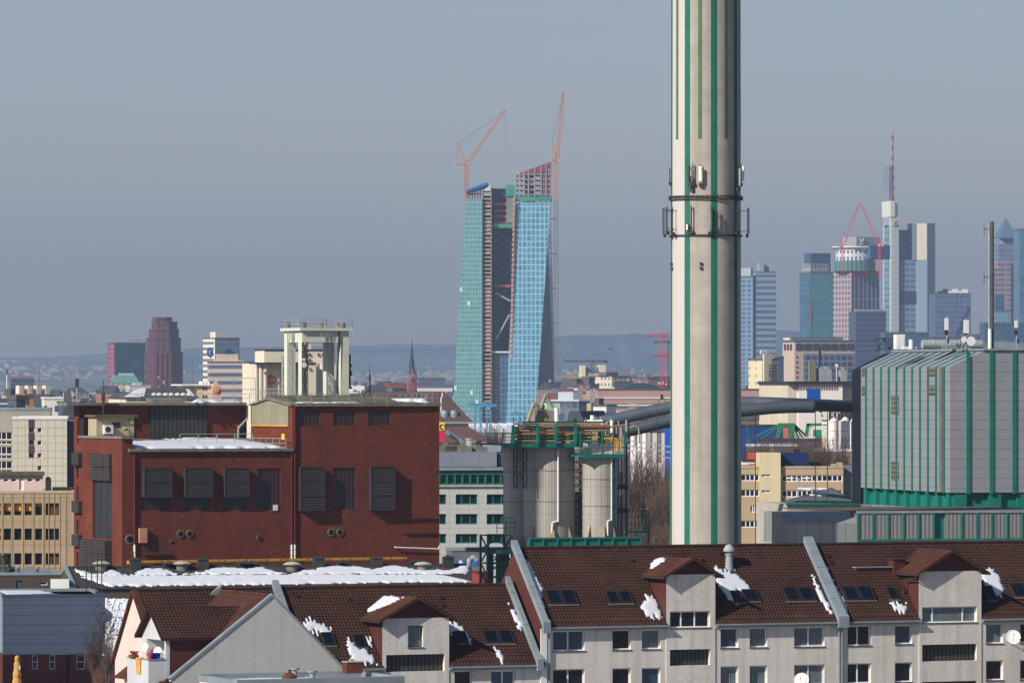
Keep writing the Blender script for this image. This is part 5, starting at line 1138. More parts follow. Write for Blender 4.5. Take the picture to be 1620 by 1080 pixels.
# ------------------------------------------------------------ silos
FZ = F(862, 600, 18)
def silos():
    t = thing('silo_plant', 'group of pale grey storage silos with green platform and pipework, centre', 'silos', FZ); f = FZ
    kk = K*600; zb = f.z(886); zt = f.z(699)
    m_s = lines('pale silo sheet', c(164,160,150), c(120,117,110), .45, 2.9, .1, .012, rough=.6, var=.08, streak=.5)
    def silo(px, w_px, Y, y0, y1, dish_=True):
        # local position from pixel and distance
        X_, Y_ = PX(px, Y), Y; dx, dy = X_-f.X, Y_-f.Y; u_, v_ = dx*f.c+dy*f.s, -dx*f.s+dy*f.c
        r_ = w_px/2*K*Y; z0, z1 = PZ(y1, Y), PZ(y0, Y); b = MB(); b.lathe(u_, v_, [(r_*.9,z0-1.2),(r_,z0),(r_,z1),(r_*.6,z1+.4),(.01,z1+.6)], 56); o = b.build('silo', m_s, t)
        for zz in (z0+(z1-z0)*.39, z0+(z1-z0)*.73): q = MB(); q.lathe(u_, v_, [(r_+.01,zz-.04),(r_+.035,zz-.03),(r_+.035,zz+.03),(r_+.01,zz+.04)], 56); q.build('band', M_slab, o)
        return u_, v_, r_, z0, z1
    A = silo(868.5, 81, 600, 705, 848); B = silo(949, 55, 597.5, 724, 848); Cc = silo(820, 48, 603.5, 708, 848); D = silo(972, 44, 612, 720, 848); E_ = silo(905, 60, 614, 708, 848)
    # brackets at the foot
    for (u_, v_, r_, z0, z1) in (A, B):
        for a in (-58, -12, 35):
            x, y = u_+(r_)*math.sin(R(a)), v_-(r_)*math.cos(R(a)); b = MB(); b.T = Matrix.Translation((x,y,0)) @ Matrix.Rotation(R(a),4,'Z')
            b.hull([(-.28,-.55,z0-.3),(.28,-.55,z0-.3),(.28,.1,z0-.3),(-.28,.1,z0-.3)], [(-.24,-.1,z0+1.1),(.24,-.1,z0+1.1),(.24,.1,z0+1.1),(-.24,.1,z0+1.1)]); b.build('foot_bracket', mat('bare bracket', c(160,144,118), .8) if a < 0 else M_slab, t)
    # base frame and legs
    M_td = mat('dark green steel', c(14,60,60), .6, .2, .5)
    x0, x1 = f.u(836,-6.5), f.u(1012,-6.5); b = MB(); zz = f.z(849,5,-6.5); b.box(x0, x1, -6.9, -6.4, zz-1.0, zz-.85); b.box(x0,x1,-6.9,-6.4,zz-.15,zz); b.box(x0,x1,-6.7,-6.6,zz-.85,zz-.15)
    for i in range(9): x = x0+(x1-x0)*i/8; b.box(x-.08,x+.08,-6.9,-6.4,zz-.85,zz-.15)
    b.build('base_beam', M_teal, t)
    b = MB(); b.box(f.u(772,-2), x1+1, -6.3, 6, zz-1.7, zz-1.3); b.build('base_deck', M_td, t)
    for px in (775, 790, 800, 850, 925, 1000):
        for v_ in (-3.8, 4): u_ = f.u(px, v_); b = MB(); b.box(u_-.3,u_+.3,v_-.3,v_+.3,0,zz-1.7); b.build('leg', M_td, t)
    b = MB(); u_, v_ = f.u(785,-3), -3; b.lattice((u_,v_,4),(u_,v_,zz+.2),2.6,7,.2); b.build('stair_tower', M_td, t)
    b = MB(); b.rail([(f.u(786,-2),-2,zz+.4),(f.u(815,-2),-2,zz+.4)], 1.6, .8, .06, 2); b.build('railing', M_dark, t)
    # right side stair platform
    b = MB(); xa, xb = f.u(994,-1), f.u(1027,-1); za = f.z(842,xa,-1); b.box(xa,xb,-1,1.5,za,za+.15); b.rail([(xa,-1,za+.15),(xb,-1,za+.15),(xb,1.5,za+.15)],2.2,.35,.06,2); b.box(xa+.8,xb,-1,1.5,za-2.4,za-2.25); [b.bar((x,-1,za-2.4),(x,-1,za),.12) for x in (xa+.9,xb-.1)]; b.build('side_platform', M_teal, t)
    # pipes on the silos
    def pipe_(px, y0, y1, v_, m_, r_=.09, nm='pipe'):
        u_ = f.u(px, v_); b = MB(); b.vcyl(u_, v_, r_, f.z(y1,u_,v_), f.z(y0,u_,v_), 8); b.build(nm, m_, t)
    u_ = f.u(883,-3.0); b = MB(); b.tube([(u_,-3.0,f.z(712,u_,-3)),(u_,-3.0,f.z(824,u_,-3)),(f.u(874,-3),-3.0,f.z(826,u_,-3)),(f.u(873,-3),-3.0,f.z(847,u_,-3))],.1,8); b.build('pipe', M_white, t)
    u_ = f.u(967.5,-6.0); b = MB(); b.tube([(u_,-6,f.z(725,u_,-6)),(u_,-6,f.z(822,u_,-6)),(f.u(961,-6),-6.1,f.z(824,u_,-6)),(f.u(961,-6),-6.1,f.z(847,u_,-6))],.09,8); b.build('pipe', M_white, t)
    pipe_(971.5, 724, 847, -5.7, M_teal, .12); pipe_(976, 724, 848, -1.5, M_dark, .1); pipe_(979, 724, 848, -1.2, M_steel, .1); pipe_(983, 724, 848, -1.2, M_dark, .08); pipe_(991, 700, 848, -1.0, M_dark, .1)
    for py in (770, 807): b = MB(); ua, ub = f.u(972,-1.7), f.u(993,-1.7); z = f.z(py,ua,-1.7); b.box(ua,ub,-1.9,-1.0,z-.25,z+.25); b.build('pipe_clamp', M_dark, t)
    b = MB(); u_ = f.u(913,1); b.lattice((u_,1,f.z(848,u_,1)),(u_,1,f.z(712,u_,1)),.9,22,.09); b.build('ladder_cage', M_dark, t)
    b = MB(); u_ = f.u(823,-2.2); za = f.z(735,u_,-2.2); b.lattice((u_,-2.2,za-2.5),(u_,-2.2,za+2),1.1,4,.1); b.build('ladder_cage', M_td, t)
    # upper platform
    z1 = f.z(704, 0, -4.3); xa, xb = f.u(798,-4.3), f.u(925,-4.3)
    b = MB(); b.box(xa, xb, -3.6, 7, z1, z1+.14); b.build('platform_deck', M_td, t)
    b = MB(); b.box(xa, xb, -3.72, -3.603, z1-.22, z1+.22); b.build('platform_beam', M_teal, t)
    z2 = f.z(722, 0, -6.3); xc, xd = f.u(918,-6.3), f.u(988,-6.3); b = MB(); b.box(xc, xd, -6.3, 3, z2, z2+.14); b.box(xc,xd,-6.4,-6.303,z2-.15,z2+.25); b.build('lower_deck', M_teal, t)
    rl = MB(); rl.rail([(xa,-3.6,z1+.14),(xb,-3.6,z1+.14)], 1.1, .9, .07, 2); rl.build('railing', M_teal, t)
    rl = MB(); rl.rail([(xc,-6.3,z2+.14),(xd,-6.3,z2+.14)], 1.6, .55, .07, 1); [rl.bar((xc+(xd-xc)*i/4,-6.3,z2),(xc+(xd-xc)*i/4,-6.3,z2+2.6),.12) for i in range(5)]; rl.build('railing', M_teal, t)
    b = MB(); z3 = f.z(672,0,-4)
    for px in (812,851,880,911): u_ = f.u(px,-4); b.box(u_-.14,u_+.14,-4.1,-3.8,z1+.14,z3)
    for px in (851,911): u_ = f.u(px,2); b.box(u_-.12,u_+.12,2,2.3,z1+.14,z3+.6)
    b.box(f.u(880,-4),f.u(912,-4),-4.1,-3.8,z3,z3+.2); b.box(f.u(828,-4),f.u(852,-4),-4.1,-3.8,z3,z3+.2); b.build('platform_frame', M_teal, t)
    # pipe bundles
    hues = [mat('ochre pipe', c(176,134,70), .6), mat('pale pipe', c(166,154,130), .6), mat('rust pipe', c(150,96,60), .7), M_dark, M_steel]
    for i in range(6):
        v_ = -3.6+.12*(i % 2); z = z1+.45+i*.36; ua, ub = f.u(812+rnd.randint(-2,4), v_), f.u(930+rnd.randint(0,60), v_)
        b = MB(); b.cyl((ua,v_,z),(ub,v_,z),.09,.09,8); b.build('header_pipe', hues[(0,1,0,1,2,4)[i]], t)
        b = MB(); b.cyl((ua+1,v_+.6,z+.15),(ub+.8,v_+.6,z+.15),.08,.08,8); b.build('header_pipe', hues[(3,3,2,3,0,3)[i]], t)
    rr = random.Random(8)
    for i in range(90):
        u_ = f.u(rr.uniform(812,985), 0); v_ = rr.uniform(-3.4, 3); z = z1+rr.uniform(.2, 2.2); m_ = rr.choice(hues+[M_teal, M_dark, M_dark, M_steel]); b = MB()
        k = rr.random()
        if k < .5: b.vcyl(u_, v_, rr.uniform(.05,.12), z1+.14, z+.9, 7)
        elif k < .75: b.box(u_-.3,u_+.3,v_-.2,v_+.3,z1+.14,z)
        else: b.tube([(u_,v_,z),(u_+.5,v_,z+.25),(u_+1.0,v_,z),(u_+1.1,v_,z1+.14)],.09,7)
        b.build('valve_pipe', m_, t)
    for i in range(4):
        b = MB(); u_ = f.u(973+i*3.5,-4.2); z = z1+.2; b.tube([(u_-1.2,-4.2,z+.5),(u_-.5,-4.2,z+.42),(u_-.1,-4.2,z+.05),(u_,-4.2,z-.8)],.09,7); b.build('yellow_hose', mat('yellow hose', c(230,176,50), .5) if i == 0 else bpy.data.materials['yellow hose'], t)
    b = MB(); u_ = f.u(979,-4.2); b.box(u_-.5,u_+.5,-4.4,-3.9,z1-1.4,z1-.6); b.build('hose_box', M_steel, t)
    for px in (800,803,806): 
        pass
    b = MB(); u_ = f.u(816,-3); [b.cyl((u_,-3,z1+.3+i*.42),(u_,-3,z1+.6+i*.42),.36,.36,12) for i in range(4)]; b.build('spring_stack', hues[0], t)
    # hopper unit on top
    ua, ub = f.u(846,-1), f.u(880,-1); zh = f.z(649,ua,-1); zl = f.z(666,ua,-1); ze = f.z(677,ua,-1)
    b = MB(); b.box(ua,ub,-1,2,zl,zh); b.hull([(ua+.8,-.2,ze),(ub-.8,-.2,ze),(ub-.8,1.2,ze),(ua+.8,1.2,ze)],[(ua,-1,zl),(ub,-1,zl),(ub,2,zl),(ua,2,zl)]); b.build('filter_hopper', mat('warm grey steel', c(134,130,120), .7, .15, .8, streak=.4), t)
    b = MB(); b.box(ua+.5,f.u(862,-.5),-.5,1,zh+.002,f.z(640,ua,0)); b.build('filter_top', M_slab, t)
    b = MB(); b.box(f.u(864,1),f.u(886,1),1,3,zh-.4,f.z(638,ua,1)); b.build('pale_green_box', mat('pale green panel', c(186,220,196), .6), t)
    M_leg = mat('warm grey duct', c(150,142,126), .6, .1, 1)
    b = MB(); b.tube([(f.u(829,-1.5),-1.5,f.z(682,0,-1.5)),(f.u(845,-1.5),-1.5,f.z(637,0,-1.5)),(f.u(850,-1.5),-1.5,f.z(646,0,-1.5))],.17,10); b.build('duct', M_leg, t)
    b = MB(); b.tube([(f.u(856,-.5),-.5,f.z(645,0,-.5)),(f.u(863,-.5),-.5,f.z(624,0,-.5)),(f.u(875,-.5),-.5,f.z(645,0,-.5))],.17,10); b.build('duct', M_leg, t)
    b = MB(); b.tube([(f.u(880.5,-1.3),-1.3,f.z(645,0,-1)),(f.u(881,-1.3),-1.3,f.z(668,0,-1)),(f.u(887,-1.3),-1.3,f.z(671,0,-1))],.25,10); b.build('duct', M_white, t)
    b = MB(); b.tube([(f.u(897,0),0,z3),(f.u(897,0),0,f.z(643,0,0)),(f.u(893,0),0,f.z(644,0,0)),(f.u(888,0),0,f.z(645.5,0,0))],.06,6); b.build('vent_pipe', M_steel, t)
    b = MB(); ua, ub = f.u(926,1), f.u(952,1); b.cyl((ua,1,z1+2.2),(ub,1,z1+2.2),.45,.45,12); b.cyl((ua+.8,1,z1+2.6),(ua+.8,1,z1+3.1),.25,.25,10); [b.vcyl(x,1,.08,z1,z1+2,6) for x in (ua+.3,ub-.3)]; b.build('blower', M_white, t)
    b = MB(); u_ = f.u(968,-3); b.vcyl(u_,-3,.17,z1+1.2,z1+2.6,10); b.build('vent_pipe', M_white, t)
    b = MB(); u_ = f.u(838,0); b.box(u_-.6,u_+.3,0,1.2,z1+.14,f.z(672,u_,0)); b.build('switch_cabinet', M_slab, t)
silos()
# ------------------------------------------------------------ white office with green windows
t, f, wl, x0, x1, D, zt = fl('green_window_office', 'white tiled office with green-framed windows between the brick house and the silos', 'office block', 600, 640, 812, 768, 700, 8, None)
D = 14; p, q = shell(f, t, wl, x1, D, 0, zt)
for y0, y1 in ((781.5,797.5),(812.5,829),(844,859)):
    for a_, b_, mu in ((685,706,(.5,)),(721,755.5,(.28,.67)),(770,806,(.3,.66))): p.win(a_, b_, y0, y1, mull=mu, fm=M_gfr if False else M_teal, pm=M_gl, dep=.25, fw=.14)
p.done(); q.done(); wl.build('wall', lines('white cladding tiles', c(192,194,190), c(150,152,150), 1.2, .78, .035, .05, rough=.6, var=.05), t)
b = MB(); p = Panel(f, t, b, x0, .02, 0, x1, zt, f.z(744))
for i in range(-4, 11):
    a_ = 684.5+i*12.15; p.win(a_, a_+10.6, 750.5, 765.5, fm=M_teal, pm=M_gl, dep=.15, fw=.13)
p.done(); b.box(x0,x1,.6,D,zt,f.z(744)); b.build('upper_storey', M_teal, t)
b = MB(); b.box(x0-.2,x1+.2,-.3,D,f.z(744)+.003,f.z(739)); b.build('eaves', M_zinc, t)
b = MB(); b.box(x0-.1,x1+.1,-.25,-.003,zt-.15,zt+.1); b.build('ledge', M_conc, t)
b = MB(); z_ = f.z(715); zk_ = f.z(738); b.box(x0+1, f.u(788), 1.2, 10, zk_, z_); b.build('roof_storey', lines('blue grey cladding', c(128,138,148), c(104,114,124), 3.6, .45, .02, .08, rough=.5), t)
b = MB(); b.box(f.u(789,1.2), x1, 1.6, 10, zk_, z_-.2); b.build('roof_storey_end', mat('dark blue grey', c(70,82,98), .6), t)
for px, w_, h_ in ((705,2.6,.7),(716,2.2,.8),(737,1.2,.7),(744,.9,1.5),(752,1,1.3),(762,1.4,.6),(777,2.2,.9)):
    u_ = f.u(px, 5); b = MB()
    if px in (744, 752): b.vcyl(u_,5,w_*.6,z_,z_+h_,14); b.vcyl(u_,5,w_*.7,z_+h_,z_+h_+.15,14)
    else: b.box(u_-w_/2,u_+w_/2,4,6,z_,z_+h_); b.box(u_-w_/2-.1,u_-w_/2+.4,4.2,5,z_+h_,z_+h_+.3)
    b.build('roof_unit', M_steel if px in (744,777) else M_slab, t)
f2 = F(715, 640, 8); t = thing('grey_kiosk', 'small plain grey building with blue sign in front of the white office', 'kiosk', f2); b = MB(); L = f2.u(762.5); zt2 = f2.z(871); b.box(0,L,0,5,0,zt2); b.build('wall', mat('grey cladding', c(108,110,112), .6), t); b = MB(); b.box(-.1,L+.1,-.1,5.1,zt2+.002,zt2+.2); b.build('roof', M_zinc, t)
for px in (722,747): b = MB(); a0_, a1_ = f2.u(px), f2.u(px+14 if px < 740 else px+9); b.box(a0_,a1_,-.06,-.003,f2.z(894),f2.z(885)); o = b.build('blue_sign', mat('blue sign', c(30,110,190), .5) if px == 722 else bpy.data.materials['blue sign'], t); 
b = MB(); cx, cz = f2.u(728.5), f2.z(888.5); b.cyl((cx,-.09,cz),(cx,-.062,cz),.22,.22,12); b.build('white_mark', M_white, o)
f3 = F(742, 622, 0); b = MB(); zc_ = f3.z(890); b.tube([(0,0,0),(0,0,zc_),(.15,0,zc_+.5),(.6,0,zc_+.6),(.9,0,zc_+.3)],.3,14); o = b.build('exhaust_elbow', M_steel); o.location = (f3.X,f3.Y,0); tag(o, 'steel exhaust pipe bent at its top before the grey kiosk', 'exhaust pipe')
f3 = F(757, 605, 10); t = thing('red_shed', 'small red shed at the right end of the snowy shed roof', 'shed', f3); b = MB(); L = f3.u(773); b.box(0,L,0,4,0,f3.z(906)); b.build('wall', lines('red sheet', c(150,60,50), c(110,40,36), .4, 0, .2), t); b = MB(); b.box(-.1,L+.1,-.1,4.1,f3.z(906),f3.z(904.5)); b.build('roof', M_rust, t)
# ------------------------------------------------------------ beige office right of the chimney
t, f, wl, x0, x1, D, zt = fl('beige_office', 'beige office with ribbon windows and yellow stair tower right of the chimney', 'office block', 1100, 1140, 1334, 737, 760, 3, None)
D = 13; xs0, xs1 = f.u(1202,-.6), f.u(1235,-.6); p, q = shell(f, t, wl, x1, D, 0, zt-.3)
for (y0, y1) in ((750,760.5),(774,785),(799,810),(823,834)):
    p.win(1172 if y0 != 799 else 1187, 1201, y0, y1, mull=(.27,.5,.74), fm=M_pvc, pm=M_gl, dep=.12, fw=.11, label=None)
    p.win(1236.5, 1333, y0+1, y1+1, mull=tuple(i/12 for i in range(1,12)), fm=M_pvc, pm=M_gl, dep=.12, fw=.13)
p.done(); q.done(); wl.build('wall', mat('beige render', c(182,160,128), .9, .07, .3, streak=.2), t)
b = MB(); p = Panel(f, t, b, xs0, -.6, 0, xs1-xs0, 0, f.z(716))
for y0 in (750,775,799,824): p.win(1205, 1219, y0, y0+4, mull=(.5,), fm=M_pvc, pm=M_gl, dep=.12, fw=.09)
p.done(); b.box(xs0,xs1,-.25,5,0,f.z(716)-.01); b.poly([(xs0,-.6,0),(xs0,-.25,0),(xs0,-.25,f.z(716)),(xs0,-.6,f.z(716))]); b.poly([(xs1,-.6,0),(xs1,-.25,0),(xs1,-.25,f.z(716)),(xs1,-.6,f.z(716))]); b.build('stair_tower', mat('pale yellow render', c(212,198,160), .9, .06, .3, streak=.2), t)
b = MB(); b.box(f.u(1235.5,1),f.u(1279,1),1,6,zt-.3,f.z(716,0,1)); b.build('blue_roof_box', mat('navy panel', c(22,40,86), .6), t)
b = MB(); b.box(f.u(1256.5,6.5),f.u(1266,6.5),6.5,8,zt,f.z(710,0,6.5)); b.build('brown_box', mat('dark brown', c(50,40,38), .8), t)
for px0, px1, yt in ((1268,1276,731),(1276,1283,730),(1285,1311,731.5),(1314,1325,734),(1326,1333,732)): b = MB(); b.box(f.u(px0,3),f.u(px1,3),3,5,zt-.3,f.z(yt)); b.build('roof_unit', M_dark if px0 in (1285,) else M_cab, t)
roofed(t, x0, x1, D, zt, edge=mat('beige edge', c(176,160,136), .8))
b = MB(); b.box(x1+.003,x1+4,1,10,0,f.z(737)); b.build('side_block', mat('blue grey side wall', c(112,120,128), .7), t)
t, f = thing('lamp_post', 'double-armed white street lamp before the beige office', 'street lamp', F(1263, 690, 0)), F(1263, 690, 0)
b = MB(); zt_ = f.z(757); b.vcyl(0,0,.08,0,zt_,8); b.build('pole', M_steel, t)
for s_ in (-1, 1): b = MB(); b.bar((0,0,zt_),(s_*.7,0,zt_+.1),.06); b.hull([(s_*.6,-.12,zt_+.02),(s_*1.5,-.12,zt_+.02),(s_*1.5,.12,zt_+.02),(s_*.6,.12,zt_+.02)],[(s_*.65,-.08,zt_+.16),(s_*1.4,-.08,zt_+.16),(s_*1.4,.08,zt_+.16),(s_*.65,.08,zt_+.16)]); b.build('lamp_head', M_white, t)
# ------------------------------------------------------------ concrete gantry behind the brick house
FY = F(478, 700, 22)
t = thing('concrete_gantry', 'tall pale concrete hoist frame with dishes and railing behind the brick power house', 'hoist frame', FY); f = FY
D = f.v(449.5); L = f.u(552); z1 = f.z(523); z2 = f.z(541.5); lg = 1.0
M_gan = mat('pale green concrete', c(206,210,190), .85, .06, .4, streak=.25)
b = MB(); b.box(0,L,0,lg*.7,z2,z1); b.box(0,L,D-lg*.7,D,z2,z1); b.box(0,lg*.7,lg*.7,D-lg*.7,z2,z1); b.box(L-lg*.7,L,lg*.7,D-lg*.7,z2,z1)
for (x, y) in ((0,0),(L-lg,0),(0,D-lg*1.4),(L-lg,D-lg*1.4)): b.box(x, x+(lg if x or y else .55), y, y+lg*1.4, 0, z2)
b.build('frame', M_gan, t)
b = MB(); b.box(-.4,L+.4,-.4,D+.4,z1+.002,z1+.35); b.build('top_slab', M_gan, t)
b = MB(); z = z1+.35; b.rail([(-.3,-.3,z),(L+.3,-.3,z),(L+.3,D,z),(-.3,D,z),(-.3,-.3,z)], 1.0, 1.6, .06, 1); b.build('railing', M_steel, t)
for (x, y) in ((.4,.3),(2.8,.8),(5.0,.8),(L-.6,.3),(.2,D-1)): b = MB(); b.lathe(x, y, [(.25,z),(.25,z+.5),(.4,z+.55),(.05,z+.75)], 10); b.build('roof_vent', M_slab, t)
b = MB(); b.lattice((-.45,D*.45,5),(-.45,D*.45,z1),.6,40,.06); b.build('ladder', M_steel, t)
b = MB(); b.lattice((.2,-.45,5),(.2,-.45,z2),.55,40,.08); b.build('cable_ladder', M_dark, t)
for px, py, r_ in ((480.5,577,.36),(480.5,568.5,.2)): u_ = f.u(px,-1); z = f.z(py,u_,-1); b = MB(); b.cyl((u_,-1.1,z),(u_,-.8,z),r_,r_*.7,18); b.bar((u_,-.8,z),(u_,0,z),.08); b.build('dish', M_white, t)
b = MB(); u_ = f.u(532,0); b.tube([(L-1.3,-.1,z1),(L-1.4,-.1,z2-1),(L-1.6,-.1,z2-5),(L-1.6,-.1,0)],.1,6); b.build('cable', M_dark, t)
b = MB(); u_ = L+.3; b.vcyl(u_,.5,.12,f.z(615),f.z(560),6); [b.box(u_-.2,u_+.2,.3,.7,f.z(y_)-.15,f.z(y_)+.15) for y_ in (588,592,613,578)]; b.build('cable_conduit', M_dark, t)
b = MB(); u_ = f.u(507,-.3); b.rail([(u_,-.3,z2+.6),(u_+1.2,-.3,z2+.6)],.8,.3,.04,2); b.bar((u_+.2,-.3,z2+.6),(u_+.2,-.3,z1+1.6),.06); b.bar((u_+.7,-.3,z2+.6),(u_+.7,-.3,z1+1.6),.06); b.build('hatch_ladder', M_steel, t)
# antenna pole left of the gantry
f = F(447, 690, 0); b = MB(); b.vcyl(0,0,.12,0,f.z(565),8); [b.box(-.15,.2,-.1,.1,f.z(y_)-.2,f.z(y_)+.2) for y_ in (566,578,597,606)]; b.vcyl(.1,0,.03,f.z(565),f.z(560),6); o = b.build('antenna_pole', M_steel); o.location = (f.X,f.Y,0); tag(o, 'slim antenna pole just left of the concrete hoist frame', 'antenna pole')

# an added tower out of view on the left, there to shade the silos
f = F(-447, 534, 42); t = thing('shade_tower', 'unseen concrete tower added far left of the view to shade the silos', 'tower', f)
b = MB(); b.box(-4,4,-4.6,4.6,0,86.5); b.build('shaft', M_conc, t); b = MB(); b.box(-4.2,4.2,-4.8,4.8,86.503,87.2); b.build('cap', M_dark, t)
# ------------------------------------------------------------ middle distance
def boxb(name, label, cat, px0, pxc, px1, ptop, Y, a, wm, side=None, rm=None, par=1.0, group=None, zb=0, D=None):
    """flat-roofed block whose faces carry gridded windows"""
    f = F(pxc, Y, a); t = thing(name, label, cat, f, group=group); zt = f.z(ptop)
    if a >= 0: x0, x1 = 0, f.u(px1); D = D or f.v(px0)
    else: x0, x1 = f.u(px0), 0; D = D or f.v(px1)
    b = MB(); b.poly([(x0,0,zb),(x1,0,zb),(x1,0,zt),(x0,0,zt)]); b.poly([(x1,D,zb),(x0,D,zb),(x0,D,zt),(x1,D,zt)])
    s = b if side is None else MB()
    (s if a >= 0 else b).poly([(x0,D,zb),(x0,0,zb),(x0,0,zt),(x0,D,zt)]); (b if a >= 0 else s).poly([(x1,0,zb),(x1,D,zb),(x1,D,zt),(x1,0,zt)])
    b.build('facade', wm, t)
    if side is not None: s.build('side_wall', side, t)
    b = MB(); b.box(x0-.2,x1+.2,-.2,D+.2,zt+.01,zt+par); b.build('roof', rm or M_roof, t)
    return t, f, x0, x1, D, zt
def bx(t, name, m_, x0, x1, y0, y1, z0, z1): b = MB(); b.box(x0,x1,y0,y1,z0,z1); return b.build(name, m_, t)
def pxbox(t, f, name, m_, px0, px1, py0, py1, v, d, zb=None):
    u0, u1 = f.u(px0, v), f.u(px1, v); return bx(t, name, m_, u0, u1, v, v+d, f.z(py1,u0,v) if zb is None else zb, f.z(py0,u0,v))
# malt silos behind the gantry
M_cream = mat('cream silo concrete', c(216,206,184), .9, .06, .1); M_dgl = mat('small dark windows', c(60,66,78), .4)
f = F(432, 1200, 14); t = thing('malt_silo', 'cream malt silo complex with round cells and dark-topped tower behind the hoist frame', 'silos', f)
bx(t,'tower',M_cream,f.u(427),f.u(520),6,16,0,f.z(554)); bx(t,'tower_roof',M_dark,f.u(426),f.u(521),5.8,16.2,f.z(554)+.01,f.z(552))
bx(t,'silo_block',M_cream,f.u(404),f.u(445),2,14,0,f.z(575)); bx(t,'silo_block',M_cream,f.u(478),f.u(500),0,6,0,f.z(575)); bx(t,'roof',M_dark,f.u(403),f.u(500),-.3,6,f.z(575)+.01,f.z(573)); bx(t,'penthouse',M_cream,f.u(490),f.u(505),8,12,f.z(552),f.z(544))
for px in (407,414,421,508,517,528,537): b = MB(); b.vcyl(f.u(px),1 if px < 500 else 5,.5*(7.5 if px < 500 else 12)*K*1200,0,f.z(574.5),20); b.build('silo_cell', M_cream, t)
for px, py in ((407,580),(413,580),(419,580),(429,580.5),(434.5,580.5),(486,580.5),(512,580.5),(516.5,580.5)): pxbox(t,f,'window',M_dgl,px,px+2,py-2,py+2.2,-.6,.3)
for px in (483,489,503,510,517): pxbox(t,f,'window',M_dgl,px,px+2,558.5,563,5.7,.28)
for px in (483,489): pxbox(t,f,'window',M_dgl,px,px+2,567,571,5.7,.28)
def emblem(t, u_, v_, z, r_, tag_=''):
    b = MB(); hexa = [(u_+r_*math.sin(R(60*i)), z+r_*math.cos(R(60*i))) for i in range(6)]; b.prism(hexa, v_-.1, v_); o = b.build('emblem', mat('mauve emblem', c(196,130,150), .8), t, 'pink hexagon emblem with yellow centre')
    b = MB(); b.prism([(u_+(x-u_)*.8, z+(y-z)*.8) for x, y in hexa], v_-.15, v_-.101); b.build('emblem_ground', mat('red emblem', c(206,110,96), .8), o)
    b = MB(); b.prism([(u_+r_*.62*math.cos(R(30*i)), z+r_*.34*math.sin(R(30*i)+.12*math.cos(R(30*i)))) for i in range(12)], v_-.2, v_-.151); b.build('emblem_centre', mat('yellow emblem', c(240,190,70), .8), o)
    b = MB(); b.bar((u_-r_*.35,v_-.22,z-r_*.06),(u_+r_*.35,v_-.22,z+r_*.08),r_*.09); b.build('emblem_script', M_dark, o)
emblem(t, f.u(431.5), 1.9, f.z(601), 9*K*1200)
# brewery-like building with sign gable
f = F(312, 800, 12); t = thing('sign_gable_building', 'small beige building with pointed gable bearing a pink hexagon emblem', 'building', f)
z_ = f.z(610); bx(t,'wall',mat('beige render two', c(206,188,160), .9),0,f.u(336),0,9,0,z_); bx(t,'side_wall',M_cream,f.u(288,4)-.0,-.01,4,9,0,z_); bx(t,'roof',M_white,f.u(286),f.u(337),-.4,9.3,z_+.01,f.z(607.5))
for px in (320.5,325):
    for py in (612.5,625): pxbox(t,f,'window',M_dgl,px,px+2.6,py,py+4.5,-.06,.05)
b = MB(); ug0, ug1 = f.u(333.5), f.u(348.5); b.prism([(ug0,0),(ug1,0),(ug1,f.z(612)),((ug0+ug1)/2,f.z(602)),(ug0,f.z(612))], -.8, -.1); b.build('sign_gable', mat('pale brick gable', c(198,170,150), .9), t); emblem(t,(ug0+ug1)/2,-.85,f.z(617),6.2*K*800)
for px in (318,323,328): pxbox(t,f,'roof_unit',M_white,px,px+3.5,603,607.5,2,2)
b = MB(); b.rail([(f.u(337,2),2,f.z(634)+.0),(f.u(404,2),2,f.z(634))],3.2,2.2,.08,1); o = b.build('railing', M_steel); o.location = (f.X,f.Y,0); o.rotation_euler = (0,0,R(f.a)); tag(o,'light railing behind the brick power house roof, right of the emblem gable','railing')
# hipped-roof hall behind the left roof
f = F(240, 760, 12); t = thing('hipped_hall', 'cream hall with dark hipped roof, round skylights and snow streaks', 'hall', f)
x0, x1 = f.u(198), f.u(312); zz, zr = f.z(629), f.z(613.5); bx(t,'wall',M_cream,x0,x1,0,16,0,zz)
b = MB(); xr0, xr1 = f.u(229,8), f.u(296,8); b.hull([(x0-.3,-.4,zz),(x1+.3,-.4,zz),(x1+.3,16.4,zz),(x0-.3,16.4,zz)],[(xr0,7.8,zr),(xr1,7.8,zr),(xr1,8.2,zr),(xr0,8.2,zr)]); b.build('roof', mat('slate roof', c(74,80,80), .8, .2, .5), t)
for px in (244,252,262,271,281,290,299): b = MB(); b.ball(f.u(px,2),2.0,zz+(zr-zz)*.28,.42,10,.7); b.build('skylight', M_white, t)
b = MB(); zs = lambda y: zz+(zr-zz)*(y+.4)/8.2+.06
b.poly([(f.u(222,.5),.5,zs(.5)),(f.u(228,.5),.5,zs(.5)),(f.u(231,7),7,zs(7)),(f.u(228,7),7,zs(7))]); b.poly([(f.u(300,.5),1.2,zs(1.2)),(f.u(309,.5),.6,zs(.6)),(f.u(298,7),6.5,zs(6.5)),(f.u(293,7),6.5,zs(6.5))]); b.poly([(x0-.3,-.38,zz+.1),(x0+2,-.38,zz+.1),(xr0,7.7,zr+.05),(xr0-1.5,7.2,zr-.3)])
for i in range(4): b.F = b.F
o = b.build('snow_patches', M_snow); o.location = (f.X,f.Y,0); o.rotation_euler = (0,0,R(f.a)); tag(o,'snow streaks on the dark hipped roof','', None,'stuff'); o['label'] = 'snow streaks along the hips of the dark hipped roof'
if 'category' in o: del o['category']
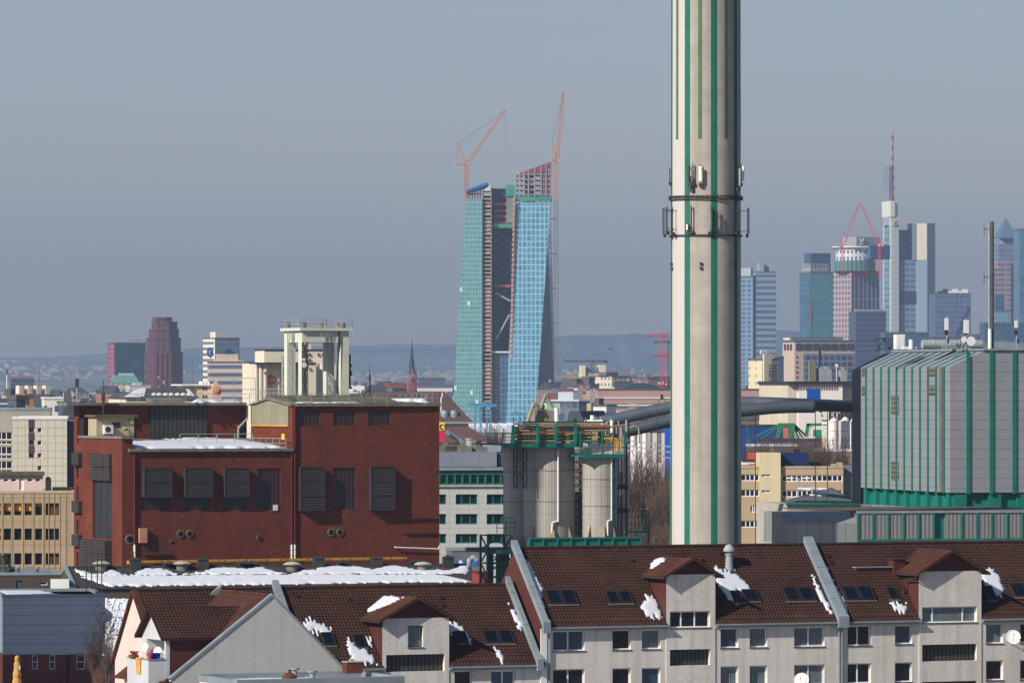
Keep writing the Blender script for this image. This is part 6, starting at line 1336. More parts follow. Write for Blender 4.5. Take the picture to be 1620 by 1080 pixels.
b = MB(); u0_, u1_ = f.u(240,-8), f.u(292,-8); b.hull([(u0_,-8,0),(u1_,-8,0),(u1_,-3,0),(u0_,-3,0)],[(u0_,-8,f.z(631.5,0,-8)),(u1_,-8,f.z(631.5,0,-8)),(u1_,-3,f.z(629.5,0,-8)),(u0_,-3,f.z(629.5,0,-8))]); b.build('front_annex', M_slab, t)
# yellow/pink advertising column beside the brick house
f = F(698, 760, 0); t = thing('advertising_pylon', 'yellow and red advertising pylon at the right edge of the brick power house', 'pylon', f)
w_ = 5*K*760; b = MB(); b.box(-w_,w_,0,.6,0,f.z(705)); b.build('mast', M_yel, t); bx(t,'red_panel',mat('red pylon panel', c(214,20,70), .5),-w_,w_,-.1,.7,f.z(697),f.z(681)); bx(t,'yellow_panel',mat('yellow pylon panel', c(240,200,20), .5),-w_,w_,-.1,.7,f.z(680.5),f.z(668))
b = MB(); z = f.z(675); b.tube([(w_*.5,-.16,z+.3),(-w_*.2,-.16,z+.28),(-w_*.4,-.16,z),(-w_*.2,-.16,z-.28),(w_*.5,-.16,z-.3)],.06,6); b.build('logo', M_dark, t)
# long building with steep brown roof
f = F(640, 1500, 10); t = thing('brown_roofed_block', 'large old block with steep brown roof and round dormers, right of the brick house', 'building', f); m_r = mat('old brown roof', c(88,70,66), .95, .15, .1); kk = K*1500
x0, x1 = f.u(560), f.u(748); z0, z1 = f.z(667), f.z(619); xr = f.u(706,8)
b = MB(); b.hull([(x0,0,z0),(x1,0,z0),(x1,24,z0),(x0,24,z0)],[(x0+4,11,z1),(xr,11,z1),(xr,13,z1),(x0+4,13,z1)]); b.build('roof', m_r, t)
M_old = grid('pale old facade', c(176,160,144), c(60,56,58), 1.95, 6.0, .45, .55, 0, .62, .2, grough=.4); bx(t,'facade',M_old,x0+.5,x1-1,.8,23,0,z0-.01)
for px in (704,719): b = MB(); u_ = f.u(px,2); b.lathe(u_, 2.5, [(1.1,z0+.5),(1.1,z0+2.2),(.8,z0+2.9),(.01,z0+3.1)],14); b.build('dormer', M_zinc, t)
b = MB(); b.box(x0,x1,-.5,0,z0-.5,z0); b.build('gutter', M_steel, t)
f2 = F(700, 1380, 10); t = thing('brown_roofed_wing', 'lower wing with brown hipped roof and lit windows before the old block', 'building', f2); x0, x1 = f2.u(660), f2.u(786); z0, z1 = f2.z(694), f2.z(675)
b = MB(); b.hull([(x0,-2,z0-1),(x1,-2,z0-1),(x1,14,z0-1),(x0,14,z0-1)],[(x0+9,6,z1),(f2.u(748),6,z1),(f2.u(748),7,z1),(x0+9,7,z1)]); b.build('roof', mat('red brown roof', c(98,72,66), .95, .15, .1), t)
bx(t,'facade',grid('warm pale facade', c(206,186,154), c(70,54,48), 3.2, 3.4, .42, .5, 0, .1, .3, pl=.3, lite=c(250,210,140)),x0+.5,f2.u(752),-1.2,12,0,z0-1.01)
b = MB(); b.hull([(f2.u(708,-6),-6,z1-2),(f2.u(712,-6),-6,z1-2),(f2.u(712,-3),-3,z1-2),(f2.u(708,-3),-3,z1-2)],[(f2.u(708,-6),-6,z1-1.4),(f2.u(712,-6),-6,z1-1.4),(f2.u(712,-3),-3,z1-1.4),(f2.u(708,-3),-3,z1-1.4)]); b.tube([(f2.u(706,-4),-4,z1-1.2),(f2.u(745,-4),-4,z1-5),(f2.u(776,-4),-4,z1-7)],.6,6); b.build('snow_guard', M_zinc, t)
# white market hall with snowy roof
f = F(745, 2600, 6); t = thing('market_hall', 'long low hall with bright white snowy roof at the foot of the twin glass towers', 'hall', f); x0, x1 = f.u(738), f.u(842); zz = f.z(684); b = MB(); n_ = 7
for i in range(n_): xa = x0+(x1-x0)*i/n_; w_ = (x1-x0)/n_; b.prism([(xa,zz),(xa+w_,zz),(xa+w_*.85,zz+2.6),(xa+w_*.5,zz+3.8),(xa+w_*.15,zz+2.6)],0,90)
b.build('roof', M_snow, t); bx(t,'wall',mat('hall wall', c(170,160,150), .9, .3, .1),x0,x1,.5,89,0,zz-.01)
# blue harbour cranes
M_bl = mat('sky blue crane paint', c(70,140,176), .6, .15, .2)
def harbour(px, Y, y0, y1, w_, lb, jib=True):
    f = F(px, Y, 0); t = thing('harbour_crane', lb, 'crane', f); kk = K*Y; z0, z1 = f.z(y1), f.z(y0); w = w_*kk; tt = 1.9*kk
    for s in (-1, 1): b = MB(); b.lattice((s*w*.55,0,0),(s*w*.3,0,z1-2*kk),2.6*kk,9,tt*.6); b.build('leg', M_bl, t)
    b = MB(); b.lattice((-w*1.3,0,z1),(w*1.6,0,z1),3.2*kk,14,tt*.6); b.build('bridge', M_bl, t)
    b = MB(); b.lattice((-w*.1,0,z1),(-w*.9,0,z1+5*kk),1.5*kk,6,tt*.4); b.tube([(-w*.9,0,z1+5*kk),(-w*1.3,0,z1)],tt*.2,4); b.build('jib', M_bl, t)
    bx(t,'cabin',M_bl,w*.1,w*.45,-1,1,z1-5*kk,z1-2*kk)
harbour(756, 1900, 640, 680, 12, 'light blue harbour crane at the foot of the left glass tower')
harbour(773, 1850, 641, 684, 8, 'light blue gantry crane with slanting legs, between the glass towers')
harbour(826, 1950, 655, 672, 14, 'light blue travelling crane low before the right glass tower')
# pinkish long office, tall block, and what stands around it
M_pk = grid('pink stone ribbon office', c(178,142,134), c(104,118,126), 16.5, 7.5, .82, .3, .05, .35, .2, grough=.2); M_pk2 = mat('pink stone', c(178,142,134), .8, .05, .02)
t, f, x0, x1, D, zt = boxb('pink_office', 'long pink stone office with ribbon windows behind the conveyor tubes', 'office block', 943, 945, 1240, 617, 2300, 8, M_pk, M_pk2, par=.6, D=30)
for py in (629.5,641,652,662): z = f.z(py); bx(t,'string_course',M_white,0,x1,-.35,-.01,z-.25,z+.25)
bx(t,'white_box',M_white,f.u(955),f.u(975),4,10,zt,f.z(612.5)); bx(t,'white_box',M_white,f.u(973),f.u(984),4,10,zt,f.z(615)); bx(t,'stair_tower',M_pk2,f.u(945),f.u(953),5,12,zt,f.z(614))
b = MB(); ua, ub = f.u(985,12), f.u(1045,12); pr = [(ua,zt)]+[(ua+(ub-ua)*i/8, zt+(f.z(605.5)-zt)*math.sin(math.pi*(.12+.76*i/8))) for i in range(9)]+[(ub,zt)]; b.prism(pr, 12, 24); b.build('vaulted_roof', mat('dark vault roof', c(62,72,88), .5), t)
f = F(938, 2200, 0); b = MB(); b.lattice((0,0,0),(0,0,f.z(616)),7*K*2200,16,.5); o = b.build('stair_scaffold', M_steel); o.location = (f.X,f.Y,0); tag(o,'pale lattice stair tower at the left end of the pink office','stair tower')
t, f, x0, x1, D, zt = boxb('small_block', 'small cream block with fine window rows left of the pink office', 'building', 925, 927, 939, 641, 2150, 6, grid('cream fine rows', c(220,206,176), c(120,116,112), 2.5, 2.2, .6, .45), D=20)
t, f, x0, x1, D, zt = boxb('dark_blue_block', 'dark blue-grey building mass right of the right glass tower', 'building', 870, 880, 939, 626, 3000, 8, grid('dark blue rows', c(62,72,92), c(42,54,76), 5, 4, .7, .6), D=30)
bx(t,'upper_part',mat('blue grey', c(92,104,120), .8),f.u(884),f.u(936),5,25,zt,f.z(614)); bx(t,'white_band',M_white,f.u(910),f.u(936),4,26,f.z(618),f.z(613.5)); bx(t,'red_box',mat('dull red', c(140,90,88), .8),f.u(886),f.u(909),4,20,f.z(622),f.z(615))
t, f, x0, x1, D, zt = boxb('glass_hall', 'broad blue-grey glass hall far behind the dark crane', 'hall', 895, 906, 952, 600, 3900, 10, grid('blue hall glass', c(110,122,136), c(88,104,124), 60, 30, .93, .9), D=40)
t, f, x0, x1, D, zt = boxb('white_crown_tower', 'far slab with two white corner towers behind the dark crane', 'tower block', 918, 921, 958, 589, 4600, 5, grid('white and blue slab', c(188,182,166), c(104,120,140), 40, 8, .8, .7), D=30)
bx(t,'corner_tower',mat('cream far', c(226,212,180), .9),f.u(919),f.u(926),-2,14,0,f.z(578)); bx(t,'corner_tower',mat('cream far two', c(220,206,176), .9),f.u(948),f.u(958),-2,14,0,f.z(577))
bx(t,'middle',mat('blue far', c(104,120,140), .9),f.u(926),f.u(948),2,14,zt,f.z(581))
t, f, x0, x1, D, zt = boxb('grey_block', 'plain pale grey block with darker right half beyond the pink office', 'building', 949, 952, 967, 600, 3300, 4, mat('pale grey far wall', c(158,160,158), .9), D=30)
t, f, x0, x1, D, zt = boxb('dark_block', 'wide dark grey block beyond the pink office, left of the pink cranes', 'building', 966, 968, 1000, 600, 3310, 4, mat('dark grey far wall', c(84,94,110), .9), D=40)
# cranes in the distance
def tower_crane(px, Y, ybase, ytop, x0, x1, w_, m_, lb, group=None, yj=None, cap=2, thick=1.0):
    """hammerhead crane: mast, jib from x0 to x1 (pixels from the mast)"""
    f = F(px, Y, 0); t = thing('tower_crane', lb, 'tower crane', f, group=group); kk = K*Y; zt = f.z(ytop); tt = .35*kk*thick
    b = MB(); b.lattice((0,0,0 if ybase is None else f.z(ybase)),(0,0,zt+cap*kk),w_*kk,18,tt); b.build('mast', m_, t)
    b = MB(); b.lattice((x0*kk,0,zt),(x1*kk,0,zt),w_*.8*kk,16,tt*.8,tri=True); b.build('jib', m_, t)
    e = x1 if abs(x1) < abs(x0) else x0; s = 1 if e > 0 else -1
    bx(t,'counterweight',m_,*sorted((e*kk,(e-s*4)*kk)),-1*kk,1*kk,zt-2.2*kk,zt+.6*kk); bx(t,'cabin',m_,.6*kk*s,2.6*kk*s,-kk,kk,zt-3*kk,zt-.8*kk)
    b = MB(); b.tube([(x0*kk*.8,0,zt+.6*kk),(0,0,zt+cap*kk+1.2*kk),(x1*kk*.8,0,zt+.6*kk)],tt*.35,4); b.build('tie_rods', m_, t)
    return t
M_red = mat('crane pink red', c(206,60,84), .6, .1, .1); M_cg = mat('crane dark grey', c(60,66,78), .6); M_cy = mat('crane yellow', c(210,150,70), .6); M_salmon = mat('crane salmon', c(190,112,70), .6, .1, .1)
tower_crane(937, 2600, None, 571, -46, 24, 4.2, M_cg, 'dark grey tower crane with level jib left of the pink office', cap=1, thick=1.5)
tower_crane(902, 3400, None, 596.5, -22, 10, 1.6, M_cy, 'small yellow tower crane right of the right glass tower')
tower_crane(1046.5, 2600, None, 531, -25, 12, 3.6, M_red, 'tall pink tower crane left of the chimney', cap=6, thick=1.3)
tower_crane(1057.5, 2800, None, 541, -24, 8, 2.8, M_cg, 'grey tower crane beside the tall pink one, left of the chimney', thick=1.4)
tower_crane(1054, 2500, None, 562, -22, 6, 3.6, M_red, 'lower pink tower crane closest to the chimney', cap=8, thick=1.3)
def luffer(px, Y, ybase, ypiv, xt, yt, m_, lb, wm=3, wj=2.4, back=(-12,-24), thick=1.0, mast_m=None, mast_split=None):
    f = F(px, Y, 0); t = thing('luffing_crane', lb, 'luffing crane', f); kk = K*Y; zp = f.z(ypiv); tt = .35*kk*thick
    b = MB(); zb = 0 if ybase is None else f.z(ybase)
    if mast_split: zs = f.z(mast_split); b.lattice((0,0,zs),(0,0,zp),wm*kk,10,tt); q = MB(); q.lattice((0,0,zb),(0,0,zs),wm*kk,44,tt); q.build('lower_mast', mast_m, t)
    else: b.lattice((0,0,zb),(0,0,zp),wm*kk,16,tt)
    b.build('mast', m_, t)
    tip = ((xt-px)*kk,0,f.z(yt)); s = 1 if xt > px else -1; pv = (s*1.5*kk,0,zp+kk)
    b = MB(); b.lattice(pv,tip,wj*kk,22,tt*.9,w1=wj*.6*kk); b.build('jib', m_, t)
    ap = (back[0]*kk,0,zp+back[1]*-1*kk); b = MB(); b.bar((pv[0]*0,0,zp+kk),ap,tt*2.2); b.bar((s*-abs(back[0])*1.0*kk,0,zp+1*kk),ap,tt*.9); b.build('a_frame', m_, t)
    b = MB(); b.box(*sorted((s*3*kk,-s*(abs(back[0])+4)*kk)),-1.4*kk,1.4*kk,zp-1.6*kk,zp+1.2*kk); b.build('machinery_deck', m_, t)
    bx(t,'counterweight',M_conc,*sorted((-s*(abs(back[0])+1)*kk,-s*(abs(back[0])+4.4)*kk)),-1.5*kk,1.5*kk,zp-1.8*kk,zp+3.0*kk); bx(t,'cabin',M_white,s*1.0*kk,s*1.0*kk+2*kk,-2*kk,-.2*kk,zp-1*kk,zp+1.6*kk)
    b = MB(); m1 = tuple((a+q)/2+(0 if i != 2 else -1.5*kk) for i, (a, q) in enumerate(zip(ap, tip))); b.tube([ap,m1,tip],tt*.35,4); b.tube([tip,(tip[0],0,tip[2]-60*kk)] if wj > 4 else [tip,(tip[0],0,tip[2]-12*kk)],tt*.22,4); b.build('hoist_rope', M_dark, t)
    return t
luffer(998, 3300, None, 607, 990, 577, M_red, 'small slanted red luffing crane above the pink office', wm=2, wj=2, back=(3,-4))
luffer(1043, 3100, None, 606, 1022, 602, M_salmon, 'low salmon crawler crane between the pink cranes and the vault', wm=2, wj=2, back=(3,-3))
# green jib crane poking over the tubes, left of the chimney
f = F(1042, 1100, 0); t = thing('green_crane', 'small green jib crane behind the conveyor tubes left of the chimney', 'crane', f); kk = K*1100
for s in (-1,1): b = MB(); b.bar((s*9*kk,0,0),(1*kk,0,f.z(634)),1.0*kk); b.build('leg', M_green, t)
b = MB(); b.lattice((6*kk,0,f.z(625)),(-14*kk,0,f.z(655)),1.6*kk,8,.3*kk); b.bar((5*kk,0,f.z(624)),(17*kk,0,f.z(646)),.8*kk); b.build('jib', M_green, t)
bx(t,'machine_house',M_dark,3*kk,7*kk,-1,1,f.z(632),f.z(623.5))
# ------------------------------------------------------------ harbour side right of the chimney
M_ws = mat('white silo wall', c(238,230,222), .9, .04, .05, streak=.1); M_beige = lines('beige silo wall', c(206,196,176), c(186,176,156), 2, 0, .15)
f = F(1263, 1250, 12); t = thing('white_malt_silo', 'white block-shaped silo with a big blue square and dark slot row', 'silos', f); zt = f.z(608)
x1 = f.u(1333); bx(t,'front_wall',M_ws,0,x1,0,26,0,zt); xl = f.u(1247,.5); bx(t,'side_wall',M_beige,-(f.u(1263)-f.u(1250)) if False else xl,-.01,.5,26,0,zt); bx(t,'right_wall',mat('grey white wall', c(196,188,188), .9),x1+.01,f.u(1380),2,26,0,zt)
b = MB(); b.box(xl-.3,f.u(1380)+.3,-.5,26.3,zt+.01,zt+.7); b.build('roof_edge', M_dark, t)
bx(t,'blue_square',mat('strong blue panel', c(0,82,178), .6),f.u(1276.5),f.u(1297),-.12,-.003,f.z(638),f.z(614))
for i in range(17): px = 1258+i*4.55; pxbox(t,f,'slot_window',mat('slot window', c(110,96,84), .8) if i == 0 else bpy.data.materials['slot window'],px,px+1.7,601.5+.4,609.0-.6,-.6,.09) if False else pxbox(t,f,'slot_window',mat('slot window', c(110,96,84), .8) if i == 0 else bpy.data.materials['slot window'],px,px+1.7,610.5-8.3,611.0-1.5,-.16,.15) if False else None
M_slot = mat('slot window', c(104,90,78), .8)
for i in range(17): px = 1258+i*4.1; pxbox(t,f,'slot_window',M_slot,px,px+1.6,602+8,602+14.5,-.14,.13)
zt0 = zt+.7
for px, w_, y0 in ((1281,5,574),(1285.5,6,573),(1281,4,580),(1295,6,585),(1299,8,584),(1308,12,583.5),(1334,8,585)):
    b = MB(); u_ = f.u(px,4); r_ = w_/2*K*1250
    if px in (1295,1281): b.vcyl(u_,4,r_,zt0,f.z(y0),14); b.vcyl(u_,4,r_*1.2,f.z(y0),f.z(y0)+.4,14)
    else: b.box(u_-r_,u_+r_,3,6,zt0,f.z(y0)); b.box(u_-r_*.6,u_+r_*.2,3.2,5,f.z(y0),f.z(y0)+.6)
    b.build('roof_unit', M_slab if px < 1290 else M_steel, t)
b = MB(); u_ = f.u(1297,6); b.vcyl(u_,6,.15,zt0,f.z(547),6); [b.bar((u_-.5,6,f.z(y_)),(u_+.5,6,f.z(y_)),.08) for y_ in (553,558,564)]; [b.box(u_-.2,u_+.2,5.8,6.2,f.z(y_)-.25,f.z(y_)+.25) for y_ in (556,561,568)]; b.build('antenna_mast', M_dark, t)
b = MB(); b.cyl((f.u(1324,3),3,f.z(578)),(f.u(1324,3),3.4,f.z(578)),.35,.35,10); b.vcyl(f.u(1324,3),3.2,.08,zt0,f.z(578),6); b.build('small_dish', M_white, t)
for i, (px, py, s_) in enumerate(((1298,651,1),(1300,657,.8))): pxbox(t,f,'high_window',M_dgl,px-s_,px+s_,py-1.6,py+1.2,-.14,.13)
# white round silos before it
f = F(1318, 1180, 0); 
for i, (px, w_, y0) in enumerate(((1319,15,665),(1337,14,664),(1351,13,665))):
    ff = F(px, 1180+i*3, 0); t = thing('white_round_silo', ('leftmost','middle','right')[i]+' of three white ribbed round silos below the white malt silo', 'silo', ff, group='white round silos'); r_ = w_/2*K*1180; zt = ff.z(y0); b = MB(); b.sm = False; b.lathe(0,0,[(r_,0),(r_,zt),(r_*.5,zt+.7),(.01,zt+.8)],32); b.build('tank', lines('white ribbed tank', c(228,222,216), c(150,146,140), 0, 1.9, 0, .06) if i == 0 else bpy.data.materials['white ribbed tank'], t)
    b = MB(); b.rail([(-r_,-r_*.5,zt),(r_,-r_*.5,zt)],1.6,.6,.12,1); [b.box(x,x+.5,-r_*.5,.4,zt,zt+rnd.uniform(1,2)) for x in (-1,.0,.8)]; b.build('top_gear', M_dark, t)
ff = F(1305, 1170, 0); t = thing('pale_lift_shaft', 'narrow pale concrete shaft left of the white round silos', 'shaft', ff); bx(t,'wall',mat('ivory concrete', c(222,214,184), .9, .08, .3, streak=.4),-4.6*K*1170,4.8*K*1170,0,3,0,ff.z(665)); bx(t,'roof',M_slab,-4.8*K*1170,5*K*1170,-.2,3.2,ff.z(665),ff.z(663.5)); bx(t,'white_sign',M_white,-4*K*1170,3.6*K*1170,-.1,-.003,ff.z(677),ff.z(667)); bx(t,'sign_writing',mat('blue grey lettering', c(80,96,130), .6),-3.4*K*1170,2.6*K*1170,-.14,-.103,ff.z(673),ff.z(671))
# green portal cranes
kk = K*1050
f = F(1240, 1050, 0); t = thing('portal_crane', 'green portal crane with broad knee-shaped frame under the conveyor tube, middle', 'portal crane', f); b = MB()
P = lambda px, py: ((px-1240)*kk, 0, EYE+(HOR-py)*K*1050)
b.hull([(P(1224,691)[0],-1,P(0,705)[2]),(P(1229,691)[0],-1,P(0,705)[2]),(P(1229,691)[0],1,P(0,705)[2]),(P(1224,691)[0],1,P(0,705)[2])],[(P(1231,0)[0],-1,P(0,671)[2]),(P(1240,0)[0],-1,P(0,669)[2]),(P(1240,0)[0],1,P(0,669)[2]),(P(1231,0)[0],1,P(0,671)[2])]); b.build('leg', M_green, t)
b = MB(); b.hull([(P(1251,0)[0],-1,0),(P(1255,0)[0],-1,0),(P(1255,0)[0],1,0),(P(1251,0)[0],1,0)],[(P(1247,0)[0],-1,P(0,669)[2]),(P(1257,0)[0],-1,P(0,669)[2]),(P(1257,0)[0],1,P(0,669)[2]),(P(1247,0)[0],1,P(0,669)[2])]); b.build('leg', M_green, t)
b = MB(); b.box(P(1231,0)[0],P(1255,0)[0],-1.01,1.01,P(0,674)[2],P(0,669)[2]); b.bar(P(1233,671),P(1196,690),.3); b.bar(P(1233,674),P(1203,694),.25); b.build('bridge', M_green, t)
b = MB(); b.bar(P(1256,671),P(1276,690),.35); b.bar(P(1256,673),P(1270,692),.3); b.bar(P(1257,676),(P(1266,0)[0],0,P(0,700)[2]),.3); b.build('stay_cables', M_dark, t)
f = F(1290, 1050, 0); t = thing('portal_crane', 'green portal crane with boxy green cabin right of the middle crane', 'portal crane', f); P = lambda px, py: ((px-1290)*kk, 0, EYE+(HOR-py)*K*1050)
b = MB(); b.hull([(P(1273,0)[0],-1,P(0,690)[2]),(P(1278,0)[0],-1,P(0,690)[2]),(P(1278,0)[0],1,P(0,690)[2]),(P(1273,0)[0],1,P(0,690)[2])],[(P(1276,0)[0],-1,P(0,670)[2]),(P(1281,0)[0],-1,P(0,670)[2]),(P(1281,0)[0],1,P(0,670)[2]),(P(1276,0)[0],1,P(0,670)[2])]); b.box(P(1276,0)[0],P(1300,0)[0],-1,1,P(0,673.5)[2],P(0,669.3)[2]); b.build('frame', M_green, t)
bx(t,'cabin',mat('bright green panel', c(24,128,92), .6),P(1287.5,0)[0],P(1299,0)[0],-2,2,P(0,690)[2],P(0,679.5)[2]); bx(t,'lower_frame',M_green,P(1292,0)[0],P(1299,0)[0],-2,2,0,P(0,690.2)[2]); bx(t,'yellow_light',M_cy,P(1282,0)[0],P(1285,0)[0],-1.2,1.2,P(0,676)[2],P(0,674)[2])
f = F(1182, 1050, 0); t = thing('portal_crane', 'dark green lattice crane immediately right of the chimney under the tube', 'portal crane', f)
b = MB(); b.lattice((-6*kk,0,f.z(652)),(8*kk,0,f.z(672)),3*kk,6,.3*kk); b.lattice((0,0,0),(0,0,f.z(655)),4*kk,10,.35*kk); b.bar((8*kk,0,f.z(670)),(8*kk,0,0),.4*kk); b.build('frame', M_green, t)
# blue container wall, red brick house, teal roof and assorted
def cont(name, label, cat, px0, px1, y0, Y, m_, D=12): f = F(px0, Y, 0); t = thing(name, label, cat, f); zt = f.z(y0); bx(t,'wall',m_,0,f.u(px1),0,D,0,zt); bx(t,'roof',M_snow if 'snow' in label else M_dark,-.1,f.u(px1)+.1,-.1,D+.1,zt+.005,zt+.35); return t, f, zt
M_nb = lines('blue corrugated wall', c(14,58,130), c(10,44,104), .6, 0, .3)
cont('blue_hall', 'deep blue corrugated hall under the conveyor tube right of the chimney', 'hall', 1150, 1241, 674.5, 1120, M_nb)
t, f, zt = cont('blue_container_stack', 'bright blue tall container block immediately left of the chimney', 'container stack', 1053, 1076, 676, 900, lines('bright blue panel', c(20,84,190), c(16,66,150), 1.2, 0, .08), 6)
M_rb = grid('red brick rows', c(170,88,76), c(214,190,176), 1.9, 3.4, .4, .3, 0, .3, .3, grough=.6)
t, f, zt = cont('red_brick_house', 'red brick warehouse with pale windows and snowy roof above the blue hall', 'warehouse', 1203, 1262, 664.5, 1300, M_rb); bx(t,'upper_part',M_rb,f.u(1213),f.u(1250),4,10,zt,f.z(655.5)); bx(t,'gable_block',mat('red brick plain', c(160,80,70), .9),f.u(1232),f.u(1246),3.8,9,zt,f.z(653)); bx(t,'snowy_roof',M_snow,f.u(1218),f.u(1250),4.2,12,f.z(653)+.01,f.z(651))
cont('teal_roofed_hall', 'low hall with sea-green roof right of the chimney', 'hall', 1176, 1215, 655, 1500, mat('sea green sheet', c(70,140,124), .7), 20)
t, f, zt = cont('red_orange_shed', 'narrow orange-red shed behind the middle portal crane', 'shed', 1241, 1249, 675, 1100, mat('orange red', c(190,96,70), .8), 5)
t, f, zt = cont('red_roof_house', 'small white house with red roof left of the yellow stair tower', 'house', 1176, 1201, 730, 860, mat('white house wall', c(220,210,204), .9, .2, 1), 8); b = MB(); x1 = f.u(1203); b.prism_u([(-.5,zt-.5),(8.5,zt-.5),(4,f.z(716))],.8,x1); b.build('tiled_roof', mat('red roof', c(170,66,60), .9, .2, 1), t)
cont('long_white_low_shed', 'low snowy shed roofs amid the bare trees behind the beige office', 'shed', 1185, 1262, 706, 960, mat('mixed sheds', c(110,102,96), .9, .5, .3), 10)
cont('violet_hall', 'low dull violet hall behind the bare trees, under the green cranes', 'hall', 1200, 1300, 697, 1015, mat('violet sheet', c(80,78,100), .8, .2, .3), 8)
cont('snowy_low_shed', 'long low shed with snow cover before the white round silos', 'shed', 1293, 1366, 714, 930, mat('brown sheds', c(150,126,104), .9, .4, .4), 10)
cont('ochre_building', 'low ochre yellow building behind bare trees left of the chimney', 'building', 998, 1062, 768, 800, mat('ochre wall', c(206,150,66), .9, .2, .3), 10)
cont('white_shed', 'white low shed beneath the ochre building, behind bare trees', 'shed', 1003, 1025, 786, 780, mat('pale shed wall', c(210,200,186), .9, .3, .5), 5)
for i, (px, w_, y0, Y) in enumerate(((1002,9,681,1000),(1012,7,684,1010),(1020,8,680,1005),(1005,8,716,860),(1021,6,716,870))):
    f = F(px, Y, 0); b = MB(); r_ = w_/2*K*Y; zt = f.z(y0); b.lathe(0,0,[(r_,0),(r_,zt),(.01,zt+.9)],20); o = b.build('small_tank', M_white); o.location = (f.X,f.Y,0)
    tag(o, ('upper left pale tank behind the bare trees right of the silos','upper middle pale tank behind the bare trees right of the silos','upper right pale tank behind the bare trees right of the silos','lower left pale tank among the bare trees right of the silos','lower right pale tank among the bare trees right of the silos')[i], 'tank', 'pale tanks behind the bare trees')
t, f, x0, x1, D, zt = boxb('white_panel_hall', 'low hall with white banded front left of the blue container block', 'hall', 1026, 1028, 1054, 683, 1000, 2, grid('white bands', c(206,200,196), c(120,112,112), 1.6, 9, .4, .8), D=10)
boxb('brown_wall_hall', 'long dull pink-brown hall wall under the conveyor tubes', 'hall', 985, 987, 1200, 664, 1250, 2, mat('dull pink brown', c(120,98,96), .9, .2, .1), D=14)
b = MB()
for i in range(3): b.tube([P3(985,695+i*8,900),P3(1064,707+i*9,880)],.1,5)
tag(b.build('pipe_rack', M_steel), 'pale pipe rack running between the trees left of the chimney', 'pipe rack')
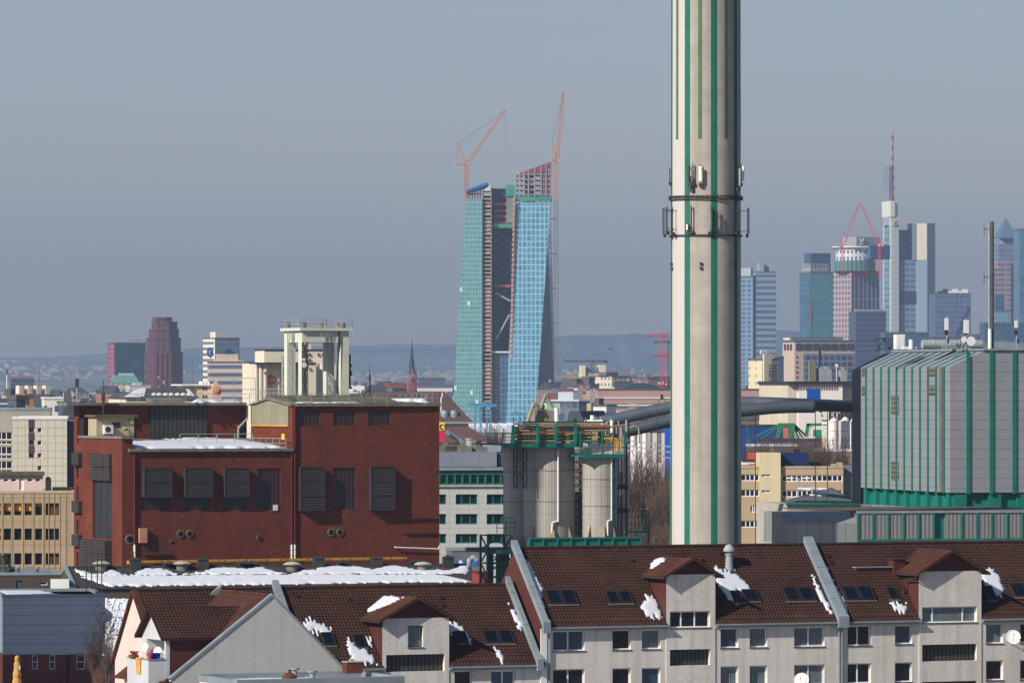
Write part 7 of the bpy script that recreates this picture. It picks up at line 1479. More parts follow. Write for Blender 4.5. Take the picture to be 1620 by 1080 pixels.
# ------------------------------------------------------------ the twin glass towers under construction
FE = F(800, 4000, 0)
def twin():
    f = FE; t = thing('left_glass_tower', 'left glass tower of the twin high-rise under construction, sea-green, tapering upwards', 'skyscraper', f); k = K*4000
    def P(px, py, dv=0): return ((px-800)*k, dv, EYE+(HOR-py)*K*4000)
    G1 = grid('sea green curtain wall', c(140,186,184), c(98,148,148), 1.9, 3.3, .86, .84, .1, .2, .14, grough=.22, wrough=.5, spec=.5, pl=.02, lite=c(214,236,228))
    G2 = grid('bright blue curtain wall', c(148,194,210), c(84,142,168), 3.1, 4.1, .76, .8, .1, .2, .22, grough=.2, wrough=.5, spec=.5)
    G3 = grid('shaded side curtain wall', c(60,82,104), c(40,64,90), 3.1, 4.1, .9, .86, .1, .2, .3, grough=.1, wrough=.4, spec=.6)  # same glass as the front, the side's shade put into its colour
    def quadf(name, ps, m_, par=t, dep=None):
        b = MB(); b.poly(ps)
        return b.build(name, m_, par)
    def solid(name, fr, dv, m_, par=t):       # a face outline pushed dv metres back
        b = MB(); n = b.pts(fr+[(x, y+dv, z) for x, y, z in fr]); q = len(fr); b.F.append(tuple(n+i for i in range(q))); b.F.append(tuple(n+q+i for i in reversed(range(q))))
        for i in range(q): j = (i+1) % q; b.F.append((n+i, n+q+i, n+q+j, n+j))
        return b.build(name, m_, par)
    # left tower: glass front
    solid('glass_facade', [P(715,675),P(762,675),P(763,314),P(736,314)], 46, G1)
    # open floors in the strip between glass edge and atrium
    b = MB(); nfl = 58
    mo_ = mat('orange protective boards', c(208,142,104), .8, .1, .05); mc_ = mat('raw floor slabs', c(176,160,150), .9)
    for i in range(nfl): py = 660-i*6.15; b.box((763-800)*k,(777-800)*k,2,42,P(0,py)[2],P(0,py)[2]+.9)
    b.build('floor_slabs', mc_, t)
    b = MB(); rr = random.Random(2)
    for i in range(nfl):
        py = 660-i*6.15
        if rr.random() < .72 and py > 312: bx(t,'protective_board',mo_,(767-800)*k,(775-800)*k,3,3.6,P(0,py-1)[2],P(0,py-4.6)[2])
    b = MB(); [b.box((x-800)*k,(x+.9-800)*k,1.4,2.4,0,P(0,304)[2]) for x in (763.2,776.4)]; b.build('edge_columns', mc_, t)
    bx(t,'core',mat('dark raw core', c(50,46,52), .95, .3, .05),(764-800)*k,(777-800)*k,12,41,0,P(0,310)[2])
    # top: crown frame and blue cover
    b = MB()
    for i in range(7): x = 739+i*4.2; b.bar(P(x,314,3),P(x,300+(763-x)*.0,3),.9)
    b.bar(P(738,307,3),P(764,307,3),1.0); b.build('crown_frame', mat('maroon steel', c(112,64,84), .7), t)
    b = MB(); b.hull([P(737.5,304,0),P(771,293,0),P(774,293,40),P(739,304,40)],[P(737.5,301,0),P(768,289,0),P(774,289,40),P(739,300,40)]); b.build('blue_roof_cover', mat('blue tarpaulin', c(20,110,170), .6), t)
    solid('crown_gable', [P(765,302,1),P(776,302,1),P(775.5,291,1)], 30, M_cream)
    # atrium
    t2 = thing('tower_atrium', 'dark open atrium with steel braces between the twin glass towers', 'atrium', f)
    ma = mat('dark atrium steel', c(52,62,80), .8, .3, .03)
    bx(t2,'back_wall',ma,(777-800)*k,(812-800)*k,26,40,0,P(0,296)[2])
    b = MB()
    for i in range(52): py = 655-i*7; b.box((778-800)*k,(811-800)*k,24+((i*7)%3),26,P(0,py)[2],P(0,py)[2]+.7)
    b.build('atrium_floors', mat('atrium floor edges', c(80,88,104), .8, .3, .05), t2)
    for (y0, y1) in ((340,344),(331,334),(349,352),(450,454),(320,324)): bx(t2,'red_floor_edge',mat('raspberry edge', c(176,70,90), .7) if y0 == 340 else bpy.data.materials['raspberry edge'],(783-800)*k,(808-800)*k,10,24,P(0,y1)[2],P(0,y0)[2])
    bx(t2,'green_net',mat('green safety net', c(60,140,120), .8, .2, .05),(777-800)*k,(812-800)*k,6,7,P(0,360)[2],P(0,353.5)[2]); bx(t2,'green_net',bpy.data.materials['green safety net'],(800-800)*k,(815-800)*k,8,9,P(0,310)[2],P(0,292)[2]); bx(t2,'scaffold_wall',mat('grey green scaffold', c(118,128,120), .9, .3, .08),(801-800)*k,(814-800)*k,9,10,P(0,352)[2],P(0,310)[2])
    for a_, q in ((P(784,463,8),P(808,476,8)),(P(784,538,8),P(806,497,8))): b = MB(); b.bar(a_,q,3.4*k/1.4); b.build('pale_brace', mat('pale steel brace', c(150,154,156), .6) if a_[2] > 90 and 'pale steel brace' not in bpy.data.materials else bpy.data.materials['pale steel brace'], t2)
    b = MB()
    for i in range(8): y0 = 360+i*13; b.bar(P(782,y0,14),P(810,y0+24,14),1.2); b.bar(P(810,y0,14),P(784,y0+22,14),1.0)
    b.build('thin_braces', ma, t2)
    G4 = grid('atrium glass', c(96,112,128), c(56,88,116), 2.6, 4, .88, .85, .1, .2, .2)
    bx(t2,'lower_glass',G4,(790-800)*k,(806-800)*k,6,20,0,P(0,558)[2]); bx(t2,'lower_concrete',mat('brown grey concrete', c(108,106,108), .9, .2, .03),(777-800)*k,(790-800)*k,7,20,0,P(0,558)[2]); bx(t2,'white_ledge',M_white,(778-800)*k,(808-800)*k,4,20,P(0,557.8)[2],P(0,555.5)[2])
    # right tower
    t3 = thing('right_glass_tower', 'right glass tower of the twin high-rise, bright blue front and dark side, leaning edge', 'skyscraper', f)
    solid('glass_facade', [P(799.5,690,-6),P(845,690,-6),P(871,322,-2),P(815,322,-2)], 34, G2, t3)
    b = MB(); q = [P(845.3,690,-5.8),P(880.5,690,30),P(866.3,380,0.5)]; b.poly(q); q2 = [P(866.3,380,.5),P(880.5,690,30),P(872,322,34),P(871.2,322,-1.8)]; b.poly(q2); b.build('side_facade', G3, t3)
    b = MB(); [b.box((807.5-800+(815-807.5)*(690-py)/380)*k-3.2*k,(807.5-800+(815-807.5)*(690-py)/380)*k+.2*k,-5,-1,P(0,py)[2],P(0,py-5.4)[2]) for py in range(566,316,-8)]; b.build('edge_boards', mo_, t3)
    b = MB()
    for i, y0 in enumerate((316,309,301,293,285,277)):
        xr = 872.5
        b.box((815-800)*k,(xr-800)*k,0,30,P(0,y0)[2],P(0,y0)[2]+.9)
    for i, x in enumerate((815.5,822,829,836,846,856,864,872)): b.bar(P(x,318,0),P(x,277-(x-815)*.33,0),1.0); b.bar(P(x,318,28),P(x,277-(x-815)*.33,28),1.0)
    b.build('crown_frame', mat('pale raw frame', c(150,140,138), .8, .2, .05), t3)
    bx(t3,'crown_core',mat('dark crown core', c(66,60,72), .9),(831-800)*k,(846-800)*k,6,24,P(0,318)[2],P(0,272)[2]); bx(t3,'crown_panel',M_cream,(818-800)*k,(828-800)*k,1.2,3,P(0,281)[2],P(0,273)[2]); bx(t3,'crown_panel',M_cream,(838-800)*k,(845-800)*k,2,4,P(0,292)[2],P(0,281)[2])
    solid('slanted_roof', [P(817,275.5,0),P(856,275,0),P(873.5,259,0),P(872,256,0)], 30, mat('maroon sheet', c(136,62,88), .8), t3)
    b = MB()
    for i in range(6): y0 = 270+i*8; b.bar(P(857,y0+4,1),P(872.5,y0+2,1),.9)
    for x in (858,862,866,870): b.bar(P(x,316,1),P(x,276-(x-857)*.9,1),.9)
    b.build('maroon_grid', bpy.data.materials['maroon sheet'], t3)
    bx(t3,'green_net',bpy.data.materials['green safety net'],(815-800)*k,(872-800)*k,-2.4,-1.4,P(0,318.5)[2],P(0,311)[2])
twin()
def P4(px, py, Y): return (PX(px,Y), Y, PZ(py,Y))
luffer(738, 4010, 318, 260, 799, 175, M_salmon, 'salmon luffing crane on the left glass tower, jib raised to the right', wm=6.4, wj=5.4, back=(-15,-33), thick=2.2)
luffer(880, 3990, None, 254, 891, 146, M_salmon, 'salmon luffing crane beside the right glass tower, jib almost upright', wm=6, wj=6, back=(-6,-30), thick=2.2, mast_m=mat('grey lattice mast', c(104,104,112), .6), mast_split=318)
f = F(880, 3990, 0); b = MB(); [b.bar((-8*K*3990*1.0-(py-300)*.0,0,f.z(py)),(0,0,f.z(py)),.6) for py in (346,402,456,511,566)]; o = b.build('mast_ties', M_dark); o.location = (f.X,f.Y,0); tag(o, 'thin ties holding the tall crane mast to the right glass tower', 'ties')
# ------------------------------------------------------------ church spire
f = F(653, 3300, 10); t = thing('church_spire', 'slim dark church spire on a red sandstone tower left of the twin glass towers', 'church tower', f); k = K*3300
m_st = mat('red sandstone', c(150,92,92), .9, .15, .1); m_sl = mat('dark slate spire', c(60,70,84), .8)
b = MB(); b.lathe(0,4,[(6.2*k,PZ(592,3300)),(4.6*k,PZ(580,3300)),(.35*k,PZ(541,3300))],8); b.build('spire', m_sl, t)
b = MB(); b.vcyl(0,4,.3*k,PZ(541,3300),PZ(533,3300),6); b.box(-1*k,1*k,3.8,4.2,PZ(537.6,3300),PZ(537,3300)); b.ball(0,4,PZ(540,3300),.8*k,8); b.build('cross', m_sl, t)
b = MB(); b.box(-6.4*k,6.4*k,0,8,0,PZ(598,3300)); b.box(-7.2*k,7.2*k,-.6,8.6,PZ(609,3300),PZ(606,3300)); b.build('tower', m_st, t)
for s in (-5.6,5.6): b = MB(); b.lathe(s*k,.5,[(1.1*k,PZ(600,3300)),(1.1*k,PZ(590,3300)),(.01,PZ(577,3300))],8); b.build('pinnacle', m_st, t)
b = MB(); b.prism([(-3*k,PZ(598,3300)),(3*k,PZ(598,3300)),(0,PZ(582,3300))],-.8,1); b.build('gablet', m_st, t)
for y0, y1 in ((610,620),(599,605)): b = MB(); b.prism([(-2*k,PZ(y1,3300)),(2*k,PZ(y1,3300)),(2*k,PZ(y0+3,3300)),(0,PZ(y0,3300)),(-2*k,PZ(y0+3,3300))],-1.1 if y0 == 599 else -.2,-.05 if y0 == 610 else -.9); b.build('pointed_window', M_dark, t)
# ------------------------------------------------------------ towers on the left
m1 = grid('maroon ribbed tower', c(92,50,58), c(50,34,50), 4.6, 4.4, .42, .62, .1, .2, .25, grough=.3, pl=.1, lite=c(190,170,176)); m1b = grid('maroon tower shade side', c(76,50,66), c(54,44,62), 4.6, 4.4, .42, .62, .1, .2, .25, grough=.3) if False else m1
f = F(257.5, 4850, 0); t = thing('maroon_tower', 'dark maroon stepped brick tower, tallest on the left skyline', 'skyscraper', f)
for (p0, pc, p1, y0, v) in ((228,270,287,560,0),(231,268,284,537,4),(235,266,281,523,7),(239,258,279,511,9),(241,262,271,504,11)):
    u0, u1 = f.u(p0, v), f.u(p1, v); 
    b = MB(); uu = f.u(pc, v); vr = v+ (40-2*v)
    # a stepped octagon-like plan
    w_ = (u1-u0); cx = (u0+u1)/2
    b.plan([(cx-w_*.5,v+w_*.28),(cx-w_*.25,v),(cx+w_*.22,v),(cx+w_*.5,v+w_*.3),(cx+w_*.5,v+w_*.75),(cx+w_*.2,v+w_),(cx-w_*.25,v+w_),(cx-w_*.5,v+w_*.75)], 0, f.z(y0)); b.build('stage', m1, t)
    q = MB(); w2 = w_*.51; q.plan([(cx-w2,v+w_*.27),(cx-w_*.26,v-.6),(cx+w_*.23,v-.6),(cx+w2,v+w_*.29),(cx+w2,v+w_*.76),(cx,v+w_)], f.z(y0)+.01, f.z(y0)+1.5); q.build('cornice', mat('maroon cornice', c(98,54,60), .8) if p0 == 228 else bpy.data.materials['maroon cornice'], t)
for p in [x/2 for x in range(464,568,15)]:
    u_ = f.u(p, -1); b = MB(); b.box(u_-.7,u_+.7,-1.0 if abs(p-258) < 14 else 3+abs(p-258)*.3,-.2+(0 if abs(p-258) < 14 else 5+abs(p-258)*.3),0,f.z(556 if p > 236 else 560)); b.build('pier', bpy.data.materials['maroon cornice'], t)
t, f, x0, x1, D, zt = boxb('blue_red_office', 'dark blue glass slab with pink-red end wall beside the maroon tower', 'office tower', 169.5, 181, 231, 543.5, 4900, 24, grid('dark teal glass slab', c(60,92,108), c(40,78,98), 3, 4, .9, .86, .1, .2, .2), grid('pink end wall', c(150,84,98), c(110,70,92), 40, 4, .9, .4))
b = MB(); b.rail([(f.u(206),2,zt+1),(x1,2,zt+1)],2,5,.4,1); b.build('roof_rail', M_steel, t)
t, f, x0, x1, D, zt = boxb('stepped_pale_office', 'pale stepped office with green roof before the blue slab', 'office block', 174, 177, 220, 606, 4300, 6, grid('pale stepped rows', c(188,168,156), c(112,116,128), 4, 5, .7, .45), D=30, rm=mat('copper green roof', c(110,156,146), .8), par=2.0)
bx(t,'roof_storey',grid('grey penthouse rows', c(170,178,180), c(120,136,150), 4, 3.5, .6, .5),f.u(189),f.u(212),4,20,zt+2,f.z(590)); b = MB(); b.prism([(f.u(175),zt+2),(f.u(219),zt+2),(f.u(214),zt+6),(f.u(182),zt+6)],1,28); b.build('green_roof', bpy.data.materials['copper green roof'], t)
t, f, x0, x1, D, zt = boxb('orange_base_hall', 'long low orange-brown hall under the stepped pale office', 'hall', 150, 152, 300, 622, 3600, 3, mat('orange brown far wall', c(176,120,98), .9, .15, .02), D=20)
t, f, x0, x1, D, zt = boxb('white_balcony_tower', 'white balconied tower with two round blue emblems on its crown', 'tower block', 321, 340, 379, 536, 4300, 30, grid('blue glass upper', c(120,140,152), c(84,112,134), 3.2, 4.5, .8, .8), grid('white balcony rows', c(226,218,200), c(110,118,130), 60, 4.3, .97, .48, 0, .1))
bx(t,'crown',mat('ivory crown', c(226,216,196), .9),2,x1*.62,3,D*.6,zt+1,f.z(525)); bx(t,'crown_block',mat('ivory crown two', c(220,210,190), .9),0,x1*.3,-.5,D,zt-34,zt-.1) if False else None
M_emb = mat('blue emblem', c(30,70,140), .5)
b = MB(); zc = zt-10; vc = D*.35; n_ = 24; [b.cyl((-.6,vc+3.6*math.cos(2*math.pi*i/n_),zc+3.0*math.sin(2*math.pi*i/n_)),(-.6,vc+3.6*math.cos(2*math.pi*(i+1)/n_),zc+3.0*math.sin(2*math.pi*(i+1)/n_)),.8,.8,4) for i in range(n_)]; b.cyl((-.9,vc-1,zc),(-.5,vc-1,zc),1.3,1.3,12); b.build('round_emblem', M_emb, t)
b = MB(); uc = x1*.55; [b.cyl((uc+2.6*math.cos(2*math.pi*i/n_),-.6,zc+2.6*math.sin(2*math.pi*i/n_)),(uc+2.6*math.cos(2*math.pi*(i+1)/n_),-.6,zc+2.6*math.sin(2*math.pi*(i+1)/n_)),.6,.6,4) for i in range(n_)]; b.cyl((uc,-.7,zc),(uc,-.4,zc),1.1,1.1,12); b.build('round_emblem', M_emb, t)
t, f, x0, x1, D, zt = boxb('banded_office', 'beige and blue banded office block in front of the white balconied tower', 'office block', 328, 331, 404, 574, 3600, 5, grid('beige bands', c(200,182,168), c(92,104,126), 70, 5.0, .98, .48, 0, .1), D=30)
bx(t,'upper_block',mat('beige far wall', c(206,186,166), .9),f.u(333),f.u(386),2,20,zt+1,f.z(570)); bx(t,'upper_block',mat('beige far wall two', c(196,176,158), .9),f.u(343),f.u(377),4,20,f.z(570),f.z(560)); bx(t,'end_pier',mat('cream pier', c(220,208,186), .9),f.u(397),f.u(404),-2,20,0,f.z(577)); bx(t,'glass_strip',M_dgl,f.u(352),f.u(383),1.0,1.9,f.z(577.5),f.z(573)) if False else None
t, f, x0, x1, D, zt = boxb('dark_flat_block', 'dark blue flat-topped block on the left horizon', 'office block', 15, 17, 54, 600, 4200, 5, grid('dark blue block rows', c(62,78,100), c(52,70,94), 40, 4, .95, .5), D=30, rm=mat('dull red cap', c(120,84,100), .9), par=2.0)
for (px, y0, w_, lb, m_) in ((11,585,1.6,'thin striped chimney at the far left horizon',M_white),(62,580,.8,'needle-thin far mast right of the dark flat block',M_cg),(322,588,.7,'needle-thin far mast right of the maroon tower',M_cg),(304,562,.5,'faint far mast between maroon tower and white tower',M_cg)):
    f = F(px, 6000, 0); t = thing('far_mast', lb, 'mast', f); b = MB(); b.vcyl(0,0,w_*K*6000,0,f.z(y0),8,w_*.6*K*6000); b.build('shaft', m_, t)
    if px == 11: b = MB(); b.vcyl(0,0,1.8*K*6000,f.z(592),f.z(583.5),10); b.build('dark_top', M_cg, t)
# ------------------------------------------------------------ right skyline
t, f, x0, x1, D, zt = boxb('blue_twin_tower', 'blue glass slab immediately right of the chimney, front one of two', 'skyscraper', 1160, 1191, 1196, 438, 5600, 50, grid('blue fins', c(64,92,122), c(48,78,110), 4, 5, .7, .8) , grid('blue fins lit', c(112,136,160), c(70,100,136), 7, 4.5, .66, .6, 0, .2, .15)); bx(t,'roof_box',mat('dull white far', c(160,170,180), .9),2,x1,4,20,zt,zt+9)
bx(t,'red_box',M_red,1,x1*.8,8,30,zt+9,zt+14) if False else None
t, f, x0, x1, D, zt = boxb('blue_twin_tower', 'grey-blue banded tower right of the chimney, rear one of two', 'skyscraper', 1190, 1196, 1228, 431, 5700, 8, grid('grey blue bands', c(132,152,166), c(70,96,122), 60, 6, .97, .42, .1, .2, .2), D=40)
b = MB(); zz_ = zt; bx(t,'roof_frame',mat('roof frame grey', c(150,160,168), .8),f.u(1203),f.u(1210),4,20,zt,f.z(416)); bx(t,'roof_frame',bpy.data.materials['roof frame grey'],f.u(1210),f.u(1225),8,16,zt,f.z(418))
t, f, x0, x1, D, zt = boxb('sea_green_tower', 'sea-green glass office tower with framed crown left of the cranes', 'skyscraper', 1265, 1281, 1318, 432, 5500, 26, grid('sea green glass', c(84,136,142), c(74,142,146), 5, 5.4, .93, .84, .1, .2, .16, grough=.15), grid('blue green side glass', c(64,100,122), c(54,92,116), 5, 5.4, .9, .82))
bx(t,'crown',grid('crown frame', c(168,160,160), c(84,110,130), 3.3, 12, .6, .86),2,x1*.86,2,D*.9,zt+1,f.z(416)); bx(t,'dark_top',grid('dark blue top', c(48,82,108), c(40,72,100), 6, 8, .9, .85),x1*.2,x1*1.02,D*.3,D,zt+1,f.z(400))
bx(t,'red_reflection_fin',M_red,1,1.6,-.5,-.05,f.z(517),f.z(484))
m_pk = grid('pink grid tower', c(172,150,150), c(92,98,116), 5.2, 5.4, .55, .62, .1, .2, .2); m_pk2 = grid('blue pink grid tower', c(150,146,160), c(56,72,100), 5.2, 30, .6, .97, .1, .2, .2)
t, f, x0, x1, D, zt = boxb('pink_grid_tower', 'pinkish gridded tower under construction with white round crown and two red cranes', 'skyscraper', 1318, 1347, 1391, 430, 5600, 32, m_pk2, m_pk)
b = MB(); cx, cy = x1*.40, D*.42; r_ = 20.5; b.vcyl(cx,cy,r_,zt+1,f.z(412),32); b.build('green_drum', grid('green netting drum', c(92,136,128), c(66,110,108), 4, 20, .6, .8), t)
b = MB(); b.vcyl(cx,cy,r_*.92,f.z(412),f.z(396),32); b.build('white_drum', grid('white colonnade', c(214,214,212), c(88,104,128), 4, 8, .45, .6), t); bx(t,'blue_block',mat('dark blue block', c(60,92,130), .5),cx,cx+24,cy-26,cy,f.z(410),f.z(388))
b = MB(); b.lathe(cx,cy,[(r_*.95,f.z(395)),(r_*1.12,f.z(391)),(r_*1.1,f.z(389.5)),(.1,f.z(389.5))],32); b.build('white_canopy', M_white, t)
zb_ = f.z(389.4); bx(t,'top_box',mat('grey top box', c(150,154,158), .8),cx-8,cx+20,cy-14,cy+10,zb_,f.z(374.5)); b = MB(); ux, zx = cx-2, f.z(381); b.bar((ux-2.5,cy-14.6,zx+2),(ux,cy-14.6,zx-1),1.0); b.bar((ux+2.5,cy-14.6,zx+2),(ux,cy-14.6,zx-1),1.0); b.bar((ux-2,cy-14.6,zx-3),(ux+2,cy-14.6,zx-3),1.0); b.build('logo', M_white, t)
bx(t,'red_band',M_red,-.4,x1*.9,-.6,-.05,zt-2.5,zt)
luffer(1333, 5500, 430, 391, 1360, 321, M_red, 'red luffing crane on the white crown, jib leaning right', wm=3, wj=2.2, back=(-3,-13), thick=1.5)
luffer(1391, 5500, 440, 388, 1362, 322, M_red, 'red luffing crane right of the white crown, jib leaning left', wm=3, wj=2.2, back=(3,-12), thick=1.5)
t, f, x0, x1, D, zt = boxb('dark_slab', 'dark blue-grey slab with fine bands at the foot of the pink tower', 'office tower', 1343, 1354, 1402, 494, 5000, 14, grid('dark blue bands', c(66,82,108), c(50,66,94), 60, 4.5, .97, .55), mat('dark blue plain', c(70,84,108), .8))
for i in range(7): bx(t,'roof_unit',M_steel,x1*(.05+.13*i),x1*(.05+.13*i)+4,3,9,zt+1,zt+2.6)
# bank tower with red-white antenna
f = F(1410, 6000, 16); t = thing('antenna_tower', 'tallest white tower with red and white striped antenna on the right skyline', 'skyscraper', f); k = K*6000
m_w = mat('white tower cladding', c(214,214,204), .7, .03, .01); m_b1 = grid('blue core glass', c(76,98,130), c(54,84,124), 5, 5.5, .7, .6, .1, .2, .2); m_b2 = grid('blue office rows', c(128,146,160), c(72,104,142), 6, 6, .74, .5, .1, .2, .25)
D1 = f.v(1397); zt = f.z(343); x1 = f.u(1422)
bx(t,'shaft',lines('white shaft tiles', c(190,198,196), c(150,160,162), 8, 5.5, .06, .1),0,x1,0,D1,0,zt); b = MB(); b.box(-.8,-.02,D1*.22,D1*.78,0,f.z(356)); b.build('glass_strip', grid('strip glass', c(120,146,156), c(86,130,146), 30, 6.5, .97, .6), t)
bx(t,'top_block',m_w,-1,x1*.45,-1,D1+1,zt+.02,f.z(318)); bx(t,'top_block',m_w,x1*.5,x1*.95,1,D1,zt+.02,f.z(318.5))
b = MB(); b.vcyl(1,D1*.5,D1*.22,f.z(356),zt,24); b.build('lift_cylinder', mat('silver drum', c(150,160,168), .4), t)
bx(t,'mast_housing',grid('grey mast housing', c(140,144,156), c(116,120,134), 4, 60, .5, .97),-1,x1*.28,4,D1*.8,f.z(317.9),f.z(262))
b = MB(); zr = f.z(317.5); z_t = f.z(206); M_rd = mat('antenna red', c(172,92,98), .6); n_ = 14; ux = x1*.42
for i in range(n_):
    z0, z1 = zr+(z_t-zr)*i/n_, zr+(z_t-zr)*(i+1)/n_; w_ = (6.5 if i < 8 else 3.0)*(1-.3*(i % 8)/8)*k*.62
    b = MB(); b.lattice((ux,6,z0),(ux,6,z1),w_,2,.9); b.box(ux-w_*.42,ux+w_*.42,6-w_*.42,6+w_*.42,z0,z1-.05); b.build('antenna_section', M_rd if i % 2 == 0 else M_conc, t)
b = MB(); zc = f.z(352.5); uc = x1*.55; mt_ = [(uc-2.5,zc-2.5),(uc,zc+3.5),(uc+3,zc-1.5)]; [b.bar((mt_[i][0],-.5,mt_[i][1]),(mt_[(i+1)%3][0],-.5,mt_[(i+1)%3][1]),1.5) for i in range(3)]; b.build('logo', mat('gold logo', c(196,160,90), .5), t)
u2, u3 = f.u(1423,6), f.u(1467,2); bx(t,'upper_glass',m_b1,u2,f.u(1444,6),10,34,0,f.z(363)); bx(t,'lower_glass',m_b2,x1+.05,f.u(1466,4),4,30,0,f.z(411)); bx(t,'recess_band',mat('dark recess', c(40,62,96), .5),x1+.06,f.u(1465,4),3.5,30,f.z(480),f.z(460))
ua, ub = f.u(1443,4), f.u(1467,2); 
b = MB(); b.plan([(f.u(1452,0),2),(f.u(1467,0),0),(f.u(1479.5,6),6),(f.u(1479.5,6),26),(ua+4,30)],0,f.z(352.5)); b.build('right_shaft', mat('shaded shaft tone', c(150,172,186), .5, .04, .01), t)  # bluish shaded side put into the colour of the white shaft
b = MB(); b.poly([(f.u(1451.6,-.4),-.3+2,f.z(411)),(f.u(1466.6,-.4),-.3,f.z(411)),(f.u(1466.6,-.4),-.3,f.z(353)),(f.u(1451.6,-.4),-.3+2,f.z(353))]); b.build('lit_panel', mat('sunlit cladding tone', c(236,226,200), .8), t)  # sunlit face of the white shaft, its warm light put into the colour
b = MB(); b.poly([(f.u(1443,3),3.5,f.z(411)),(f.u(1451.4,2),2,f.z(411)),(f.u(1451.4,2),2,f.z(353.5)),(f.u(1443,3),3.5,f.z(353.5))]); b.build('side_panel', mat('grey blue cladding', c(120,134,150), .8), t)
t, f, x0, x1, D, zt = boxb('blue_grey_slab', 'broad blue-grey slab right of the white antenna tower', 'office tower', 1476, 1480, 1536, 465, 5600, 5, grid('blue grey rows', c(86,104,130), c(66,86,116), 5, 5, .75, .55), D=40)
for i in range(6): bx(t,'roof_unit',M_white if i > 1 else M_dark,x1*(.1+.14*i),x1*(.1+.14*i)+5,5,10,zt+1,zt+3+2*(i%2))
# pointed fair tower
f = F(1604, 6200, 10); t = thing('pointed_tower', 'tower with pyramid top at the right edge of the skyline', 'skyscraper', f); k = K*6200
m_f1 = grid('pink granite rows', c(158,128,140), c(92,102,128), 70, 5.5, .97, .5); m_f2 = grid('blue pink glass', c(120,130,152), c(84,108,140), 5, 5, .8, .7)
bx(t,'shaft',m_f2,-18*k,26*k,18,60,0,f.z(385)); b = MB(); b.vcyl(0,34,15.5*k,f.z(385),f.z(376),28); b.build('drum', m_f2, t)
b = MB(); b.hull([(-15*k,18,f.z(376)),(15*k,18,f.z(376)),(15*k,50,f.z(376)),(-15*k,50,f.z(376))],[(-.2,33.8,f.z(343)),(.2,33.8,f.z(343)),(.2,34.2,f.z(343)),(-.2,34.2,f.z(343))]); b.build('pyramid', mat('blue glass pyramid', c(86,112,140), .2), t)
bx(t,'granite_block',m_f1,-30*k,0,6,20,0,f.z(424)); bx(t,'granite_block',m_f1,-24*k,-3*k,4,18,0,f.z(412)) 
t, f, x0, x1, D, zt = boxb('blue_edge_tower', 'blue glass tower cut by the right picture edge, before the pointed tower', 'skyscraper', 1611, 1613, 1660, 363, 5900, 4, grid('blue edge glass', c(80,116,142), c(60,104,134), 8, 8, .9, .85), D=40)
for i, (p0, p1, y0, Y, lb) in enumerate(((1575,1589,467,5300,'dark blue slab below the pink granite tower'),(1577,1598,493,5200,'low teal glass block below the pink granite tower'),(1545,1572,530,5000,'low dark block left of the long roof flue'),(1558,1640,512,4900,'wide dark blue block at the right edge behind the boiler house'),(1476,1546,534,4800,'low blue block behind the white antenna masts'),(1400,1470,527,4700,'low blue-grey block at the foot of the antenna tower'))):
    boxb('blue_office', lb, 'office block', p0-1, p0, p1, y0, Y, 4, grid('far office %d' % i, *( (c(54,82,112),c(46,74,106)) if i != 1 else (c(96,140,150),c(80,130,142)) ), 5, 5, .8, .6), D=30)
# beige granite office with framed top windows
t, f, x0, x1, D, zt = boxb('granite_office', 'beige office with a row of large framed top windows, right of the yellow tower', 'office block', 1238, 1257, 1352, 541, 3300, 18, mat('beige granite', c(190,170,158), .8, .04, .02), mat('beige granite side', c(196,174,160), .8, .04, .02), par=1.2)
b = MB(); n_ = 7
for i in range(n_): p0 = 1259.5+i*13.7; o = pxbox(t,f,'framed_window',M_dgl,p0,p0+11,543,553.5,-.5,.45)
for i in range(3): v0 = D*(.2+.25*i); bx(t,'framed_window',M_dgl,-.5,-.05,v0,v0+D*.13,f.z(553.5),f.z(544))
pxbox(t,f,'glass_front',grid('blue grid glass', c(120,124,136), c(54,72,100), 3.7, 3.7, .8, .75),1272,1352,559,640,-.4,.35,zb=0)
for i in range(5): pxbox(t,f,'small_window',M_dgl,1260,1262.5,563+i*8,566+i*8,-.3,.25)
bx(t,'roof_storey',grid('roof storey blue', c(110,130,140), c(84,108,126), 6, 20, .9, .8),f.u(1258),f.u(1340),6,20,zt+1.2,f.z(533)); bx(t,'roof_storey_end',M_cream,f.u(1249,8),f.u(1257.8,8),8,18,zt+1.2,f.z(534))
# yellow residential tower
m_y = grid('pale yellow flats', c(232,214,160), c(120,112,104), 3.4, 3.4, .0, .0); 
t, f, x0, x1, D, zt = boxb('yellow_tower', 'pale yellow residential tower with balcony column right of the chimney', 'tower block', 1184, 1206, 1231, 570, 2900, 32, mat('pale yellow render far', c(212,202,170), .9, .04, .02), grid('yellow side rows', c(216,206,172), c(180,168,138), 6, 3.8, .3, .35), par=1.0)
pxbox(t,f,'lift_tower',mat('yellow render two', c(216,206,172), .9, .03, .02),1209,1221,560,640,-1.4,1.2,zb=0)
for r in range(14):
    py = 577+r*4.6; pxbox(t,f,'balcony',mat('blue grey balcony', c(104,118,140), .7) if r == 0 else bpy.data.materials['blue grey balcony'],1222.6,1229.5,py,py+2.5,-.5,.45); pxbox(t,f,'window',M_dgl,1206.5,1208.2,py,py+2.2,-.2,.15)
    pxbox(t,f,'window',M_dgl,1216.5,1220.5,py,py+(2.6 if r in (2,3,9,10) else 1.4),-1.55,.13)
b = MB(); [b.bar((f.u(1209+i*3,0),3,f.z(560)),(f.u(1209+i*3,0),3,f.z(555.5-(i%2))),.5) for i in range(5)]; [b.cyl((f.u(1211+i*5,0),2.6,f.z(557.5)),(f.u(1211+i*5,0),3.4,f.z(557.5)),1.2,1.2,8) for i in range(2)]; b.build('rooftop_antennas', M_white, t)
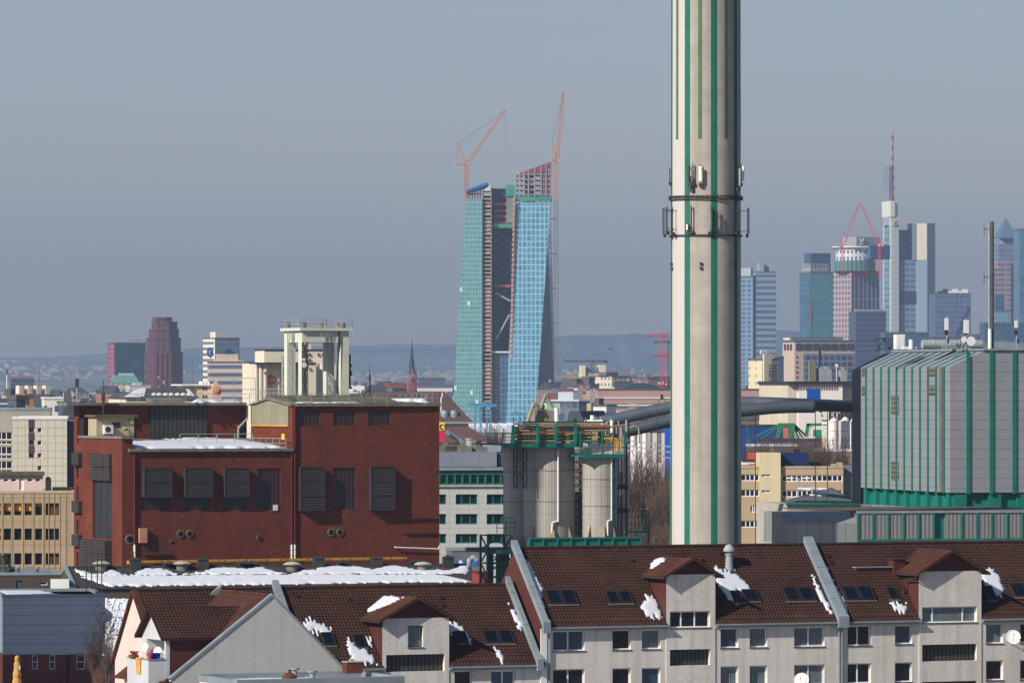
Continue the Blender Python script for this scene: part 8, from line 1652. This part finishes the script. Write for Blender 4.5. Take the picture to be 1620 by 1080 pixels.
boxb('dark_neighbour', 'narrow dark blue building between the yellow tower and the beige granite office', 'building', 1230, 1231, 1240, 566, 3100, 3, mat('dark blue neighbour', c(60,74,100), .8), D=20)
# two birds
for i, (px, py) in enumerate(((963.5,551.5),(967,552.5))):
    f = F(px, 900, 0); z = f.z(py); b = MB(); b.hull([(-.12,-.05,z-.04),(.12,-.05,z-.04),(.12,.05,z-.04),(-.12,.05,z-.04)],[(-.05,-.03,z+.06),(.16,-.03,z+.05),(.16,.03,z+.05),(-.05,.03,z+.06)]); b.poly([(-.06,-.02,z+.03),(.08,-.02,z+.03),(.02,-.45,z+.16)]); b.poly([(-.06,.02,z+.03),(.08,.02,z+.03),(.02,.5,z+.12)]); b.poly([(.1,0,z),(.28,-.05,z),(.28,.05,z)])
    o = b.build('bird', M_cg); o.location = (f.X,f.Y,0); o.scale = (1.4,1.4,1); o.location.z = 0; tag(o, ('left','right')[i]+' of two tiny birds flying before the hills left of the chimney', 'bird', 'two birds in the sky')
# ------------------------------------------------------------ the packed city between the landmarks
CM = {}
def cmat(i):
    if i not in CM:
        w_, g_, du, dv, fu, fv, nm = [((206,196,178),(104,112,124),3.6,3.3,.45,.45,'pale cream'),((222,218,212),(110,120,132),4.2,3.3,.5,.42,'white'),((150,148,148),(84,94,108),3.0,3.4,.6,.5,'grey'),
            ((176,128,106),(92,84,90),3.4,3.3,.4,.45,'brick orange'),((92,104,120),(66,80,100),3.2,3.5,.8,.6,'slate blue'),((196,168,130),(98,92,88),3.6,3.2,.42,.45,'sandy'),((128,108,108),(80,78,90),3.6,3.2,.42,.45,'dusty brown')][i]
        CM[i] = (grid('city wall '+nm, c(*w_), c(*g_), du, dv, fu, fv, .1, .25, .3, pl=.12), nm)
    return CM[i]
RM = [(mat('city snow roof', (.5,.53,.58), .9, .2, .05),'snowy flat roof'),(mat('city roof grey', c(96,96,98), .9, .2, .05),'grey flat roof'),(mat('city tile roof', c(120,70,58), .9, .2, .05),'red gabled roof'),(mat('city slate roof', c(66,70,78), .9, .2, .05),'slate gabled roof')]
ZONES = [((-30,120),'left of brick house',40,(611,642)),((120,232),'under maroon tower',32,(608,634)),((285,330),'left of balconied tower',5,(600,626)),((540,705),'near church spire',46,(603,624)),((880,945),'right of twin towers',22,(597,650)),((945,1062),'above the pink office',14,(590,612)),((1172,1240),'beside chimney',8,(604,652))]
OR = ['first','second','third','fourth','fifth','sixth','seventh','eighth','ninth','tenth','eleventh','twelfth','thirteenth','fourteenth']
rc = random.Random(21)
for (pa, pb), where, n, (ya, yb) in ZONES:
    items = []
    for i in range(n):
        px = pa+(pb-pa)*(i+rc.random())/n; py = ya+(yb-ya)*rc.random()**.8; h = rc.uniform(11, 27)
        Y = (30-h)/((py-HOR)*K) if py > HOR+3 else rc.uniform(2600, 4600)
        Y = min(max(Y, 1300 if py > 630 else 1900), 4700); w_ = rc.uniform(13, 40)*K*Y
        items.append((px, py, Y, w_, rc.choice([0,1,2,2,3,4,4,4,5,6]), rc.choice([0,1,1,2,3,3,3]), rc.uniform(-25,35)))
    items.sort(); cnt = {}; tot = {}
    for it in items: tot[(it[4],it[5])] = tot.get((it[4],it[5]),0)+1
    for (px, py, Y, w_, wi, ri, a) in items:
        key = (wi, ri); k_ = cnt.get(key, 0); cnt[key] = k_+1
        f = F(px, Y, a); m_, nm = cmat(wi); rm_, rn = RM[ri]
        lb = 'far %s block, %s, %s' % (nm, rn, where)
        if tot[key] > 1: lb = 'far %s block, %s, %s, %s from left' % (nm, rn, where, OR[k_])
        t = thing('city_block', lb, 'building', f, group='far city blocks '+where)
        zt = f.z(py); D = rc.uniform(12, 22)
        if ri >= 2: zw = zt-rc.uniform(3,5)
        else: zw = zt-.8
        bx(t, 'facade', m_, -w_/2, w_/2, 0, D, 0, zw)
        b = MB()
        if ri >= 2:
            b.prism_u([(-.6,zw+.01),(D+.6,zw+.01),(D/2,zt)], -w_/2-.4, w_/2+.4) if rc.random() < .65 else b.prism([(-w_/2-.5,zw+.01),(w_/2+.5,zw+.01),(w_*.2,zt),(-w_*.2,zt)], -.5, D+.5)
        else: b.box(-w_/2-.3, w_/2+.3, -.3, D+.3, zw+.01, zt-.3); b.box(-w_*.3+rc.uniform(-4,4), w_*.1, D*.2, D*.7, zt-.29, zt+rc.uniform(.8,2.6))
        b.build('roof', rm_, t)
        if rc.random() < .6:
            b = MB(); [b.box(x,x+1.1,D*.5,D*.5+1.2,zt-1.5,zt+rc.uniform(.9,1.8)) for x in [rc.uniform(-w_*.3,w_*.3)]]; b.build('chimney', M_cab, t)
# named mid-left blocks
boxb('white_city_block', 'white flat block with staggered windows just left of the brick roof, below the mast', 'building', 66, 70, 106, 631, 1400, 10, grid('white staggered', c(222,220,210), c(70,80,96), 3.2, 3.0, .42, .5, .2, .3, .3), rm=M_white, par=.5)
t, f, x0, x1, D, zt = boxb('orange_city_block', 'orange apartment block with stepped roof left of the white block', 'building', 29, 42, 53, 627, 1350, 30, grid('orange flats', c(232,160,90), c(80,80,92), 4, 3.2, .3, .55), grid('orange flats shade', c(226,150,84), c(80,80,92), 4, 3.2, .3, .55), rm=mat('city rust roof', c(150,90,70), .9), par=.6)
for i in range(4): bx(t,'chimney',M_cream,-.5+i*2.3,.6+i*2.3,3,5,zt+.6,zt+2.6)
boxb('dark_city_block', 'dark glassy block in front of the orange apartment block', 'building', 12, 26, 41, 632, 1250, 35, grid('dark glassy block', c(70,84,100), c(40,54,74), 3, 3, .7, .6))
boxb('dark_city_block', 'dark slate block at the far left edge above the tiled office', 'building', -20, -10, 14, 637, 1300, 12, grid('dark slate block', c(76,88,104), c(48,60,80), 3, 3, .6, .6))
boxb('white_grid_block', 'long white block with regular square windows right of the church spire', 'building', 660, 662, 716, 613, 2700, 6, grid('white square rows', c(204,202,196), c(84,100,124), 6.6, 7.5, .5, .62, 0, .1), rm=mat('blue slate roof', c(84,100,120), .8), par=1.4)
boxb('blue_roof_mass', 'broad blue-grey building behind the white block right of the church spire', 'building', 662, 664, 704, 600, 3500, 4, mat('blue grey mass', c(80,100,124), .9), D=30)
# ------------------------------------------------------------ bare trees
def tree_mesh(seed, H, spread, levels=5, up=.75):
    rr = random.Random(seed); tk = MB(); cr = MB()
    def grow(p, d, L, r, lv, mb):
        n = 3 if lv < 2 else 2; q = p
        for i in range(n):
            d2 = (d+Vector((rr.uniform(-.14,.14),rr.uniform(-.14,.14),rr.uniform(-.02,.10)))).normalized(); e = q+d2*L/n; r1 = r*(1-.22*(i+1)/n*1.5)
            mb.cyl(q, e, max(r*(1-.33*i/n),.012), max(r1,.010), 5 if lv == 0 else 3, False); q = e; d = d2
            if lv < levels and (lv > 0 or i > 0):
                for _ in range(2 if lv < 3 else 2):
                    a = rr.uniform(0, 6.283); s = spread*rr.uniform(.6,1.1); dd = (d+Vector((math.cos(a)*s, math.sin(a)*s, rr.uniform(-.1,.3)))).normalized(); dd = (dd*(1-up*.3)+Vector((0,0,up*.3))).normalized()
                    grow(q, dd, L*rr.uniform(.48,.68), r*.5, lv+1, cr)
        if lv == 0: grow(q, (d+Vector((rr.uniform(-.2,.2),rr.uniform(-.2,.2),.6))).normalized(), L*.6, r*.55, 1, cr)
    grow(Vector((0,0,0)), Vector((0,0,1)), H*.52, H*.014, 0, tk)
    return tk, cr
M_bark = mat('bare tree bark', c(96,82,70), .95, .2, .5); M_twig = mat('brown twigs', c(88,74,66), .95, .2, .3)
TT = []
for i, (sd_, H_, sp_) in enumerate(((1,18,.55),(2,16,.8),(5,20,.42))):
    tk, cr = tree_mesh(sd_, H_, sp_); a = tk.mesh('trunk'); a.materials.append(M_bark); q = cr.mesh('crown'); q.materials.append(M_twig); TT.append((a, q, max(p[2] for p in cr.V)))
def tree(px, Y, ytop, k, lb, group, rz=None, zb=0.0):
    f = F(px, Y, 0); me, cr, H_ = TT[k]; t = thing('bare_tree', lb, 'tree', None, (f.X, f.Y, zb), rz if rz is not None else rnd.uniform(0,6.28), group)
    s = (f.z(ytop)-zb)/H_; t.scale = (s, s, s); link('trunk', me, t); link('crown', cr, t); return t
rt = random.Random(12)
spots = [(1003,760,706,0),(1014,770,698,2),(1024,775,704,0),(1034,765,696,1),(1045,770,704,0),(1054,760,700,2),(1063,765,712,1),(996,745,722,0),(1010,720,750,1),(1040,712,742,0),(1062,705,748,1),(1030,672,790,0),(1050,668,775,1)]
for i, (px, Y, y0, k) in enumerate(spots):
    row = 'tall back row' if i < 8 else ('middle row' if i < 11 else 'front row'); q = sorted(spots[:8] if i < 8 else spots[8:11] if i < 11 else spots[11:]).index(spots[i])
    tree(px, Y, y0, k, 'bare brown tree, %s from left in the %s between silos and chimney' % (OR[q], row), 'bare trees between silos and chimney')
n_ = 24
for i in range(n_):
    px = 1172+i*7.4+rt.uniform(-3,3); back = i % 2 == 0
    tree(px, 905+rt.uniform(-20,30) if back else 870, rt.uniform(672,686) if back else rt.uniform(692,704), rt.choice([0,1,1]), 'leafless brown tree above the beige office, %s' % ('%s from the chimney in the rear row' % OR[i//2] if back else '%s from the chimney in the front row' % OR[i//2]), 'leafless trees above the beige office')
for i, (px, Y, y0) in enumerate(((765,1400,672),(778,1420,667),(790,1380,664),(800,1400,668),(752,1350,688),(735,1330,692))):
    tree(px, Y, y0, i % 3, 'small far bare tree %s in the clump before the snowy market hall' % ('leftmost','second from left','middle','right of middle','second from right','rightmost')[[p for p,_,_ in sorted(((765,1400,672),(778,1420,667),(790,1380,664),(800,1400,668),(752,1350,688),(735,1330,692)))].index(px)], 'far bare trees before the market hall')
tree(183, 490, 958, 1, 'bare tree with a few dead leaves before the grey workshop, taller right one', 'bare trees by the grey workshop')
tree(170, 480, 985, 0, 'low bare tree before the grey workshop, left of the taller one', 'bare trees by the grey workshop')
# dead leaves hanging in it
b = MB(); rl = random.Random(4); f = F(170, 488, 0)
for _ in range(260):
    px = 172+rl.gauss(0,16); py = 1000+rl.gauss(0,24)-abs(px-172)*.0; x = (px-170)*K*488; z = f.z(py); y = rl.uniform(-2,2); s = rl.uniform(.05,.12)
    b.poly([(x,y,z),(x+s,y+s*.4,z+s*.4),(x+s*.9,y,z+s*1.4),(x-s*.2,y-s*.3,z+s)])
o = b.build('dead_leaves', mat('dead leaves', c(96,66,46), .9, .3, 2)); o.location = (f.X,f.Y,0); tag(o, 'dead brown leaves clinging to the bare trees by the grey workshop', kind='stuff')
# snowy bank and brown hedge right of the workshop
f = F(168, 553, 0); b = MB(); rl = random.Random(9)
xa, xb = f.u(150), f.u(230)
for i in range(2600):
    x = rl.uniform(xa, xb); z = rl.uniform(0, 1)**1.2*2.2; y = rl.uniform(-1.5,1.5); s = .35
    b.bar((x,y,z),(x+rl.uniform(-s,s),y+rl.uniform(-s,s),z+rl.uniform(.1,.5)),.022)
o = b.build('hedge', mat('brown hedge twigs', c(112,70,50), .95, .3, 1)); o.location = (f.X,f.Y,0); tag(o, 'rust brown leafless hedge right of the grey workshop', 'hedge')
f = F(160, 585, 0); xa, xb = f.u(160), f.u(240); b = MB(); g_ = random.Random(3); N1, N2 = 26, 12; z0, z1 = f.z(1010), f.z(950)
ix = []
for j in range(N2+1): ix.append(b.pts([(xa+(xb-xa)*i/N1, -4+10*j/N2, max(-.1, (z1)*(j/N2)+g_.uniform(-.12,.12))) for i in range(N1+1)]))
for j in range(N2):
    for i in range(N1): b.F.append((ix[j]+i,ix[j]+i+1,ix[j+1]+i+1,ix[j+1]+i))
b.poly([(xa,6,z1),(xb,6,z1),(xb,6,0),(xa,6,0)])
o = b.build('snow_bank', M_snow); o.location = (f.X,f.Y,0); tag(o, 'snow-covered embankment right of the grey workshop', kind='structure')
# dark conifer at the left edge
f = F(8, 600, 0); t = thing('conifer', 'dark green conifer at the left edge before the tan office', 'tree', None, (f.X,f.Y,0)); b = MB(); zt_ = f.z(874); b.cyl((0,0,0),(0,0,zt_-.5),.2,.04,8,False); b.build('trunk', M_bark, t)
b = MB(); rl = random.Random(6)
for i in range(3400):
    h = rl.random()**.8; z = zt_*(1-h*.75); r_ = (.25+h*2.0)*rl.uniform(.55,1.05)*(1+.25*math.sin(z*5)); a = rl.uniform(0,6.283); x, y = r_*math.cos(a), r_*math.sin(a)*.9; s = rl.uniform(.12,.3)
    dx, dy = math.cos(a)*s, math.sin(a)*s; b.poly([(x,y,z),(x+dx-dy*.4,y+dy+dx*.4,z-s*.3),(x+dx*1.3,y+dy*1.3,z-s*.5),(x+dx+dy*.4,y+dy-dx*.4,z-s*.25)])
b.build('crown', mat('conifer needles', c(44,66,52), .9, .35, 1.5), t)
# ochre stack at the bottom left corner
f = F(27, 440, 0); t = thing('weathered_post', 'ochre weathered stone figure-like stack at the bottom left corner', 'stack', f); kk = K*440; b = MB()
b.lathe(0,0,[(8*kk,0),(8*kk,f.z(1079)),(6.6*kk,f.z(1072)),(7.2*kk,f.z(1066)),(5.2*kk,f.z(1058)),(5.6*kk,f.z(1050)),(3.6*kk,f.z(1046)),(4.0*kk,f.z(1040)),(2.6*kk,f.z(1037)),(.01,f.z(1036))],9); b.build('body', mat('ochre stone', c(196,150,84), .9, .25, 3, streak=.3), t)
b = MB(); b.box(3.2*kk,5.4*kk,-.3,.1,f.z(1058),f.z(1052)); b.build('snow_cap', M_snow, t)
# steam plumes over the far suburbs
# ------------------------------------------------------------ haze
b = MB(); b.box(-38000, 38000, -2500, 24000, -1.0, 560.0)
hm = bpy.data.materials.new('haze'); hm.use_nodes = True; n = hm.node_tree; n.nodes.clear()
pv = n.nodes.new('ShaderNodeVolumePrincipled'); pv.inputs['Color'].default_value = (.50,.635,.83,1); pv.inputs['Density'].default_value = HAZE_D; pv.inputs['Anisotropy'].default_value = .3
mo = n.nodes.new('ShaderNodeOutputMaterial'); n.links.new(pv.outputs[0], mo.inputs['Volume'])
tag(b.build('haze', hm), 'thin blue winter haze over the whole city', kind='stuff')
# ------------------------------------------------------------ faint steam far off
sm_ = bpy.data.materials.new('steam'); sm_.use_nodes = True; n = sm_.node_tree; n.nodes.clear(); pv = n.nodes.new('ShaderNodeVolumePrincipled'); pv.inputs['Color'].default_value = (1,.96,.94,1); pv.inputs['Density'].default_value = .012; mo = n.nodes.new('ShaderNodeOutputMaterial'); n.links.new(pv.outputs[0], mo.inputs['Volume'])
b = MB(); Y = 7000; kk = K*Y; b.sm = True
for px, py, r_ in ((70,589,4.5),(76,586,4),(83,583,5),(90,578,4.2),(95,574,5),(97,570,3.4)): b.ball(PX(px,Y),Y,PZ(py,Y),r_*kk,10,.8)
tag(b.build('steam_plume', sm_), 'faint pinkish steam plume drifting over the far left suburbs', kind='stuff')
